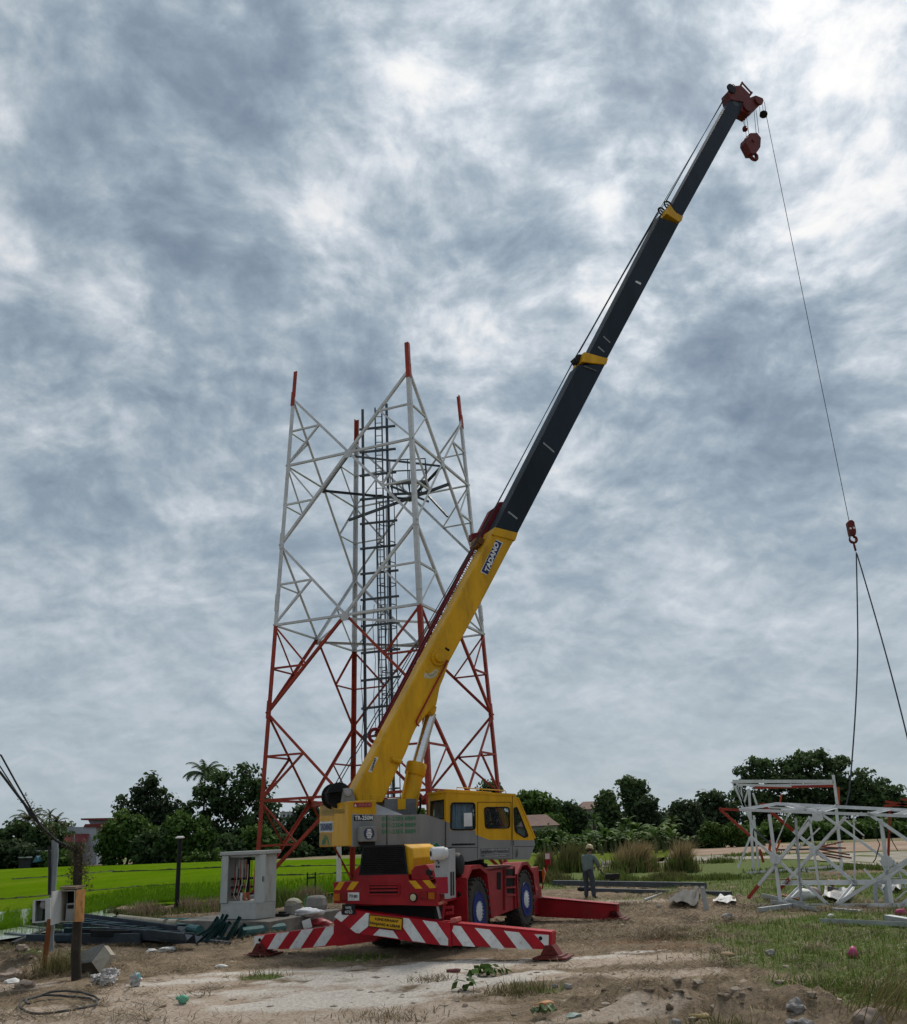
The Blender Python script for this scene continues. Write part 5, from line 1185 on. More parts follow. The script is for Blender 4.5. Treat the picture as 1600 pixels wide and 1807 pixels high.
# upright section behind it
YB=onground(1400,1541).y
BY=lambda p,y=None: aty(*p,y or YB)
bx=BY(zr(430,1045)); bx2=BY(zr(1130,1055)); secB=thing('tower_section','upright dismantled tower frame with a red stub on its right post, behind the fallen section','tower section',((bx.x+bx2.x)/2,YB+.6,gheight((bx.x+bx2.x)/2,YB)))
mB=lambda a,b_,w,name,m=steelw,y=0,y2=None: mem(secB,BY(zr(*a),YB+y),BY(zr(*b_),YB+(y if y2 is None else y2)),w,m,name,(0,1,0))
mB((272,352),(1040,352),.18,'top_beam'); mB((400,385),(1045,372),.15,'top_beam',steelw,2.0); mB((280,372),(720,385),.12,'top_beam'); mB((440,398),(1040,385),.15,'top_beam',red,1.9)
mB((268,350),(345,388),.12,'top_beam',steelw,0,2.0); mB((1040,352),(1060,378),.12,'top_beam',steelw,0,2.0)
mB((272,360),(432,700),.15,'post'); mB((432,690),(400,800),.12,'post'); mB((400,800),(318,1003),.12,'post'); mB((405,400),(440,1040),.16,'post',steelw,2.0); mB((440,600),(478,1000),.14,'post',steelw,1.9)
mB((1048,290),(1080,520),.17,'post'); mB((1070,515),(1118,1052),.18,'post'); mB((1085,385),(1090,525),.24,'post_stub',paint('section_red',(.45,.09,.03),rough=.5,dirt=.3),.3)
mB((340,390),(352,520),.08,'brace'); mB((395,400),(352,545),.10,'brace'); mB((300,385),(360,540),.09,'brace'); mB((420,430),(450,520),.10,'brace'); mB((650,440),(638,505),.10,'brace',MATS['section_red'],1.0); mB((470,520),(720,520),.10,'brace',red,1.2)
mB((430,540),(900,560),.10,'brace',steelw,.8); mB((420,700),(600,860),.09,'brace',dgalv,1.0); mB((590,870),(1090,860),.10,'base_beam',dgalv,1.8); mB((380,1045),(1100,995),.12,'base_beam',steelw,.5); mB((800,1025),(930,1050),.10,'base_beam'); mB((930,1050),(1090,1020),.10,'base_beam')
mB((470,860),(500,960),.12,'brace',red,1.5); mB((570,790),(560,880),.16,'brace',MATS['section_red'],1.5); mB((640,790),(610,880),.10,'brace',MATS['section_red'],1.5)
mb=MB(); q=BY(zr(720,440),YB+2.6); 
mb.poly([BY(zr(455,390),YB+2.3),BY(zr(1035,372),YB+2.3),BY(zr(1040,505),YB+2.3),BY(zr(455,520),YB+2.3)]) if False else None
# red bundle of members lying behind
for k,(a,b_) in enumerate((((935,840),(1130,850)),((940,860),(1160,900)),((935,885),(1175,925)),((930,900),(1090,930)),((950,835),(1110,800)),((940,910),(1060,985)))):
    mb=MB(); mb.bar(aty(*zr(*a),YB-3+.12*k),aty(*zr(*b_),YB-2.6+.15*k),.07,.06)
    p=aty(*zr(*a),YB-3); solo(mb,'steel_member',paint('bundle_red',(.22,.06,.05),rough=.5,dirt=.4),'reddish steel member in the fanned bundle between the two dismantled sections','steel beam',(p.x,p.y,max(.02,p.z-.3)),group='reddish steel members in the fanned bundle')
# third heap of red steel at the far right edge
mb=MB()
c0=aty(1575,1422,38); secC=thing('tower_section','red steel lattice piece showing above the fallen section at the right edge','tower section',(c0.x,38,0))
for a,b_ in (((1560,1424),(1640,1418)),((1562,1416),(1640,1430)),((1590,1412),(1640,1416))): mem(secC,aty(*a,38),aty(*b_,38),.11,red,'chord',(0,1,0))
for a,b_ in (((1572,1424),(1568,1560)),((1608,1420),(1612,1565))): mem(secC,aty(*a,38.3),aty(*b_,38.3),.12,red,'post',(0,1,0))
# ---- loose galvanised pieces
def beamthing(a,b_,w,h,m,label,group=None,dz=.05,name='steel_beam',cat='steel beam',sec='bar'):
    p,q=onground(*a,dz),onground(*b_,dz); mb=MB()
    if sec=='bar': mb.bar(p,q,w,h)
    elif sec=='angle': mb.angle(p-UP*dz*.5,q-UP*dz*.5,w,.014,UP,Vector((-(q-p).y,(q-p).x,0)))
    else: mb.tube(p,q,w/2,n=12)
    c=(p+q)/2; return solo(mb,name,m,label,cat,(c.x,c.y,c.z-dz),group)
beamthing((977,1563),(1245,1570),.2,.2,dgalv,'longer grey galvanised beam lying behind the worker, the upper of two parallel beams',dz=.12)
beamthing((1050,1575),(1290,1583),.16,.14,dgalv,'shorter grey galvanised beam lying in front of the longer one at the worker\'s feet',dz=.08)
beamthing((1137,1590),(1168,1579),.06,.05,galv,'short bright angle offcut between the parallel beams and the crumpled sheet',dz=.04)
p,q=onground(1240,1563),onground(1246,1606); mb=MB(); t=aty(1239,1565,q.y); mb.bar(Vector((q.x,q.y,q.z-.05)),t,.10,.10,mi=0); solo(mb,'steel_post',galv,'short upright galvanised stub post by the white sheet, left of the fallen section','post',(q.x,q.y,q.z))
beamthing((1340,1612),(1400,1604),.13,.10,galv,'square hollow tube end lying in the grass below the fallen section',dz=.08,name='steel_tube',cat='steel tube')
beamthing((1447,1630),(1640,1641),.09,.05,galv,'long thin galvanised angle lying in the grass at the right edge',dz=.08,sec='angle')
beamthing((1568,1629),(1640,1641),.16,.12,galv,'thick bluish channel end beside the thin angle at the right edge',dz=.10)
beamthing((1470,1607),(1520,1609),.10,.05,galv,'short flat galvanised strip lying under the fallen section\'s lower chord',dz=.04)
for i,(a,b_) in enumerate((((1360,1597),(1440,1608)),((1345,1588),(1420,1601)))):
    beamthing(a,b_,.10,.06,galv,['bright angle piece lying inside the left end of the fallen section','thinner angle piece crossing behind the bright one inside the fallen section'][i],dz=.06,sec='angle')
beamthing((1378,1582),(1410,1591),.10,.05,red,'small red flat bar lying inside the fallen section',dz=.06)
beamthing((1352,1568),(1470,1561),.05,.05,paint('bamboo',(.3,.25,.15),rough=.7),'thin pale pole lying across the grass behind the fallen section\'s brace',dz=.25,sec='tube',name='pole',cat='pole')
def sheet(pts,m,name,label,cat,amp=.06,sd=0,dz=.05,nx=10,ny=8):
    P=[onground(*p) for p in pts]; mb=MB(); g=[]
    for j in range(ny+1):
        row=[]
        for i in range(nx+1):
            q=P[0].lerp(P[1],i/nx).lerp(P[3].lerp(P[2],i/nx),j/ny); k=mnoise.noise(Vector((i*.38+sd*9,j*.43,sd*3.1)))+.6*mnoise.noise(Vector((i*.95+sd*5,j*1.05,sd*1.1)))
            row.append(q+Vector((0,0,dz+amp*(1+1.4*k))))
        g.append(row)
    for j in range(ny):
        for i in range(nx): mb.poly([g[j][i],g[j][i+1],g[j+1][i+1],g[j+1][i]])
    c=sum(P,Vector())/4; return solo(mb,name,m,label,cat,tuple(c),recalc=False,smooth=True,autosmooth=60)
pvc=paint('plastic_white',(.62,.62,.60),rough=.5,var=.15,dirt=.2,dirtcol=(.3,.28,.25))
sheet([(1258,1597),(1300,1600),(1298,1588),(1270,1586)],pvc,'plastic_sheet','white plastic sheet crumpled on the grass left of the fallen section','sheet',.08,1)
sheet([(1180,1602),(1230,1604),(1238,1572),(1200,1574)],paint('tarp_grey',(.085,.083,.075),rough=.8,dirt=.4),'tarpaulin','crumpled grey tarpaulin heap beside the galvanised beams','tarpaulin',.12,2)
sheet([(1450,1592),(1500,1596),(1510,1576),(1460,1576)],paint('foil',(.33,.33,.32),rough=.35,metal=.4,var=.4),'foil_sheet','shiny crumpled foil lying inside the fallen section','foil',.09,3)
sheet([(1462,1584),(1488,1582),(1484,1572),(1462,1576)],paint('brick_pink',(.38,.18,.13),rough=.7),'brick_panel','pink broken panel leaning in the rubbish inside the fallen section','panel',.12,4,.25)
sheet([(1555,1575),(1590,1578),(1592,1566),(1560,1564)],MATS['foil'],'foil_sheet','shiny foil scrap farther right under the fallen section','foil',.09,5)
for (px,py,r,lab) in ((1437,1585,(.25,.2,.22),'round pale sack in the rubbish under the fallen section'),(1420,1588,(.3,.2,.2),'white sack to the left of the pale sack under the fallen section')):
    mb=MB(); q=onground(px,py); mb.blob(q+UP*.12,r,2,.2,1.6,px); solo(mb,'sack',pvc if px<1430 else paint('sack_pink',(.42,.33,.30),rough=.8),lab,'sack',tuple(q),smooth=True,autosmooth=80)
for k,(px,h) in enumerate(((1546,.62),(1565,.55))):
    q=onground(px,1598); t=[q+UP*0,q+UP*h*.6+xr*.04,q+UP*h+xr*.12]; mb=MB(); mb.path(t,.06,8); solo(mb,'plastic_pipe',paint('pipe_grey',(.36,.40,.42),rough=.4),['bent grey plastic pipe standing left in the rubbish','bent grey plastic pipe standing right in the rubbish'][k],'pipe',tuple(q),smooth=True)
# ladder lying at the right edge
q=onground(1582,1572); lx=aty(1570,1536,q.y); mb=MB()
for x in (0,.42): mb.bar(Vector((lx.x+x,q.y,q.z)),Vector((lx.x+x-.08,q.y+.4,lx.z+.3)),.05,.03)
for k in range(6):
    t=(k+.5)/6; a=Vector((lx.x,q.y,q.z)).lerp(Vector((lx.x-.08,q.y+.4,lx.z+.3)),t); mb.tube(a,a+xr*.42,.016,n=6)
solo(mb,'ladder',galv,'small galvanised ladder standing behind the right end of the fallen section','ladder',(lx.x,q.y,q.z))
bagpink=paint('bag_pink',(.42,.06,.15),rough=.45,var=.3)
def blobthing(px,py,r,m,name,label,cat,amp=.3,sub=2,fq=1.8,dz=.6,group=None):
    q=onground(px,py); mb=MB(); mb.blob(q+UP*r[2]*dz,r,sub,amp,fq,px*.13); return solo(mb,name,m,label,cat,tuple(q),group,smooth=True,autosmooth=70)
blobthing(1591,1616,(.17,.10,.09),bagpink,'plastic_bag','bright pink plastic bag by the bluish channel at the right edge','bag')
blobthing(1507,1692,(.09,.07,.10),bagpink,'plastic_bag','small pink plastic bag caught in the grass at lower right','bag')
blobthing(1466,1619,(.08,.06,.055),pvc,'concrete_block','small white block in the grass below the fallen section','block',.12)
rock=paint('rock_grey',(.27,.25,.235),rough=.9,var=.3,dirt=.4,dirtcol=(.12,.11,.10),scale=4,bump=.5,bscale=20); rockp=paint('rock_pink',(.30,.235,.19),rough=.9,var=.3,dirt=.4,dirtcol=(.16,.12,.09),scale=4,bump=.5,bscale=20)
for i,(px,py,r,lab) in enumerate(((1404,1768,.19,'largest grey stone of the trio at the lower right verge'),(1418,1779,.15,'second grey stone, right of the largest at the lower right verge'),(1392,1781,.12,'smallest grey stone in front of the largest at the lower right verge'),(1440,1786,.16,'grey stone farthest right of the verge stones, half sunk in grass'),(1530,1790,.26,'big pinkish boulder at the bottom right behind the tall grass'),(1360,1686,.15,'single grey stone at the edge of the green grass'),(1285,1623,.22,'grey stone lying between the white sheet and the green grass'),(1163,1600,.14,'pale stone left of the grey tarpaulin'),(1188,1769,.12,'light stone in the rough heap at lower right'),(979,1742,.07,'small round white stone right of the fallen leaves'),(1002,1745,.12,'flat grey stone beside the small round white stone'),(820,1776,.06,'small brown stone at the bottom middle'),(968,1782,.06,'small grey stone behind the orange wrapper'))):
    r*=.6; q=onground(px,py); mb=MB(); mb.blob(q+UP*r*.35,(r,r*.8,r*.72),3,.28,1.3,i*3+1); solo(mb,'stone',rockp if px in (1530,820) else rock,lab,'stone',tuple(q),smooth=True,autosmooth=30)
# ================================================================== worker
def skin(name,chain,mat_,parent,sub=2,branches=()):
    """continuous limb surface from joints: chain = list of (point, rx, ry, parent index)"""
    me=bpy.data.meshes.new(name); vs=[c[0] for c in chain]; es=[(i,c[3]) for i,c in enumerate(chain) if c[3] is not None]
    inv=root_matrix(parent).inverted(); me.from_pydata([tuple(inv@Vector(v)) for v in vs],es,[]); me.update()
    o=bpy.data.objects.new(name,me); COL.objects.link(o); o.parent=None
    sm=o.modifiers.new('skin','SKIN'); sm.use_smooth_shade=True
    if not me.skin_vertices: me.attributes.new if False else None
    sv=me.skin_vertices[0].data if me.skin_vertices else None
    if sv is None:
        bpy.context.view_layer.update(); sv=me.skin_vertices[0].data
    for i,c in enumerate(chain): sv[i].radius=(c[1],c[2]); sv[i].use_root=(i==0)
    ss=o.modifiers.new('sub','SUBSURF'); ss.levels=sub; ss.render_levels=sub
    bpy.context.view_layer.update(); dg=bpy.context.evaluated_depsgraph_get()
    m2=bpy.data.meshes.new_from_object(o.evaluated_get(dg)); bpy.data.objects.remove(o); m2.name=name
    m2.materials.clear(); m2.materials.append(mat_)
    o=bpy.data.objects.new(name,m2); COL.objects.link(o); o.parent=parent
    m2.polygons.foreach_set('use_smooth',[True]*len(m2.polygons)); return o
wq=onground(1041,1585); WH=1.0
wz=math.radians(-38)      # he faces away and to the right
worker=thing('person','man in green jacket, dark trousers and pale helmet standing among steel, back turned','person',tuple(wq),wz)
wf=Vector((-math.sin(wz),math.cos(wz),0)); wr=Vector((wf.y,-wf.x,0)); WF=Frame(wq,wr,wf,UP)
skinm=paint('skin',(.20,.11,.07),rough=.55,var=.15,dirt=.1); jack=paint('jacket',(.125,.16,.148),rough=.85,var=.25,dirt=.3,dirtcol=(.05,.06,.055),scale=5,bump=.5,bscale=14); trou=paint('trousers',(.052,.060,.075),rough=.85,var=.3,dirt=.3,dirtcol=(.06,.06,.06),scale=5,bump=.5,bscale=14)
p=WF.pt
body=[(p(0,0,.92),.13,.10,None),(p(0,.03,1.08),.12,.09,0),(p(0,.10,1.25),.14,.10,1),(p(0,.17,1.37),.09,.07,2),(p(0,.21,1.44),.052,.055,3),(p(0,.235,1.50),.068,.085,4),(p(0,.25,1.58),.078,.098,5),(p(0,.25,1.645),.058,.075,6),
 (p(.17,.13,1.34),.055,.055,2),(p(.27,.22,1.10),.045,.045,8),(p(.20,.42,.93),.033,.033,9),(p(.18,.48,.90),.035,.02,10),
 (p(-.17,.13,1.34),.055,.055,2),(p(-.26,.22,1.10),.045,.045,12),(p(-.10,.42,1.00),.033,.033,13),(p(-.06,.48,.98),.035,.02,14),
 (p(.11,0,.86),.085,.085,0),(p(.14,.03,.48),.06,.06,16),(p(.17,-.02,.08),.045,.045,17),(p(.18,.12,.03),.035,.03,18),
 (p(-.11,0,.86),.085,.085,0),(p(-.13,.05,.48),.06,.06,20),(p(-.15,.0,.08),.045,.045,21),(p(-.16,.14,.03),.035,.03,22),
 (p(0,.335,1.565),.014,.014,6)]
for s_,b0,hx in ((1,11,.18),(-1,15,-.06)):
    z0=.90 if s_>0 else .98
    for k in range(4):
        i=len(body); x=hx+(k-1.5)*.018; L_=(.055,.065,.062,.048)[k]
        body.append((p(x,.53,z0-.005),.009,.009,b0)); body.append((p(x,.53+L_*.55,z0-.03),.008,.008,i)); body.append((p(x,.53+L_*.5,z0-.06),.007,.007,i+1))
    i=len(body); body.append((p(hx-s_*.045,.49,z0-.01),.010,.010,b0)); body.append((p(hx-s_*.055,.53,z0-.03),.009,.009,i))
skin('body',body,skinm,worker)
skin('jacket',[(p(0,-.01,.80),.215,.165,None),(p(0,.03,1.04),.205,.155,0),(p(0,.10,1.24),.22,.155,1),(p(0,.155,1.37),.15,.115,2),(p(0,.19,1.43),.08,.08,3),
 (p(.20,.13,1.33),.10,.10,2),(p(.29,.22,1.10),.09,.09,5),(p(.21,.40,.945),.06,.06,6),(p(-.20,.13,1.33),.10,.10,2),(p(-.29,.22,1.10),.09,.09,8),(p(-.12,.39,1.01),.06,.06,9)],jack,worker)
skin('trousers',[(p(0,0,1.02),.155,.115,None),(p(.11,0,.80),.115,.12,0),(p(.14,.03,.48),.085,.09,1),(p(.17,-.02,.03),.075,.08,2),(p(-.11,0,.80),.115,.12,0),(p(-.13,.05,.48),.085,.09,4),(p(-.15,0,.03),.075,.08,5)],trou,worker)
for s_ in (1,-1):
    mb=MB(); c=p(.175*s_,.05,.045); fr=Frame(c,wr,wf,UP); mb.blob(c,(.05,.14,.055),2,.08,1,3,flat=-.04); mb.build('boot',black,worker,smooth=True)
hc=p(0,.25,1.60); mb=MB(); mb.lathe(hc,(UP*.96+wf*.22).normalized(),[(.150,0),(.15,.012),(.125,.02),(.128,.05),(.118,.09),(.09,.125),(.05,.145),(.012,.15)],26); mb.box(Frame(hc,wr,wf,UP),(-.07,.07),(.10,.17),(-.03,-.015)); mb.build('helmet',paint('helmet',(.55,.46,.28),rough=.4,dirt=.2),worker,smooth=True)
mb=MB(); mb.blob(p(0,.215,1.545),(.082,.06,.05),2,.05,1,5); mb.build('hair',black,worker,smooth=True)
mb=MB(); 
for s_ in (1,-1): mb.blob(p(.032*s_,.335,1.585),(.012,.006,.008),1,0,1,0)
mb.blob(p(0,.338,1.535),(.022,.006,.006),1,0,1,0); mb.build('eyes_and_mouth',paint('dark_features',(.03,.02,.018),rough=.5),worker,smooth=True)
mb=MB()
for s_ in (1,-1): mb.blob(p(.083*s_,.24,1.565),(.012,.02,.03),1,.1,1,0)
mb.build('ear',skinm,worker,smooth=True)
mb=MB(); P=[p(.15,.52,.90),p(.25,.5,.93),p(.37,.42,1.05),p(.41,.36,1.16),p(.36,.30,1.26)]; mb.path(P,.016,6); P2=[p(.18,.52,.89),p(.19,.6,.82),p(.24,.66,.72)]; mb.path(P2,.02,6,1)
solo(mb,'hose',[pvc,black],'white curved hose with a dark nozzle held in the worker\'s hands','hose',tuple(p(.3,.5,.9)),smooth=True)
q=onground(1081,1560); mb=MB(); t=aty(1081,1545,q.y); mb.box(Frame(q,(1,0,0),(0,1,0),(0,0,1)),(-.10,.10),(-.10,.10),(0,t.z-q.z-.12)); mb.box(Frame(Vector((q.x,q.y,t.z)),(1,0,0),(0,1,0),(0,0,1)),(-.30,.30),(-.12,.12),(-.14,.08)); mb.prism([Vector((q.x,q.y-.11,t.z+.08)),Vector((q.x+.25,q.y-.11,t.z+.08)),Vector((q.x+.34,q.y-.11,t.z+.0)),Vector((q.x+.28,q.y-.11,t.z-.1))],(0,.2,0)); solo(mb,'anvil_stand',paint('iron',(.02,.017,.017),rough=.6,dirt=.5,dirtcol=(.06,.04,.03)),'squat dark iron stand with a wide head behind the worker','stand',tuple(q),bevel=.015)
blobthing(1032,1572,(.3,.15,.12),black,'rubber_hose_coil','dark coil at the worker\'s right foot among the beams','coil')
# ================================================================== left side: cabinet, posts, meter boxes
z5=lambda x,y:(300+x/4.706,1320+y/4.706)
cab0=atz(*z5(415,1421),.34); cab1=atz(*z5(713,1424),.34); cax=(cab1-cab0).normalized(); cnb=Vector((-cax.y,cax.x,0)); 
if cnb.y<0: cnb=-cnb
Wc=(cab1-cab0).length; ppm=(cab0-CAM).length
cf=lambda p: plane(p,cab0,cnb)
hz1=cf(z5(560,1290)).z; hz2=cf(z5(560,905)).z; hz3=cf(z5(415,870)).z
Dc=.75; FRc=Frame(cab0,cax,cnb,UP)
gcab=paint('cabinet_grey',(.43,.44,.415),rough=.5,var=.18,dirt=.6,dirtcol=(.16,.135,.10),scale=1.6,streak=True); gplinth=paint('plinth_grey',(.42,.425,.40),rough=.7,var=.15,dirt=.4,dirtcol=(.16,.15,.13))
cabinet=thing('equipment_cabinet','grey outdoor equipment cabinet with open front and stripped wiring, on the concrete slab','cabinet',tuple(cab0+cax*Wc/2+cnb*Dc/2-UP*.01),math.atan2(cax.y,cax.x))
zb0=.0; zp=hz1-.34; zt=hz2-.34+.05; zro=hz3-.34+.02
mb=MB(); mb.box(FRc,(0,Wc),(0,Dc),(.004,zp)); mb.build('plinth',gplinth,cabinet,bevel=.01)
mb=MB(); mb.box(FRc,(.0,.06),(.03,Dc),(zp+.003,zt)); mb.box(FRc,(Wc-.06,Wc),(.03,Dc),(zp+.003,zt)); mb.box(FRc,(.062,Wc-.062),(.03,Dc),(zp+.003,zp+.06)); mb.box(FRc,(.062,Wc-.062),(.03,Dc),(zt-.06,zt)); mb.box(FRc,(.062,.11),(.03,.06),(zp+.062,zt-.062)); mb.box(FRc,(Wc-.12,Wc-.062),(.03,.06),(zp+.062,zt-.062)); mb.build('cabinet_body',gcab,cabinet,bevel=.006)
mb=MB(); mb.box(FRc,(-.06,Wc+.40*0+.12),(-.06,Dc+.05),(zt+.003,zro)); mb.build('cabinet_roof',gplinth,cabinet,bevel=.015)
mb=MB(); mb.box(FRc,(.0,.26),(-.035,.0-.005),(zp+.01,zt-.01)); o=mb.build('door',gcab,cabinet,bevel=.005)
mb=MB(); fr=Frame(FRc.pt(Wc+.004,.02,0),(cax*.93-cnb*.36).normalized(),cnb,UP); mb.prism([fr.pt(0,0,zp+.01),fr.pt(.42,0,zp+.03),fr.pt(.42,0,zt-.01),fr.pt(0,0,zt-.01)],cnb*.03); o=mb.build('door',gcab,cabinet,bevel=.005)
mb=MB(); mb.box(Frame(fr.pt(.36,-.02,zp+(zt-zp)*.5),fr.x,cnb,UP),(-.015,.015),(-.02,.0),(-.07,.07)); mb.build('handle',black,o)
mb=MB(); mb.box(FRc,(.30,.52),(.3,.5),(zt-.62,zt-.12)); mb.build('breaker_box',gcab,cabinet,bevel=.01)
mb=MB()
for z in (.18,.36,.58): mb.box(FRc,(.12,.62),(.25,.6),(zp+z,zp+z+.06))
mb.build('shelf',black,cabinet)
mb=MB(); mb.box(FRc,(Wc-.34,Wc-.14),(.35,.4),(zp+.12,zt-.1)); mb.build('mounting_board',paint('board_brown',(.14,.055,.035),rough=.8,dirt=.5),cabinet)
mb=MB(); mb.box(FRc,(.115,.20),(.55,.58),(zp+.1,zt-.1)); mb.box(FRc,(.60,.68),(.35,.40),(zp+.1,zt-.1)); mb.build('rack_rail',MATS['dark_cavity'],cabinet)
for k in range(10):
    mb=MB(); x=.3+.07*k; mb.path([FRc.pt(x,.2,zt-.15-.1*(k%3)),FRc.pt(x+.05,.15,zp+.5+.06*(k%4)),FRc.pt(x-.04+.03*(k%2),.12,zp+.2),FRc.pt(x+.1,.1,zp+.09)],.012,5); mb.build('loose_wire',[paint('wire_red',(.35,.06,.03),rough=.5),paint('wire_white',(.5,.48,.42),rough=.5),MATS['black_cable']][k%3],cabinet)
for (x,z,m_) in ((.72,.12,pvc),(.80,.1,paint('orange_scrap',(.45,.14,.06),rough=.6))):
    mb=MB(); mb.box(FRc,(x-.09,x+.05),(.1,.25),(zp+.062,zp+.062+.2)); mb.build('terminal_block',m_,cabinet)
# things on the slab
def onslab(px,py): return atz(px,py,.332)
q=onslab(517,1613); mb=MB(); mb.lathe(q,UP,[(.26,0),(.27,.04),(.25,.24),(.2,.27)],8); mb.blob(q+UP*.3,(.24,.2,.12),2,.2,1.4,2,mi=1); solo(mb,'concrete_block',[conc,paint('sack_cream',(.45,.42,.33),rough=.8)],'round concrete block with a cream sack on top, on the slab right of the cabinet','block',tuple(q))
q=onslab(557,1605); mb=MB(); mb.lathe(q,UP,[(.33,0),(.35,.12),(.31,.32),(.24,.38)],8); solo(mb,'concrete_block',conc,'octagonal grey concrete block on the slab nearest the crane bumper','block',tuple(q),bevel=.015)
q=onslab(541,1606); mb=MB(); mb.lathe(q,UP,[(.07,0),(.075,.02),(.075,.28),(.05,.33),(.03,.37),(.03,.43)],14); solo(mb,'plastic_bottle',paint('bottle_green',(.04,.20,.03),rough=.3),'green plastic bottle standing between the two concrete blocks','bottle',tuple(q),smooth=True)
q=onslab(545,1614); mb=MB(); mb.blob(q+UP*.07,(.33,.2,.11),3,.35,1.7,4); mb.blob(q+UP*.05+xr*.28,(.14,.1,.08),2,.3,1.7,9); solo(mb,'white_cloth',paint('cloth_white',(.72,.73,.75),rough=.9,dirt=.05),'crumpled white cloth at the slab edge in front of the green bottle','cloth',tuple(q),smooth=True,autosmooth=80)
sheetp=[(530,1640),(545,1629),(558,1636),(545,1646)]
q=onground(536,1642); mb=MB(); fr=Frame(q,(1,0,0),(0,1,0),(0,0,1)); mb.prism([fr.pt(0,0,.02),fr.pt(.20,.08,.06),fr.pt(.13,.15,.28),fr.pt(-.08,.1,.22)],(.01,.03,0)); solo(mb,'paper_board',pvc,'white board leaning on the slab side beside the dark bag','board',tuple(q))
blobthing(523,1636,(.24,.2,.22),paint('bag_navy',(.012,.016,.03),rough=.4),'rubbish_bag','dark navy rubbish bag against the slab behind the striped left beam','bag',.25)
blobthing(563,1634,(.36,.2,.14),paint('bag_red',(.30,.035,.045),rough=.4,var=.4),'rubbish_bag','red rubbish bag just above the striped left beam','bag',.3)
q=onslab(498,1617); mb=MB(); mb.box(Frame(q,cax,cnb,UP),(-.18,.18),(-.1,.1),(0,.08)); mb.box(Frame(q,cax,cnb,UP),(-.1,.1),(-.06,.06),(.08,.13)); solo(mb,'battery',black,'small flat black box at the slab corner right of the cabinet','box',tuple(q),bevel=.012)
# thin dark lamp post in the field edge
q=onground(311,1612); t=aty(317.5,1480,q.y); lp=thing('lamp_post','thin black post with a small white cap at the paddy edge left of the cabinet','post',tuple(q))
mb=MB(); mb.tube(q-UP*.1,t,.085,.075,12); mb.build('pole',black,lp,smooth=True)
mb=MB(); mb.lathe(t,UP,[(.09,0),(.16,.02),(.18,.05),(.1,.08)],14); mb.box(Frame(t,(1,0,0),(0,1,0),(0,0,1)),(-.1,.1),(-.06,.06),(.07,.10)); mb.build('cap',pvc,lp)
# small black frame in the field
q=atz(549,1575,.1); ft=thing('low_barrier','small black two-legged frame standing at the paddy edge','frame',tuple(q)); mb=MB()
for dx in (-.18,.18): mb.bar(q+xr*dx,q+xr*dx+UP*.85,.06,.06)
mb.bar(q-xr*.18+UP*.62,q+xr*.18+UP*.62,.05,.07); mb.build('frame',black,ft)
# posts
zl=lambda x,y:(x/3.71,1320+y/3.71)
def post(pxb,pyb,pxt,pyt,r0,r1,m,name,label,cat='pole',sq=False,n=12):
    q=onground(pxb,pyb); t=aty(pxt,pyt,q.y); mb=MB()
    if sq: mb.bar(q-UP*.2,t,r0,r0)
    else: mb.path([(q-UP*.2).lerp(t,k/8)+Vector((.012*math.sin(k*2.1),.01*math.cos(k*1.7),0)) for k in range(9)],[r0+(r1-r0)*k/8 for k in range(9)],n)
    o=solo(mb,name,m,label,cat,tuple(q),smooth=not sq); return q,t
qg,tg=post(*zl(325,1420),*zl(362,600),.080,.068,paint('post_grey',(.19,.215,.225),rough=.6,var=.2,dirt=.4,dirtcol=(.1,.1,.09)),'utility_post','tall straight grey steel post carrying the smaller meter box')
qw,tw=post(*zl(503,1520),*zl(512,640),.092,.082,paint('post_wood',(.045,.036,.028),rough=.9,var=.4,dirt=.5,dirtcol=(.10,.09,.07),scale=3,bump=.6,bscale=12),'utility_post','thick dark timber post with dry creeper at its top, behind the rusty meter box')
qr=onground(*zl(268,1450)); tr_=aty(*zl(308,1120),qr.y); mb=MB(); mb.angle(qr-UP*.1,tr_,.10,.012,(1,0,0),(0,1,0)); solo(mb,'rusty_post',paint('rust',(.19,.065,.022),rough=.85,var=.4,dirt=.4,dirtcol=(.1,.035,.015)),'leaning rusty orange angle post left of the grey post','post',tuple(qr))
qd=aty(*zl(322,960),qg.y-.1); td=aty(*zl(322,640),qg.y-.1); mb=MB(); mb.path([qd,qd.lerp(td,.5)+xr*.01,td],.03,7); solo(mb,'conduit',MATS['black_cable'],'black cable conduit rising from the smaller meter box along the grey post','conduit',tuple(qd))
# meter boxes
def mbox(face,pl,dep,m,inner,name,label,open_rect,yplane,skip=None):
    q=aty(*face[0],yplane); B=[aty(*p,yplane) for p in face]   # TL TR BR BL
    c=(B[2]+B[3])/2; t=thing(name,label,'meter box',tuple(c))
    yv=Vector((0,dep,0)); mb=MB(); O=[aty(*p,yplane) for p in open_rect]
    for i in range(4):
        mb.prism([B[i],B[(i+1)%4],O[(i+1)%4],O[i]],Vector((0,.02,0)))
        if i==skip: continue
        mb.prism([B[i]+Vector((0,.02,0)),B[(i+1)%4]+Vector((0,.02,0)),B[(i+1)%4]+yv,B[i]+yv],((B[(i+1)%4]-B[i]).cross(yv)).normalized()*-.012)
    mb.prism([b_+yv for b_ in B],Vector((0,.012,0))); mb.build('box_body',m,t,recalc=True)
    return t,B,O
boxw=paint('box_white',(.48,.49,.48),rough=.55,var=.12,dirt=.45,dirtcol=(.2,.19,.16)); boxr=paint('box_beige',(.36,.34,.29),rough=.6,var=.2,dirt=.5,dirtcol=(.16,.11,.07))
zq=lambda x,y:(x/8,1540+y/8)
t1,B1,O1=mbox([zq(465,392),zq(712,352),zq(700,690),zq(455,712)],None,.42,boxw,None,'meter_box','small white meter box with its door ajar, on the grey post',[zq(500,392),zq(640,394),zq(635,675),zq(490,690)],qg.y-.32)
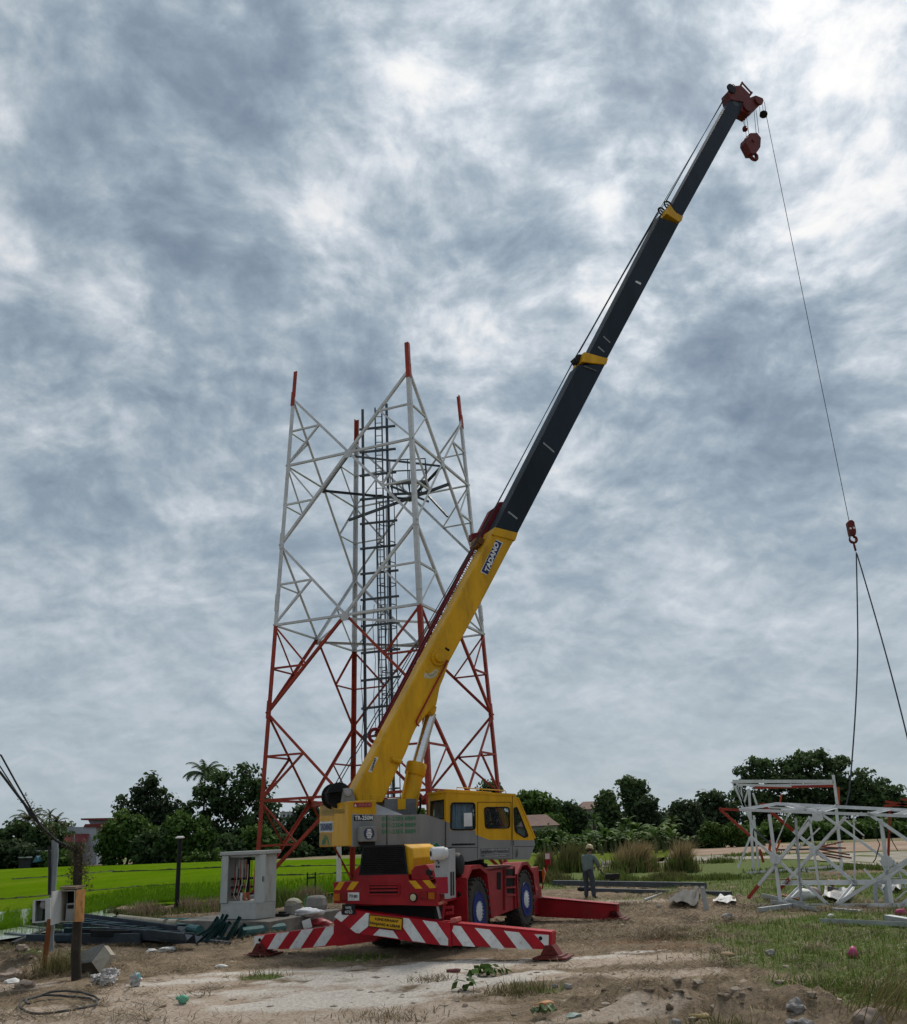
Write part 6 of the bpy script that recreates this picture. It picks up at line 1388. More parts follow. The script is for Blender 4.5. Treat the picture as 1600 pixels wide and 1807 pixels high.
mb=MB(); c=(O1[0]+O1[1]+O1[2]+O1[3])/4+Vector((0,.2,0)); mb.box(Frame(c,(1,0,0),(0,1,0),(0,0,1)),(-.15,-.02),(-.03,.1),(-.2,.12)); mb.build('relay',paint('relay_green',(.16,.2,.17),rough=.5),t1)
mb=MB(); mb.lathe(c+UP*.12+xr*.04-Vector((0,.08,0)),(0,-1,0),[(.09,0),(.09,.05),(.06,.07)],14); mb.build('gauge',paint('gauge_grey',(.3,.3,.3),rough=.4),t1,smooth=True)
mb=MB(); mb.prism([aty(*zq(x,y),qg.y-.345) for x,y in ((640,394),(712,352),(705,692),(634,682))],(0,.02,0)); mb.build('door',boxw,t1,bevel=.004)
t2,B2,O2=mbox([zq(850,240),zq(1060,240),zq(1050,690),zq(840,700)],None,.28,boxr,None,'meter_box','larger rusty beige meter box with its door hanging open, on the timber post',[zq(870,262),zq(1048,258),zq(1040,675),zq(862,680)],qw.y-.52,1)
mb=MB(); mb.prism([aty(*zq(x,y),qw.y-.54) for x,y in ((862,262),(925,290),(920,660),(850,690))],(.01,.3,0)) if False else None
mb=MB(); a=[aty(*zq(850,245),qw.y-.52),aty(*zq(840,700),qw.y-.52)]; b_=[aty(*zq(728,265),qw.y-.85),aty(*zq(712,740),qw.y-.85)]; mb.prism([a[0],b_[0],b_[1],a[1]],Vector((.012,.02,0))); mb.build('door',boxw,t2)
rusty=paint('rust_panel',(.34,.17,.055),rough=.85,var=.6,dirt=1.0,dirtcol=(.05,.018,.008),scale=1.7)
mb=MB(); a=[aty(*zq(1062,250),qw.y-.525),aty(*zq(1046,692),qw.y-.525)]; b_=[aty(*zq(1192,225),qw.y-.16),aty(*zq(1172,692),qw.y-.16)]; mb.prism([a[0],b_[0],b_[1],a[1]],Vector((.012,0.01,0))); mb.build('side_panel',rusty,t2)
mb=MB(); a=[aty(*zq(838,232),qw.y-.56),aty(*zq(1065,228),qw.y-.56),aty(*zq(1198,205),qw.y-.1),aty(*zq(930,205),qw.y-.05)]; mb.prism(a,UP*.04); mb.build('lid',paint('lid_brown',(.20,.15,.10),rough=.8,dirt=.6),t2)
c=(O2[0]+O2[1]+O2[2]+O2[3])/4+Vector((.0,.13,0)); mb=MB(); mb.box(Frame(c,(1,0,0),(0,1,0),(0,0,1)),(-.06,.11),(-.05,.1),(-.26,.04)); o=mb.build('meter',paint('meter_grey',(.33,.34,.32),rough=.4),t2,bevel=.012)
mb=MB(); mb.box(Frame(c,(1,0,0),(0,1,0),(0,0,1)),(-.03,.08),(-.062,-.052),(-.05,.01)); mb.build('display',black,o)
mb=MB(); mb.prism([p_+Vector((0,.27,0)) for p_ in O2],(0,.01,0)); mb.build('back_panel',MATS['dark_cavity'],t2)
# overhead service wires coming down to the posts, with dry creeper
wires=[([(-40,1310),(2,1333),(30,1384),(55,1428),(75,1462),(105,1488),(135,1502)],qw.y-.1,.035),([(-40,1340),(0,1362),(25,1395),(48,1425),(70,1456),(100,1484),(134,1500)],qw.y-.1,.05),([(-60,1300),(0,1352),(36,1408),(50,1434),(64,1450),(96,1482)],qg.y-.05,.028)]
for k,(pl,y,r) in enumerate(wires):
    P=[]; n=len(pl)
    for i,(px,py) in enumerate(pl): P.append(aty(px,py,y+(n-1-i)*.5*0))
    PP_=[]; 
    for a,b_ in zip(P,P[1:]):
        for t in range(5): PP_.append(a.lerp(b_,t/5))
    PP_.append(P[-1]); mb=MB(); mb.path(PP_,r*.5,6)
    solo(mb,'service_cable',MATS['black_cable'],['upper thin overhead cable sloping down to the timber post','thick overhead cable bundle sloping down to the timber post','thin overhead cable sloping down to the grey post'][k],'cable',tuple(PP_[-1]),smooth=True)
# ---- scrap piles
slate=[paint('beam_slate',(.055,.072,.088),rough=.5,metal=.2,var=.4,dirt=.4,dirtcol=(.06,.065,.07)),paint('beam_blue',(.060,.095,.125),rough=.45,metal=.2,var=.4,dirt=.4,dirtcol=(.07,.08,.09)),paint('beam_teal',(.030,.075,.078),rough=.5,metal=.2,var=.4,dirt=.4,dirtcol=(.05,.06,.06)),paint('beam_dark',(.018,.02,.024),rough=.6,var=.4,dirt=.4)]
rs=random.Random(12)
LAB='dark blue-grey steel angle lying in the jumbled pile behind the meter-box posts'
for k in range(34):
    x0=60+rs.uniform(-30,130); x1=x0+rs.uniform(70,170); x1=min(x1,345); y0=1642+rs.uniform(0,32); y1=1644+(x1-100)/240*16+rs.uniform(-6,16)
    if k<8: y0=1640+k*2.2; x0=140+k*2; x1=300+rs.uniform(0,30); y1=y0+20+rs.uniform(-3,4)
    z=.05+.30*rs.random()*(1-abs((x0+x1)/2-210)/190)
    p0,q0=onground(x0,y0),onground(x1,y1); p0.z=max(p0.z+.03,z+rs.uniform(-.05,.05)); q0.z=max(q0.z+.03,z*.6+rs.uniform(-.05,.05))
    mb=MB(); w_=rs.uniform(.12,.26); mb.angle(p0,q0,w_,.018,Vector((rs.uniform(-.5,.5),-.4,1)),Vector((0,1,.5)))
    c=(p0+q0)/2; solo(mb,'steel_angle',rs.choice(slate),LAB,'steel beam',(c.x,c.y,gheight(c.x,c.y)),'dark steel angles in the left scrap pile')
LAB='dark green steel slat fanned out against the slab in front of the grey cabinet'
for k in range(22):
    xb=340+k*4.1+rs.uniform(-4,4); yb=1664-k*.35+rs.uniform(-2,3); xt=376+k*2.9+rs.uniform(-14,12); yt=1614+abs(k-8)*1.1+rs.uniform(-5,14)
    p0=onground(xb,yb,.04); q0=aty(xt,yt,p0.y+.12+rs.uniform(-.1,.12)); 
    mb=MB(); mb.angle(p0,q0,rs.uniform(.05,.10),.012,(1,rs.uniform(-.5,.5),.3),(.2,-1,.3)); solo(mb,'steel_strip',rs.choice([slate[2],paint('slat_green',(.012,.05,.048),rough=.45,var=.4,dirt=.3)]),LAB,'steel slat',tuple(p0-UP*.04),'dark green steel slats fanned against the slab')
teal=paint('pipe_teal',(.05,.14,.14),rough=.5,var=.3,dirt=.4,dirtcol=(.1,.12,.11)); creamp=paint('pipe_cream',(.38,.34,.26),rough=.6,var=.3,dirt=.5,dirtcol=(.15,.11,.07))
beamthing((208,1641),(290,1650),.16,0,creamp,'long cream pipe lying across the top of the left scrap pile',sec='tube',name='pipe',cat='pipe',dz=.35)
beamthing((296,1651),(312,1650),.22,0,creamp,'short cream pipe end beside the long cream pipe','',sec='tube',name='pipe',cat='pipe',dz=.3)
beamthing((312,1651),(352,1656),.24,0,teal,'short teal pipe piece at the foot of the fanned slats',sec='tube',name='pipe',cat='pipe',dz=.2)
beamthing((425,1652),(500,1647),.26,0,teal,'long teal pipe lying behind the tip of the striped left beam',sec='tube',name='pipe',cat='pipe',dz=.15)
beamthing((250,1643),(365,1643),.10,0,teal,'thin teal tube lying along the slab foot',sec='tube',name='pipe',cat='pipe',dz=.3)
beamthing((300,1668),(400,1660),.16,.08,slate[1],'blue-grey flat beam at the right end of the scrap pile',dz=.06)
beamthing((330,1664),(405,1668),.10,.06,slate[0],'short slate bar in front of the blue-grey flat beam',dz=.05)
beamthing((10,1662),(80,1668),.16,.12,slate[0],'slate beam poking out left of the rusty post',dz=.15)
beamthing((20,1680),(78,1655),.12,.08,slate[3],'dark bar leaning up to the rusty post from the left',dz=.2)
# broken concrete cover box
zc3=lambda x,y:(x/3.71,1320+y/3.71)
q=onground(*zc3(650,1475)); fy=q.y; cp=lambda x,y,d=0: aty(*zc3(x,y),fy+d)
mb=MB(); mb.prism([cp(600,1400),cp(683,1292,.15),cp(725,1352,.1),cp(655,1478)],(.05,.1,-.02),0)
mb.prism([cp(520,1412,.5),cp(600,1400),cp(655,1478),cp(530,1470,.5)],(.03,.06,0),1); mb.prism([cp(520,1350,.9),cp(683,1292,.15),cp(600,1400),cp(520,1412,.5)],(0,.04,.04),2); mb.prism([cp(683,1292,.15),cp(725,1352,.1),cp(790,1400,.6),cp(700,1290,.7)],(0,.05,-.02),1)
solo(mb,'concrete_chamber',[paint('slab_pale',(.40,.36,.29),rough=.9,var=.3,dirt=.6,dirtcol=(.16,.13,.1),scale=2.5,bump=.5,bscale=15),paint('chamber_dark',(.075,.06,.045),rough=.9,dirt=.5),paint('chamber_grey',(.14,.14,.13),rough=.9,dirt=.5)],'tipped square concrete chamber with a pale broken face, right of the timber post','concrete chamber',tuple(q))
clear=paint('bag_clear',(.40,.375,.355),rough=.3,var=.3,dirt=.4,dirtcol=(.2,.19,.19),scale=6,bump=.6,bscale=14,spec=.8)
q=onground(184,1735); mb=MB()
for dx,dy,dz,r in ((-.12,0,.09,.11),(.08,.08,.15,.13),(.09,-.07,.06,.125)): mb.blob(q+Vector((dx,dy,dz)),(r*1.1,r*.8,r*.62),4,.42,2.8,dx*30)
solo(mb,'plastic_bag',clear,'knotted grey translucent rubbish bag in front of the concrete chamber','bag',tuple(q),smooth=True,autosmooth=60)
q=onground(238,1741); mb=MB(); mb.blob(q+UP*.09,(.085,.075,.12),4,.4,2.8,3); mb.blob(q+UP*.14+xr*.015,(.065,.06,.07),3,.4,2.8,6,mi=1); solo(mb,'plastic_bag',[clear,paint('bag_cyan',(.16,.42,.46),rough=.4)],'pale blue plastic bag lying alone right of the knotted bag','bag',tuple(q),smooth=True,autosmooth=60)
q=onground(323,1771); mb=MB(); mb.blob(q+UP*.06,(.075,.065,.065),3,.18,1.6,8); mb.tube(q+UP*.075-xr*.06,q+UP*.09-xr*.105,.03,.025,10); solo(mb,'plastic_bottle',paint('bottle_mint',(.13,.36,.24),rough=.35,var=.2,dirt=.2),'crushed mint green plastic bottle on the pale track at lower left','bottle',tuple(q),smooth=True,autosmooth=50)
for i,(px,py,r,lab) in enumerate(((268,1680,(.17,.1,.05),'white crumpled paper at the front of the left scrap pile'),(296,1678,(.22,.1,.06),'silvery crushed bag right of the crumpled paper'),(365,1660,(.10,.1,.14),'small round cream stone by the blue-grey flat beam'),(390,1707,(.12,.06,.04),'tiny white scrap on the dry straw left of the crane'),(20,1735,(.16,.1,.06),'white rag on the straw at the left edge'))):
    blobthing(px,py,r,pvc if i!=2 else rockp,'rubbish' if i!=2 else 'stone',lab,'scrap' if i!=2 else 'stone',.4,dz=.5)
for i,(px,py,r,lab) in enumerate(((25,1702,.22,'large pinkish rubble lump at the left edge'),(45,1712,.18,'pinkish rubble lump right of the largest one at the left edge'),(12,1720,.17,'flat pinkish rubble lump below the largest one at the left edge'),(36,1694,.14,'topmost pale rubble lump at the left edge'),(60,1722,.12,'small rubble lump nearest the grass tuft at left'))):
    q=onground(px,py); mb=MB(); r*=.75; mb.blob(q+UP*r*.3,(r*1.2,r,r*.7),3,.3,1.4,i*5+2); solo(mb,'rubble',rockp,lab,'rubble',tuple(q),smooth=True,autosmooth=30)
# black hose ring
P=[]
for a in np.linspace(0,2*math.pi,46)[:-1]:
    px=102+68*math.cos(a)+3*math.sin(3*a); py=1778+15*math.sin(a)-4*math.cos(a); P.append(onground(px,py,.05+.02*math.sin(2*a)))
mb=MB(); mb.path(P,.018,8,closed=True); P2=[v+Vector((.06,.05,.035+.03*math.sin(k*.4))) for k,v in enumerate(P)]; mb.path(P2[20:44],.017,8); c=sum(P,Vector())/len(P); solo(mb,'hose_loop',paint('hose_dark',(.05,.052,.05),rough=.7,dirt=.7,dirtcol=(.12,.11,.09)),'loop of dark hose lying on the ground in the bottom left corner','hose',(c.x,c.y,c.z-.05),smooth=True)
# orange wrapper, green rubbish at the bottom
blobthing(962,1773,(.12,.05,.04),paint('wrap_orange',(.50,.24,.10),rough=.5,var=.3),'wrapper','crumpled orange wrapper in the weeds at bottom centre right','wrapper',.4)
sheet([(935,1800),(985,1802),(975,1794),(945,1793)],paint('wrap_green',(.12,.17,.07),rough=.5,var=.7,scale=4),'wrapper','green and blue plastic wrapper at the bottom edge below the orange one','wrapper',.06,7)
blobthing(1012,1797,(.10,.06,.035),paint('wrap_teal',(.28,.36,.32),rough=.5,var=.4),'wrapper','pale crumpled wrapper at the bottom edge right of the green one','wrapper',.4)
blobthing(1232,1797,(.15,.06,.04),paint('wrap_mustard',(.32,.24,.10),rough=.6,var=.5),'wrapper','mustard yellow rag at the bottom edge in the rough heap','rag',.4)
blobthing(1284,1688,(.13,.07,.045),paint('wrap_mustard2',(.26,.17,.09),rough=.7,var=.5),'clod','orange-brown clod on the bare patch right of centre','clod',.4)
blobthing(800,1715,(.13,.05,.04),paint('twig_red',(.16,.05,.05),rough=.7),'rag','small dark red rag on the white track left of the leafy sprig','rag',.4)
# slings on the auxiliary hook
a=aY(*z9(196,292)); b_=fB(zr(1130,552)); P=[]
for k in range(25):
    t=k/24; w1_=aY(*[(1509+(1478-1509)*0,960)][0]); 
    px=1510.5+2.5*math.sin(t*math.pi)*1.2-(12*max(0,t-.35)**1.5/.52 if t>.35 else 0); py=975+t*(1395-975); y=tipp.y+(b_.y-tipp.y)*t
    P.append(aty(px,py,y))
P.append(b_); mb=MB(); mb.path(P,.022,6); solo(mb,'lifting_sling',paint('sling_grey',(.05,.055,.065),rough=.6),'left steel lifting sling hanging slack from the small far hook','sling',tuple(a),smooth=True)
e_=fF(zr(1850,622)); P=[aY(*z9(203,305))]; n=20
for k in range(1,n+1):
    t=k/n; px=1512+(1640-1512)*t-6*math.sin(t*math.pi)*-1; py=978+(1475-978)*t; P.append(aty(px,py,tipp.y+(e_.y-tipp.y)*t))
mb=MB(); mb.path(P,.022,6); solo(mb,'lifting_sling',MATS['sling_grey'],'right steel lifting sling slanting down past the right edge from the small far hook','sling',tuple(a),smooth=True)
# ================================================================== trees, palms, bananas, grasses, houses
class Leaves:
    """many small leaf faces gathered into one mesh"""
    def __init__(s,seed): s.V=[];s.F=[];s.T=[];s.r=np.random.default_rng(seed)
    def clump(s,c,rad,n,size,tint,aspect=1.6,up=.3,fold=True):
        r=s.r; d=r.normal(size=(n,3)); d/=np.linalg.norm(d,axis=1)[:,None]+1e-9
        rr=r.random(n)**.45
        p=np.array(c)+d*rr[:,None]*np.array(rad)
        nrm=d*.7+r.normal(size=(n,3))*.6; nrm[:,2]+=up; nrm/=np.linalg.norm(nrm,axis=1)[:,None]
        t=np.cross(nrm,r.normal(size=(n,3))); t/=np.linalg.norm(t,axis=1)[:,None]+1e-9
        b=np.cross(nrm,t); sz=size*(.6+.8*r.random(n)); w=sz/aspect
        k=len(s.V); 
        A=p-t*sz[:,None]*.5; B=p+b*w[:,None]*.5; C=p+t*sz[:,None]*.5; D=p-b*w[:,None]*.5
        q=np.stack([A,B,C,D],1).reshape(-1,3)
        k=sum(len(x) for x in s.V); s.V.append(q)
        f=np.arange(n*4).reshape(n,4)+k; s.F.append(f)
        sh=np.clip(tint+.30*d[:,2]*rr+.12*r.normal(size=n),0,1); s.T.append(sh)  # clump tops lighter, undersides darker: light from above put into the tint
    def blades(s,pts,h,w,lean,tint,dirs=None,fl=1.0):
        """upright blades: a root quad and a bent tip triangle each"""
        r=s.r; n=len(pts); a=r.random(n)*2*np.pi; dx=np.stack([np.cos(a),np.sin(a),0*a],1)
        la=r.random(n)*2*np.pi; ln=np.stack([np.cos(la),np.sin(la),0*la],1)*(lean*r.random(n))[:,None]
        if dirs is not None: ln=ln+dirs
        hh=h*(.5+.8*r.random(n)); ww=w*(.6+.7*r.random(n))
        p=np.array(pts); up=np.array([0,0,1.0])
        m=p+up*(hh*.6*fl)[:,None]+ln*(hh*.45)[:,None]; t=p+up*(hh*fl*(1-.25*np.linalg.norm(ln,axis=1)))[:,None]+ln*(hh)[:,None]
        q=np.stack([p-dx*ww[:,None]*.5,p+dx*ww[:,None]*.5,m+dx*ww[:,None]*.4,m-dx*ww[:,None]*.4,t],1).reshape(-1,3)
        k=sum(len(x) for x in s.V); s.V.append(q); base=np.arange(n)*5+k
        s.F.append(np.stack([base,base+1,base+2,base+3],1)); s.F.append(np.stack([base+3,base+2,base+4,base+4],1))
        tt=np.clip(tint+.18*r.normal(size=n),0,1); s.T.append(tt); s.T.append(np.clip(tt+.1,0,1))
    def build(s,name,m,parent=None):
        V=np.concatenate(s.V); Fs=np.concatenate(s.F); T=np.concatenate(s.T)
        if parent is not None:
            inv=np.array(root_matrix(parent).inverted()); V=V@inv[:3,:3].T+inv[:3,3]
        me=bpy.data.meshes.new(name); faces=[tuple(f) if f[2]!=f[3] else tuple(f[:3]) for f in Fs.tolist()]
        me.from_pydata(V.tolist(),[],faces); me.update(); me.materials.append(m)
        a=me.attributes.new('tint','FLOAT','FACE'); a.data.foreach_set('value',T)
        o=bpy.data.objects.new(name,me); COL.objects.link(o)
        if parent is not None: o.parent=parent
        return o
bark=paint('bark',(.055,.045,.035),rough=.95,var=.4,dirt=.4,scale=2,bump=.5,bscale=6); barkp=paint('bark_pale',(.16,.145,.12),rough=.95,var=.3,dirt=.4)
LM={'dark':leafmat('leaf_dark',(.022,.042,.020),(.090,.138,.048)),'mid':leafmat('leaf_mid',(.026,.058,.014),(.105,.175,.038)),'light':leafmat('leaf_light',(.022,.050,.010),(.105,.165,.034),trans=.15),  # darker greens lifted and cooled: aerial haze mixed into the leaf colour
    'olive':leafmat('leaf_olive',(.03,.04,.016),(.12,.13,.05)),'black':leafmat('leaf_black',(.019,.033,.020),(.070,.102,.044))}  # 'black' is the deepest of the leaf greens
def tree(px,py_top,w_px,D,shape,leafk,name,label,group=None,nc=60,per=60,leaf=None,py_low=None,trunk=True,seed=0,base_py=None,flat=.6,gap=0.0,cat='tree'):
    """crown from py_top down to py_low, w_px wide, standing D metres away; shape: list of (u,v,ru,rv) lobes in crown units"""
    top=aty(px,py_top,D); low=aty(px,py_low,D); H=top.z-low.z; W=(aty(px+w_px/2,py_top,D)-aty(px-w_px/2,py_top,D)).length
    x0=low.x; rg=random.Random(seed*77+int(px)); leaf=leaf or .0047*D
    t=thing(name,label,cat,(x0,D,0),0,group)
    L_=Leaves(seed*13+int(px)); zc=low.z
    lobes=shape or [(0,.55,.5,.45)]
    area=sum(a[2]*a[3] for a in lobes)
    limbs=[]
    for (u,v,ru,rv) in lobes:
        n=max(4,int(nc*ru*rv/area))
        c0=Vector((x0+u*W,D,zc+v*H)); limbs.append((c0,ru*W))
        for k in range(n):
            while True:
                d=Vector((rg.uniform(-1,1),rg.uniform(-1,1),rg.uniform(-1,1)))
                if .25<d.length<1: break
            d=d.normalized()*(d.length**.4)
            c=c0+Vector((d.x*ru*W,d.y*ru*W*flat,d.z*rv*H))
            if rg.random()<gap: continue
            cr_=max(.30*min(ru*W,rv*H),leaf*1.6)*rg.uniform(.65,1.35)
            L_.clump(c,(cr_*1.2,cr_*1.2,cr_*.85),per,leaf,.36+.30*d.z+rg.uniform(-.14,.14)+.12*(v-.5))  # higher clumps tinted lighter, imitating light on the crown top
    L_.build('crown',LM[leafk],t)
    if trunk:
        mb=MB(); r=.018*max(W*.6,H)+.06; fork=Vector((x0+rg.uniform(-.3,.3),D,max(.5,zc+H*.12)))
        mb.path([Vector((x0,D,-.1)),Vector((x0,D,0)).lerp(fork,.5)+Vector((rg.uniform(-.2,.2),0,0)),fork],[r*1.3,r*1.05,r*.9],8)
        for c0,rw in limbs[:7]:
            e=fork.lerp(c0,1.0); m=fork.lerp(c0,.5)+Vector((rg.uniform(-.5,.5),rg.uniform(-.5,.5),.3)); mb.path([fork,m,e,e+Vector((rg.uniform(-.3,.3)*rw,0,rw*.5))],[r*.7,r*.45,r*.28,r*.1],6)
            for k in range(2): mb.path([m,m+Vector((rg.uniform(-.6,.6)*rw,rg.uniform(-.5,.5)*rw,rw*.4))],[r*.3,r*.08],5)
        mb.build('trunk',bark,t,smooth=True)
    return t
def palm(px,py_c,D,r_px,label,name='coconut_palm',seed=0,nf=18,leafk='olive',droop=.9,base=0):
    c=aty(px,py_c,D); R=(aty(px+r_px,py_c,D)-c).length; t=thing(name,label,'palm tree',(c.x,D,0)); rg=random.Random(seed)
    mb=MB(); lean=rg.uniform(-.6,.6); P=[Vector((c.x-lean*(1-k/8)**2,D,base+(c.z-base)*k/8)) for k in range(9)]; mb.path(P,[.24-.012*k for k in range(9)],8); mb.build('trunk',bark,t,smooth=True)
    V=[];F=[];T=[]
    for i in range(nf):
        az=2*math.pi*i/nf+rg.uniform(-.2,.2); el=rg.uniform(-.3,1.45); d=Vector((math.cos(az),math.sin(az),0)); Lf=R*rg.uniform(.85,1.1)
        pts=[]; p=c.copy(); a=el
        for k in range(11):
            pts.append(p.copy()); p=p+(d*math.cos(a)+UP*math.sin(a))*(Lf/10); a-=droop*.13*(1+k*.12)
        sx=Vector((-d.y,d.x,0)); tint=rg.uniform(.25,.7)
        for k in range(1,11):
            for j in range(3):
                q=pts[k-1].lerp(pts[k],j/3); ll=Lf*.20*math.sin(math.pi*min(1,(k+.6)/11.5))**.6; ax_=(pts[k]-pts[k-1]).normalized()
                for sgn in (1,-1):
                    tip=q+sx*sgn*ll*.8+ax_*ll*.45-UP*ll*(.35+.4*rg.random()); wv=ax_*Lf*.022; n=len(V); V+= [q-wv,q+wv,tip]; F.append((n,n+1,n+2)); T.append(min(1,max(0,tint+rg.uniform(-.15,.15))))
    mb=MB(); mb.v=[tuple(v) for v in V]; mb.f=F; mb.mi=[0]*len(F); mb.t=T; mb.build('crown',LM[leafk],t,recalc=False,tint=True)
    return t
def banana(px,py_base,D,h_px,seed,leafk='light',label='',n=7,group='banana plants in the belt behind the worker'):
    b0=aty(px,py_base,D); z0=max(b0.z,0) if b0.z<1.2 else b0.z; H=(aty(px,py_base-h_px,D).z-b0.z); rg=random.Random(seed); base=Vector((b0.x,D,0)); c=Vector((b0.x,D,H*.42+max(0,b0.z)))
    t=thing('banana_plant',label,'banana plant',tuple(base),0,group); mb=MB(); mb.path([base,base.lerp(c,.6)+Vector((.05,0,0)),c],[.16,.13,.08],7); mb.build('stem',paint('banana_stem',(.10,.11,.045),rough=.8,var=.4),t,smooth=True)
    V=[];F=[];T=[]
    for i in range(n):
        az=rg.uniform(0,2*math.pi); d=Vector((math.cos(az),math.sin(az),0)); a=rg.uniform(.6,1.5); Lf=H*rg.uniform(.4,.75); p=c-UP*H*rg.uniform(0,.2); sx=Vector((-d.y,d.x,0)); tint=rg.uniform(.3,.95); wd=Lf*rg.uniform(.10,.15); pts=[]
        for k in range(9):
            pts.append((p.copy(),wd*max(.05,math.sin(math.pi*min(1,(k+.6)/9.2))**.55) if k>1 else .02)); p=p+(d*math.cos(a)+UP*math.sin(a))*Lf/8; a-=.10+.035*k
        for k in range(8):
            (p0,w0),(p1,w1_)=pts[k],pts[k+1]
            for sg in (1,-1):
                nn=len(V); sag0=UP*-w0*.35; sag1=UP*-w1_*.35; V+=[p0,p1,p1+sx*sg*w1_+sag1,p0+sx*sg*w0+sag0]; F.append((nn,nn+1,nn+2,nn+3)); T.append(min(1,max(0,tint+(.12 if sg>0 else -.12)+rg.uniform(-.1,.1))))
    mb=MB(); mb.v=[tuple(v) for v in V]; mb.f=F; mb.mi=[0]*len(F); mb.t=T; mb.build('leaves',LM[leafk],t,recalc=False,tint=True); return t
broad=[(0,.55,.36,.34),(-.28,.42,.24,.34),(.27,.42,.25,.34),(-.08,.75,.24,.24),(.14,.68,.22,.26),(-.2,.14,.32,.22),(.2,.14,.32,.22)]
dome=[(0,.5,.40,.42),(-.26,.36,.25,.34),(.26,.36,.25,.34),(0,.75,.28,.24),(0,.12,.46,.18)]
tall=[(0,.72,.34,.27),(-.12,.5,.36,.3),(.16,.42,.34,.3),(0,.18,.44,.22),(.2,.78,.2,.18),(-.24,.7,.2,.2)]
# --- left belt beyond the paddy
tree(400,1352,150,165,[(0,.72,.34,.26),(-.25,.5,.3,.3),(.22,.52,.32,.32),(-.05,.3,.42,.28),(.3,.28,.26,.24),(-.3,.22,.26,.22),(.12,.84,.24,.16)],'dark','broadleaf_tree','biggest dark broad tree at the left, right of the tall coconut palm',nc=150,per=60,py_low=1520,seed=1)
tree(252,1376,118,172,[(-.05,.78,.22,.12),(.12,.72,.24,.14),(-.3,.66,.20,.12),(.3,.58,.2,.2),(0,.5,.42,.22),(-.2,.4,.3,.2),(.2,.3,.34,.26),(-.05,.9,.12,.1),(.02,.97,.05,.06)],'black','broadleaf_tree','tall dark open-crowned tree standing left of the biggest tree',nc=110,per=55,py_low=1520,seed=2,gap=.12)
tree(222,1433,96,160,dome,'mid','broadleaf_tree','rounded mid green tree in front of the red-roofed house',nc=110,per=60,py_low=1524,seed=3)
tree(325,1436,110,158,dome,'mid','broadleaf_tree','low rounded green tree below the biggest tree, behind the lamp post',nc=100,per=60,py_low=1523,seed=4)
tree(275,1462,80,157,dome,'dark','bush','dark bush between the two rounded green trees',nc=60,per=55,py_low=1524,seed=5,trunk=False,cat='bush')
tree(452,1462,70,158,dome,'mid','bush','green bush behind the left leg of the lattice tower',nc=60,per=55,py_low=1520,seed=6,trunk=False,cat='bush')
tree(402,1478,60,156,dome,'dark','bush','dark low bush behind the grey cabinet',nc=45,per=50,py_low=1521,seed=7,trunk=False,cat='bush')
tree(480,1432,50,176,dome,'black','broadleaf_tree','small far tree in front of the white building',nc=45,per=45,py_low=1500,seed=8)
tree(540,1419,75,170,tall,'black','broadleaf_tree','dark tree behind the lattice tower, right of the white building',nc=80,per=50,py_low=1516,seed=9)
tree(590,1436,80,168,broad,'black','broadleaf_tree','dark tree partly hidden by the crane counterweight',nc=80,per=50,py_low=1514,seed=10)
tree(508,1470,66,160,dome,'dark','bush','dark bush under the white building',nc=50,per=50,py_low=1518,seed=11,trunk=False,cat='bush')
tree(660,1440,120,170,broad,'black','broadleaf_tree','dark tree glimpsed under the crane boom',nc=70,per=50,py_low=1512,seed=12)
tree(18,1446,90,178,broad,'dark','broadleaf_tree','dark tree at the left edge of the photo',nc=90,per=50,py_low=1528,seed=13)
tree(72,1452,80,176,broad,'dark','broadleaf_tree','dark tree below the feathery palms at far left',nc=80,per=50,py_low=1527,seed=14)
tree(20,1487,90,170,dome,'black','bush','black-green hedge clump at the left edge by the sheds',nc=60,per=50,py_low=1529,seed=15,trunk=False,cat='bush')
tree(100,1472,40,186,dome,'olive','bush','olive bush between the feathery palms and the red-roofed house',nc=40,per=50,py_low=1526,seed=16,trunk=False,cat='bush')
tree(104,1502,50,168,dome,'mid','bush','green bush in front of the red-roofed house',nc=40,per=50,py_low=1527,seed=17,trunk=False,cat='bush')
tree(112,1458,16,190,tall,'dark','broadleaf_tree','little dark tree touching the left wall of the red-roofed house',nc=18,per=40,py_low=1490,seed=18)
tree(370,1500,90,150,dome,'light','bush','pale scrub at the paddy edge under the low rounded green tree',nc=36,per=45,py_low=1524,seed=19,trunk=False,leaf=.4,cat='bush')
palm(362,1368,170,46,'tall coconut palm rising above the trees at left',seed=3,nf=26,leafk='dark')
palm(50,1446,180,34,'feathery pale palm at far left behind the cables',seed=5,nf=18,leafk='olive')
palm(100,1452,182,26,'smaller feathery palm right of the pale one at far left',seed=8,nf=16,leafk='olive')
palm(88,1438,190,18,'slim palm behind the other two at far left',seed=9,nf=14,leafk='dark')
tree(738,1424,60,150,dome,'mid','bush','green bush glimpsed between the lift cylinder and the crane cab',nc=60,per=50,py_low=1512,seed=63,trunk=False,cat='bush')
tree(795,1440,110,160,broad,'dark','broadleaf_tree','dark tree seen only through the crane cab windows',nc=80,per=50,py_low=1510,seed=64)
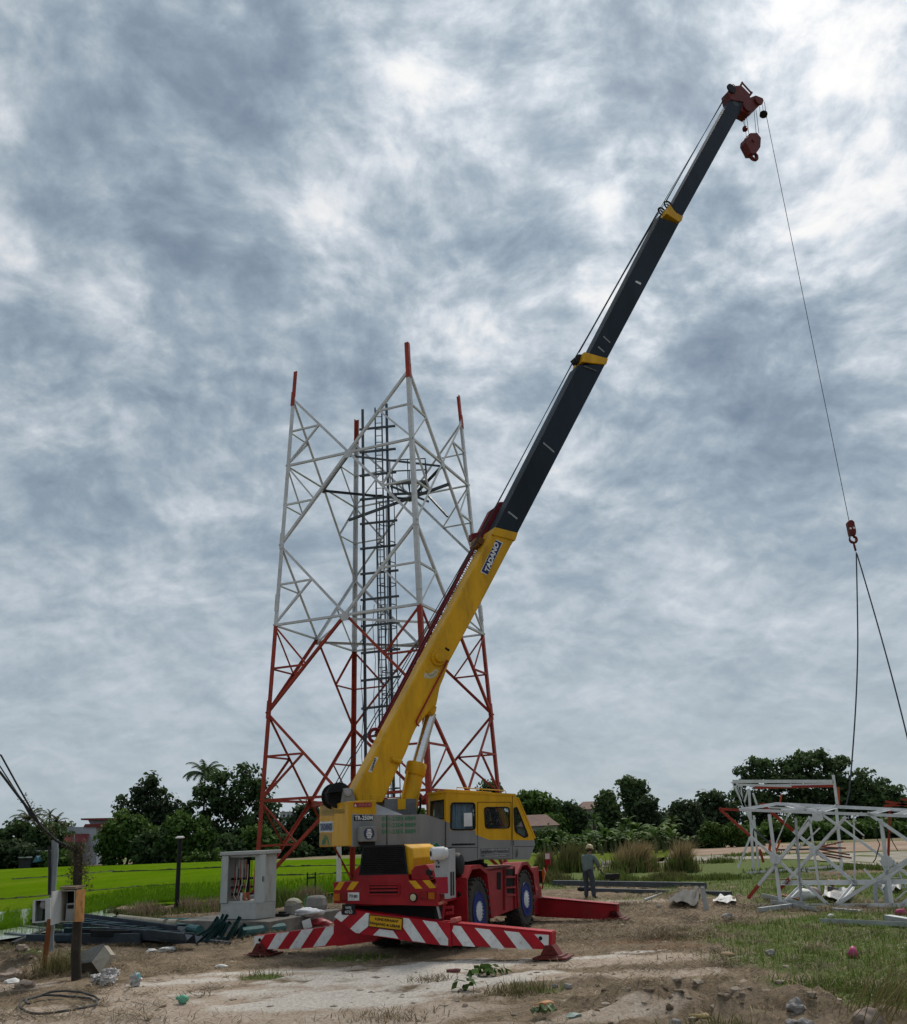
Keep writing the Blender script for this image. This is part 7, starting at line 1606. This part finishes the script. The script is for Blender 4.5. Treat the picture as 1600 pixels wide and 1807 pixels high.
# --- right belt
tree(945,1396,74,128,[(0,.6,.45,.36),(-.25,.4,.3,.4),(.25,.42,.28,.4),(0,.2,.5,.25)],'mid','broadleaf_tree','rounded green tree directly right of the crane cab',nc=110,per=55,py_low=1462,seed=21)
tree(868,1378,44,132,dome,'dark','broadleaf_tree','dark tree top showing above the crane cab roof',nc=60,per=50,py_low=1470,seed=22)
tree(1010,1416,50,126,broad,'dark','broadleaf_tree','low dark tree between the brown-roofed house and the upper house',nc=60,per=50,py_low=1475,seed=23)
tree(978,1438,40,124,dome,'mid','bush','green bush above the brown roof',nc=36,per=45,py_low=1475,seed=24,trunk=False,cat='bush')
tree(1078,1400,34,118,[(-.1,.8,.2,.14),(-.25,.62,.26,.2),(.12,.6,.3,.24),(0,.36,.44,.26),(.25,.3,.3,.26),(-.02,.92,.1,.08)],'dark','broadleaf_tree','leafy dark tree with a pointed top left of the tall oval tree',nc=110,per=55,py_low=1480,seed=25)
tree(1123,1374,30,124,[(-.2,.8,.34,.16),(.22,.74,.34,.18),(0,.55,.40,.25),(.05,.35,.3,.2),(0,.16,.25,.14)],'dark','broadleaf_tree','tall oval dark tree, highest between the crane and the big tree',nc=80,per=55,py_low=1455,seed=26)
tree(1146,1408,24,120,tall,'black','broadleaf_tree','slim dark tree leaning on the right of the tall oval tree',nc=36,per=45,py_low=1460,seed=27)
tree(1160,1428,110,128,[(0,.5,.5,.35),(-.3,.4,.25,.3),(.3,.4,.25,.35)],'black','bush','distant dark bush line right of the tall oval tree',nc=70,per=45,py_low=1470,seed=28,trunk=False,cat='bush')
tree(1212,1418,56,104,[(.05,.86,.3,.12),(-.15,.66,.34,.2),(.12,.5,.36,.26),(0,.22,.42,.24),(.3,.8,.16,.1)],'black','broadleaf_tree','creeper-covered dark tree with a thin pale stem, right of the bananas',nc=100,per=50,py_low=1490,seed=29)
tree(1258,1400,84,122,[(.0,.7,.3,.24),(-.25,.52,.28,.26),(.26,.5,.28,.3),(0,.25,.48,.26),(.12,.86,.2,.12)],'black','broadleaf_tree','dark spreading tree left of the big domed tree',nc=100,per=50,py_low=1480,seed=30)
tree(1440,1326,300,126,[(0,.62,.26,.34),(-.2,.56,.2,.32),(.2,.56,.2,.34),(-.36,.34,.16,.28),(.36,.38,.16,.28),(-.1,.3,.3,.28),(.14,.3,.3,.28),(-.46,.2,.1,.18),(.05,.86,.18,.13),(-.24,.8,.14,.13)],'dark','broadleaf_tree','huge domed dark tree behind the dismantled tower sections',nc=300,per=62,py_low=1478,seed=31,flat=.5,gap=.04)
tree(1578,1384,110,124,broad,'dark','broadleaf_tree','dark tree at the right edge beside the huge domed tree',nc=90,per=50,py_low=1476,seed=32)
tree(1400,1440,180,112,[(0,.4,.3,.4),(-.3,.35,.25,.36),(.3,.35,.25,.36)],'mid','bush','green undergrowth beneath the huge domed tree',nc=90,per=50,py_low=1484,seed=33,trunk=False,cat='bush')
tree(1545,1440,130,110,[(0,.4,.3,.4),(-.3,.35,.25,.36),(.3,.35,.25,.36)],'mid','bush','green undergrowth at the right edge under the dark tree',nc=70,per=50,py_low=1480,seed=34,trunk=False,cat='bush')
for i,(px,pt,w,lab) in enumerate(((1258,1452,44,'bright green shrub left of the dismantled frame, nearest the creeper tree'),(1292,1452,46,'bright green shrub right of the first one, beside the dismantled frame'),(1326,1462,36,'bright green shrub behind the dismantled frame\'s left post'))):
    tree(px,pt,w,98,dome,'light','bush',lab,nc=46,per=55,py_low=1493,seed=40+i,trunk=False,leaf=.3,cat='bush')
for i,(px,pt,w,k,lab) in enumerate(((972,1462,60,'light','green thicket right of the crane cab front'),(1010,1470,60,'mid','green thicket below the brown roof'),(1052,1466,56,'mid','green thicket left of the banana belt'),(1100,1462,60,'dark','dark thicket under the leafy pointed tree'),(1150,1462,60,'mid','green thicket among the bananas'),(1190,1466,44,'dark','dark thicket at the foot of the creeper tree'),(1240,1474,50,'black','black-green scrub right of the creeper tree'))):
    tree(px,pt,w,100+i%3*3,dome,k,'bush',lab,nc=50,per=50,py_low=1500,seed=50+i,trunk=False,leaf=.34,cat='bush')
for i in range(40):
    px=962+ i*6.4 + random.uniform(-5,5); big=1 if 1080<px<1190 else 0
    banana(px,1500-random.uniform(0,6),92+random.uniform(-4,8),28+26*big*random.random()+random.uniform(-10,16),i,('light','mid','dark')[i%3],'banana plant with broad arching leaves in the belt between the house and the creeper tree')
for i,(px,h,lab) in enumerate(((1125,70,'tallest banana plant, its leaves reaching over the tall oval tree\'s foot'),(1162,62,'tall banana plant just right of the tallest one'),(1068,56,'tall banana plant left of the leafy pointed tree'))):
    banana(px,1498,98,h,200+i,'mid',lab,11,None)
palm(1185,1452,100,24,'small palm with drooping fronds in front of the creeper tree',name='palm',seed=21,nf=13,leafk='light')
palm(1048,1445,104,22,'small palm rising from the thicket below the upper house',name='palm',seed=22,nf=12,leafk='mid')
# --- houses
roofm=paint('roof_brown',(.145,.085,.07),rough=.8,var=.25,dirt=.4,scale=1,bump=.5,bscale=3); roofr=paint('roof_red',(.20,.045,.045),rough=.7,var=.25,dirt=.3,scale=.8,bump=.4,bscale=3); wallw=paint('wall_pale',(.42,.45,.50),rough=.8,var=.12,dirt=.3,scale=.5); wallg=paint('wall_grey',(.27,.26,.24),rough=.85,var=.2,dirt=.4,scale=.5); winm=paint('window_dark',(.02,.025,.03),rough=.2,dirt=.1)
def house(px0,px1,py_eave,py_ridge,D,depth,mroof,mwall,label,wins=3,hip=.25):
    a,b_=aty(px0,py_eave,D),aty(px1,py_eave,D); zr_=aty((px0+px1)/2,py_ridge,D).z; ze=(a.z+b_.z)/2
    t=thing('house',label,'house',((a.x+b_.x)/2,D,0)); w_=b_.x-a.x; fr=Frame((a.x,D,0),(1,0,0),(0,1,0),(0,0,1))
    mb=MB(); mb.box(fr,(w_*.05,w_*.95),(.4,depth-.4),(0,ze)); mb.build('wall',mwall,t)
    mb=MB(); P=[fr.pt(0,0,ze),fr.pt(w_,0,ze),fr.pt(w_,depth,ze),fr.pt(0,depth,ze),fr.pt(w_*hip,depth/2,zr_),fr.pt(w_*(1-hip),depth/2,zr_)]
    mb.faces(P,[(0,1,5,4),(1,2,5),(2,3,4,5),(3,0,4),(0,3,2,1)]); mb.build('roof',mroof,t)
    for k in range(wins):
        x=w_*(.15+.7*(k+.5)/wins); mb=MB(); mb.box(fr,(x-.6,x+.6),(.34,.42),(max(.8,ze-1.9),ze-.6)); mb.build('window',winm,t)
    return t
house(915,988,1457,1436,118,9,roofm,wallg,'brown-roofed low house directly right of the crane cab')
house(1022,1078,1427,1412,150,10,roofm,paint('wall_cream',(.28,.27,.24),rough=.85,var=.2),'upper house with hipped brown roof and cream wall, left of the leafy pointed tree')
house(1202,1222,1432,1426,150,5,roofm,wallg,'tiny distant house roof between the bush line and the dark spreading tree',1)
# two-storey house at left with red roofs
D=185; hT=aty(140,1458,D); h=thing('house','pale two-storey house with red roofs behind the rounded green tree at left','house',(hT.x,D,0)); hp=lambda x,y,d=0: aty(x,y,D+d)
mb=MB(); mb.prism([hp(118,1459),hp(170,1459),hp(170,1530),hp(118,1530)],(0,8,0)); mb.build('wall',wallw,h)
mb=MB(); mb.prism([hp(155,1446,.5),hp(200,1446,.5),hp(200,1462,.5),hp(163,1462,.5)],(0,7,0)); mb.build('upper_wall',paint('wall_lilac',(.40,.38,.43),rough=.8,var=.1),h)
mb=MB(); mb.prism([hp(142,1444,-.5),hp(200,1443,-.5),hp(200,1447,-.5),hp(143,1447,-.5)],(0,9,0)); mb.prism([hp(150,1454,-.3),hp(200,1452,-.3),hp(200,1459,-.3),hp(147,1459,-.3)],(0,2,0)); mb.build('upper_roof',roofr,h)
mb=MB(); mb.prism([hp(119,1472,-.2),hp(157,1472,-.2),hp(152,1486,-2.5),hp(109,1486,-2.5)],(0,.3,.15)); mb.build('lower_roof',roofr,h)
for x in (125,140): 
    mb=MB(); mb.prism([hp(x,1490,-.1),hp(x+7,1490,-.1),hp(x+7,1502,-.1),hp(x,1502,-.1)],(0,.1,0)); mb.build('window',winm,h)
mb=MB(); mb.tube(hp(131,1485,-3),hp(132,1453,-3),.08,n=6); mb.build('aerial',galv,h)
# low sheds at the far left
def shed(px0,px1,pt,pb,D,m,mr,lab,slope=2):
    a=aty(px0,pb,D); t=thing('shed',lab,'shed',((aty(px0,pb,D).x+aty(px1,pb,D).x)/2,D,0)); mb=MB(); P=[aty(px0,pt+slope,D),aty(px1,pt+slope,D)]
    mb.prism([P[0],P[1],Vector((P[1].x,D,-.1)),Vector((P[0].x,D,-.1))],(0,4,0)); mb.build('wall',m,t)
    mb=MB(); mb.prism([aty(px0-2,pt+slope,D-.6),aty(px1+2,pt+slope-.5,D-.6),aty(px1+2,pt,D+4.5),aty(px0-2,pt,D+4.5)],(0,0,.15)); mb.build('roof',mr,t); return t
shed(34,55,1512,1524,168,MATS['window_dark'],paint('zinc',(.36,.38,.40),rough=.5,metal=.2,var=.2),'small zinc-roofed shed at the paddy edge, far left')
shed(60,92,1501,1522,172,paint('shed_dark',(.05,.055,.06),rough=.9,var=.3),MATS['zinc'],'longer zinc-roofed shed behind the small one at far left')
shed(30,48,1500,1512,180,paint('shed_brown',(.06,.04,.03),rough=.9,var=.3),paint('shed_roof_dark',(.10,.09,.08),rough=.8),'brown shed behind the zinc-roofed sheds at far left')
q=aty(62,1520,166); mb=MB(); mb.prism([aty(57,1522,166),aty(64,1510,166),aty(70,1520,166)],(0,1.5,0)); solo(mb,'tarpaulin',paint('tarp_blue',(.06,.16,.22),rough=.6,var=.3),'blue tarpaulin tent between the sheds at far left','tarpaulin',(q.x,166,0))
# white building far behind
D=260; wb=thing('building','long white building with a curved gable far behind the lattice tower','building',(aty(505,1440,D).x,D,0)); hp=lambda x,y: aty(x,y,D)
mb=MB(); mb.prism([hp(494,1445),hp(518,1445),hp(518,1433),hp(503,1433),hp(501,1430.5),hp(498,1430.5),hp(496,1433),hp(494,1433)],(0,8,0)); P=hp(494,1445); 
mb.prism([Vector((hp(494,1444).x,D+.2,-.1)),Vector((hp(518,1444).x,D+.2,-.1)),hp(518,1444)+Vector((0,.2,0)),hp(494,1444)+Vector((0,.2,0))],(0,7,0)); mb.build('wall',wallw,wb)
for x in (499,507,513):
    mb=MB(); mb.prism([hp(x,1437)-yr*.1,hp(x+4,1437)-yr*.1,hp(x+4,1441)-yr*.1,hp(x,1441)-yr*.1],(0,.05,0)); mb.build('window',winm,wb)
mb=MB(); mb.prism([hp(492,1434)-yr*.4,hp(520,1433)-yr*.4,hp(520,1431.6)-yr*.4,hp(492,1432.6)-yr*.4],(0,.3,0)); mb.build('cornice',wallg,wb)
# white post seen under the counterweight
q=onground(585+28,1575); qx=aty(611,1560,42); mb=MB(); mb.tube(Vector((qx.x-.32,42,0)),Vector((qx.x-.32,42,aty(611,1490,42).z)),.11,n=10); solo(mb,'white_pipe',pvc,'white upright pipe beside the red tower leg under the counterweight','pipe',(qx.x-.32,42,0),smooth=True)
# --- tall reeds
reed=leafmat('reed',(.05,.05,.018),(.40,.30,.155),trans=.3); reedg=leafmat('reed_green',(.03,.05,.011),(.17,.215,.055),trans=.3)
def reeds(px,py,D,w_px,h_px,seed,label,n=900,m=None,name='reed_clump',lean=.5,wind=.55,cat='reeds',wd=.05):
    b0=aty(px,py,D); W=(aty(px+w_px/2,py,D)-aty(px-w_px/2,py,D)).length; H=aty(px,py-h_px,D).z-b0.z; t=thing(name,label,cat,(b0.x,D,0)); r=np.random.default_rng(seed)
    L_=Leaves(seed); p=np.stack([b0.x+r.normal(size=n)*W*.22,D+r.normal(size=n)*W*.22,np.full(n,0.)],1)
    q_=np.hypot((p[:,0]-b0.x)/(W*.4),(p[:,1]-D)/(W*.4)); L_.blades(p,(H+b0.z)*1.0*np.clip(1.05-.45*q_**2,.3,1),wd*.8,lean,.55,dirs=np.tile([wind,0,0],(n,1))*r.random(n)[:,None]); L_.build('plumes' if m is None else 'blades',m or reed,t)
    L_=Leaves(seed+1); n2=n//2; p=np.stack([b0.x+r.normal(size=n2)*W*.25,D-.3+r.normal(size=n2)*W*.2,np.zeros(n2)],1); L_.blades(p,H*.5,wd*1.1,.4,.4); L_.build('green_base',reedg,t); return t
reeds(1118,1543,52,86,58,1,'wide clump of tall brown plumed reeds right of the worker',1500)
reeds(1200,1542,50,50,58,2,'narrower clump of tall brown plumed reeds left of the dismantled frame',1000)
reeds(1000,1532,56,70,46,3,'greener reed clump left of the worker, beside the crane front',900,leafmat('reed_mix',(.03,.04,.012),(.17,.16,.06)))
reeds(958,1538,54,40,40,4,'weedy reed clump at the crane front lamp',600,MATS['reed_mix'])
reeds(1270,1540,60,60,22,5,'low dark reed tuft left of the upright dismantled frame',500,reedg)
tuftm=leafmat('tuft',(.05,.05,.015),(.24,.22,.10),trans=.25); dryt=leafmat('dry_tuft',(.075,.055,.034),(.36,.285,.18),trans=.15)
def tuft(px,py,w,h,n,seed,label,m,name='grass_tuft',wd=.016,lean=.9,wind=0.0):
    q=onground(px,py); r=np.random.default_rng(seed); L_=Leaves(seed); p=np.stack([q.x+r.normal(size=n)*w*.35,q.y+r.normal(size=n)*w*.3,np.full(n,q.z-.02)],1); L_.blades(p,h*(1.25 if m is dryt else 1),wd*.85,lean*(1.5 if m is dryt else 1.1),.5,dirs=np.tile([wind,0,0],(n,1)),fl=.55 if m is dryt else .85)
    o=L_.build(name,m); M4=Matrix.Translation(q); o.data.transform(M4.inverted()); o.location=q; return tag(o,label,'grass tuft')
tuft(104,1710,.6,.5,420,1,'tall yellow-green grass tuft at the foot of the grey post',tuftm)
tuft(62,1722,.7,.3,260,2,'dark dry grass tuft in front of the rusty post',dryt)
tuft(20,1690,.7,.4,240,3,'green weed tuft at the left edge above the rubble',tuftm)
tuft(1560,1806,.9,.85,150,4,'tall dark grass sweeping over the bottom right corner',leafmat('tall_grass',(.06,.058,.02),(.27,.23,.095)),wd=.013,lean=.6,wind=.8)
tuft(1590,1765,.9,.35,300,5,'dense dark green grass tuft at the right edge',reedg)
tuft(1255,1768,.7,.22,260,6,'weed tuft on the lower right mound',tuftm)
tuft(1165,1758,.8,.28,420,7,'grey dry weed tuft on the rough heap at lower right',dryt)
tuft(915,1752,.6,.24,260,8,'green and dry grass tuft right of the leafy sprigs',tuftm)
tuft(680,1797,1.0,.16,320,9,'dry grass tuft at the bottom edge, middle of the track',dryt)
tuft(1185,1652,1.2,.25,420,10,'dark tangle of dry weeds on the mound right of the crane',dryt)
tuft(760,1730,.6,.2,160,11,'small dry grass patch on the white track',dryt)
tuft(1445,1745,1.0,.22,420,12,'dark green weed patch by the grey verge stones',reedg)
# vines on the timber post
L_=Leaves(77)
for k in range(20):
    f=k/20; c=aty(120+ (k%7)*5.0+f*12,1492+ (k*7)%70,qw.y-.15+.3*((k*13)%10)/10); L_.clump(c,(.13,.13,.22),55,.06,.4,aspect=4)
o=L_.build('creeper',leafmat('creeper',(.035,.03,.014),(.17,.14,.065))); o.data.transform(Matrix.Translation(tw).inverted()); o.location=tw; tag(o,'dry tangled creeper hanging over the top of the timber post','creeper')
L_=Leaves(78)
for k in range(16):
    c=aty(42+k*3.4+((k*5)%4),1412+k*4.6-((k*7)%9),qw.y-.1); L_.clump(c,(.13,.1,.13),14,.05,.4,aspect=3)
o=L_.build('creeper',MATS['creeper']); q=aty(70,1450,qw.y-.1); o.data.transform(Matrix.Translation(q).inverted()); o.location=q; tag(o,'sparse dry creeper climbing along the overhead cables','creeper')
# leafy sprigs fallen on the track
for i,(px,py,w,n,lab) in enumerate(((858,1722,.42,40,'bunch of fallen green leaves on the white track, the larger one'),(819,1749,.24,14,'smaller bunch of fallen leaves in front of the larger one'))):
    q=onground(px,py); L_=Leaves(90+i); L_.clump(q+UP*.09,(w,w*.7,.08),n,.20,.35,aspect=2.0,up=.8)
    o=L_.build('leafy_sprig',LM['mid']); o.data.transform(Matrix.Translation(q).inverted()); o.location=q; tag(o,lab,'leaves')
# bush mound by the field at left, dry heap by the slab
tree(205,1606,44,34.5,[(0,.4,.45,.5),(.3,.2,.4,.3)],'olive','bush','small dark rounded shrub at the near paddy edge',nc=40,per=70,py_low=1636,seed=61,trunk=False,leaf=.14,cat='bush')
reeds(375,1612,36,110,30,31,'dry brown weeds on the bank left of the grey cabinet',700,dryt,'weed_clump',.6,0,'weeds',.03)
reeds(545,1588,38,90,26,32,'dry brown weeds on the bank between the cabinet and the crane',800,dryt,'weed_clump',.6,0,'weeds',.03)
reeds(268,1630,33,70,14,33,'low dry weeds behind the left scrap pile',400,dryt,'weed_clump',.7,0,'weeds',.025)
reeds(30,1650,30,70,20,34,'sparse dry weeds at the water edge, far left',260,dryt,'weed_clump',.5,0,'weeds',.025)
for i,(px,py,D,w_,h_,n_,m_,lab) in enumerate(((255,1612,35,100,22,700,dryt,'dry weeds on the low mound between the timber post and the lamp post'),(330,1606,36,70,24,500,dryt,'dry weeds on the bank beside the lamp post'),(440,1600,36,90,22,500,dryt,'dry weeds behind the grey cabinet'),(500,1590,37,80,24,600,reedg,'greenish weeds right of the grey cabinet by the slab'),(980,1556,44,80,22,500,MATS['reed_mix'],'low weeds right of the crane front outrigger'),(1085,1552,44,90,18,600,reedg,'low green weeds around the iron stand'),(1180,1556,43,110,20,700,MATS['reed_mix'],'low olive weeds behind the galvanised beams'),(1270,1560,42,90,20,600,reedg,'low green weeds left of the upright frame'),(1380,1552,46,110,18,600,reedg,'low green weeds at the foot of the upright frame'),(1490,1550,46,110,20,700,reedg,'low green weeds right of the upright frame'),(1570,1556,44,80,22,600,MATS['reed_mix'],'low weeds at the right edge behind the fallen section'),(1330,1518,70,120,14,600,reedg,'green verge weeds on the near side of the dirt road'),(1430,1508,90,60,12,300,reedg,'lone green weed patch on the pale verge'))):
    reeds(px,py,D,w_,h_,60+i,lab,n_,m_,'weed_clump',.6,0,'weeds',.0011*D)
# --- ground cover: stuff
def scatter(n,seed,xr_,yr_,dens):
    r=np.random.default_rng(seed); x=r.uniform(*xr_,n); y=r.uniform(*yr_,n); i=np.clip(np.searchsorted(gx,x)-1,0,nx-2); j=np.clip(np.searchsorted(gy,y)-1,0,ny-2)
    u=r.random(n); keep=u<dens(j,i,x,y); x,y,i,j=x[keep],y[keep],i[keep],j[keep]
    fu=(x-gx[i])/(gx[i+1]-gx[i]); fv=(y-gy[j])/(gy[j+1]-gy[j])
    z=(Z[j,i]*(1-fu)+Z[j,i+1]*fu)*(1-fv)+(Z[j+1,i]*(1-fu)+Z[j+1,i+1]*fu)*fv
    return np.stack([x,y,z-.01],1),i,j
inframe=lambda x,y: np.abs(x)<y*.56+1
strawm=leafmat('straw',(.12,.085,.052),(.50,.385,.245),trans=.1,rough=.9)
p,i,j=scatter(270000,1,(-16,19),(12,44),lambda j,i,x,y: inframe(x,y)*np.clip(1-sand[j,i]*.80-green[j,i]*.45-whiteA[j,i]*.9,0,1)*np.clip((n_mid[j,i]-.30)*3.4,.10,1)*np.clip(1.35-y/36,.2,1))
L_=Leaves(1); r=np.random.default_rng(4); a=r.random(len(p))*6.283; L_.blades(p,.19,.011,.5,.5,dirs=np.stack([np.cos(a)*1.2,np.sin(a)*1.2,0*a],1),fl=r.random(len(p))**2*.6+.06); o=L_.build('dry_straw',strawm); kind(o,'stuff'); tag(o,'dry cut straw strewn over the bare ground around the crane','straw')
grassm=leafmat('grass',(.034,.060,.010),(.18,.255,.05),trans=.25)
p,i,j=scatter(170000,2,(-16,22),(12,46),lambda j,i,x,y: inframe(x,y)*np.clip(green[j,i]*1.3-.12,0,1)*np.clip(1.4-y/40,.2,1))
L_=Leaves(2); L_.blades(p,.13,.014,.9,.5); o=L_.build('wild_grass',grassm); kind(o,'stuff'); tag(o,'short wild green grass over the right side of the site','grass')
p,i,j=scatter(40000,3,(-14,16),(12,34),lambda j,i,x,y: inframe(x,y)*np.clip(.22+.4*rust[j,i]+heap[j,i]*4.0,0,1))
mb=MB(); r=np.random.default_rng(8); V=[];Fc=[];T=[]
bm_=bmesh.new(); bmesh.ops.create_icosphere(bm_,subdivisions=1,radius=1); ico=np.array([tuple(v.co) for v in bm_.verts]); fi=[tuple(v.index for v in f.verts) for f in bm_.faces]; bm_.free()
for q in p:
    hq=heap[min(max(np.searchsorted(gy,q[1])-1,0),ny-2),min(max(np.searchsorted(gx,q[0])-1,0),nx-2)]; s_=.008+(.055+.025*min(1,hq*6))*r.random()**(5-2.5*min(1,hq*6)); k=len(V); sq=np.array([.8+.6*r.random(),.8+.6*r.random(),.45+.3*r.random()]); V+=[tuple(q+v*sq*s_*(.6+.7*r.random())) for v in ico]; T+=[float(np.clip(r.normal()*.22+.42,0,1))]*20; Fc+=[tuple(t+k for t in f) for f in fi]
mb.v=V; mb.f=Fc; mb.mi=[0]*len(Fc); mb.t=T; o=mb.build('pebbles',leafmat('clod',(.085,.058,.036),(.50,.43,.35),trans=0,rough=.95),recalc=False,tint=True); kind(o,'stuff'); tag(o,'scattered small stones and clods of earth','pebbles')
# matted heaps of cut weeds lying in the straw: part of the same litter
p2,i,j=scatter(3600,9,(-12,15),(13,34),lambda j,i,x,y: inframe(x,y)*np.clip(.55-sand[j,i]*.35-green[j,i]*.4-whiteA[j,i]*.6+heap[j,i]*2,0,1)*np.clip((n_big[j,i]-.36)*4,.1,1))
L_=Leaves(31); r=np.random.default_rng(32)
for q in p2[:620]:
    n=int(r.integers(40,110)); sp_=r.uniform(.15,.5); P=np.stack([q[0]+r.normal(size=n)*sp_,q[1]+r.normal(size=n)*sp_*.7,np.full(n,q[2])+r.random(n)*.10*np.exp(-r.random(n))],1); a=r.random(n)*6.283
    L_.blades(P,.24,.012,.5,r.uniform(.1,.5),dirs=np.stack([np.cos(a)*1.2,np.sin(a)*1.2,0*a],1),fl=.35)
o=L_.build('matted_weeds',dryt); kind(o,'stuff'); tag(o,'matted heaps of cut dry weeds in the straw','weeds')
# young rice along the near paddy edge and thin rows in the water
ricem=leafmat('rice_blade',(.055,.125,.003),(.125,.235,.008),trans=.25)
r=np.random.default_rng(21); P=[]
for a,b_ in zip(rice_edge,rice_edge[1:]):
    if a[0]>1000: break
    n=2200
    t=r.random(n); d=r.random(n)**1.7*30
    for tt,dd in zip(t,d):
        px=a[0]+(b_[0]-a[0])*tt; py=a[1]+(b_[1]-a[1])*tt; q=atz(px,py-dd,RH-.06); P.append((q.x,q.y,q.z))
P=np.array(P); L_=Leaves(21); L_.blades(P,.26,.03,.5,.5); o=L_.build('rice_plants',ricem); kind(o,'stuff'); tag(o,'young bright green rice at the near edge of the paddy','rice')
n=1000; P=[]
for k in range(n):
    q=atz(r.uniform(-20,190),r.uniform(1604,1650),.17); P.append((q.x,q.y,q.z))
L_=Leaves(22); L_.blades(np.array(P),.22,.012,.5,.4); o=L_.build('flooded_rice',ricem); kind(o,'stuff'); tag(o,'sparse thin rice seedlings in the shallow water at far left','rice')
bpy.context.view_layer.update()
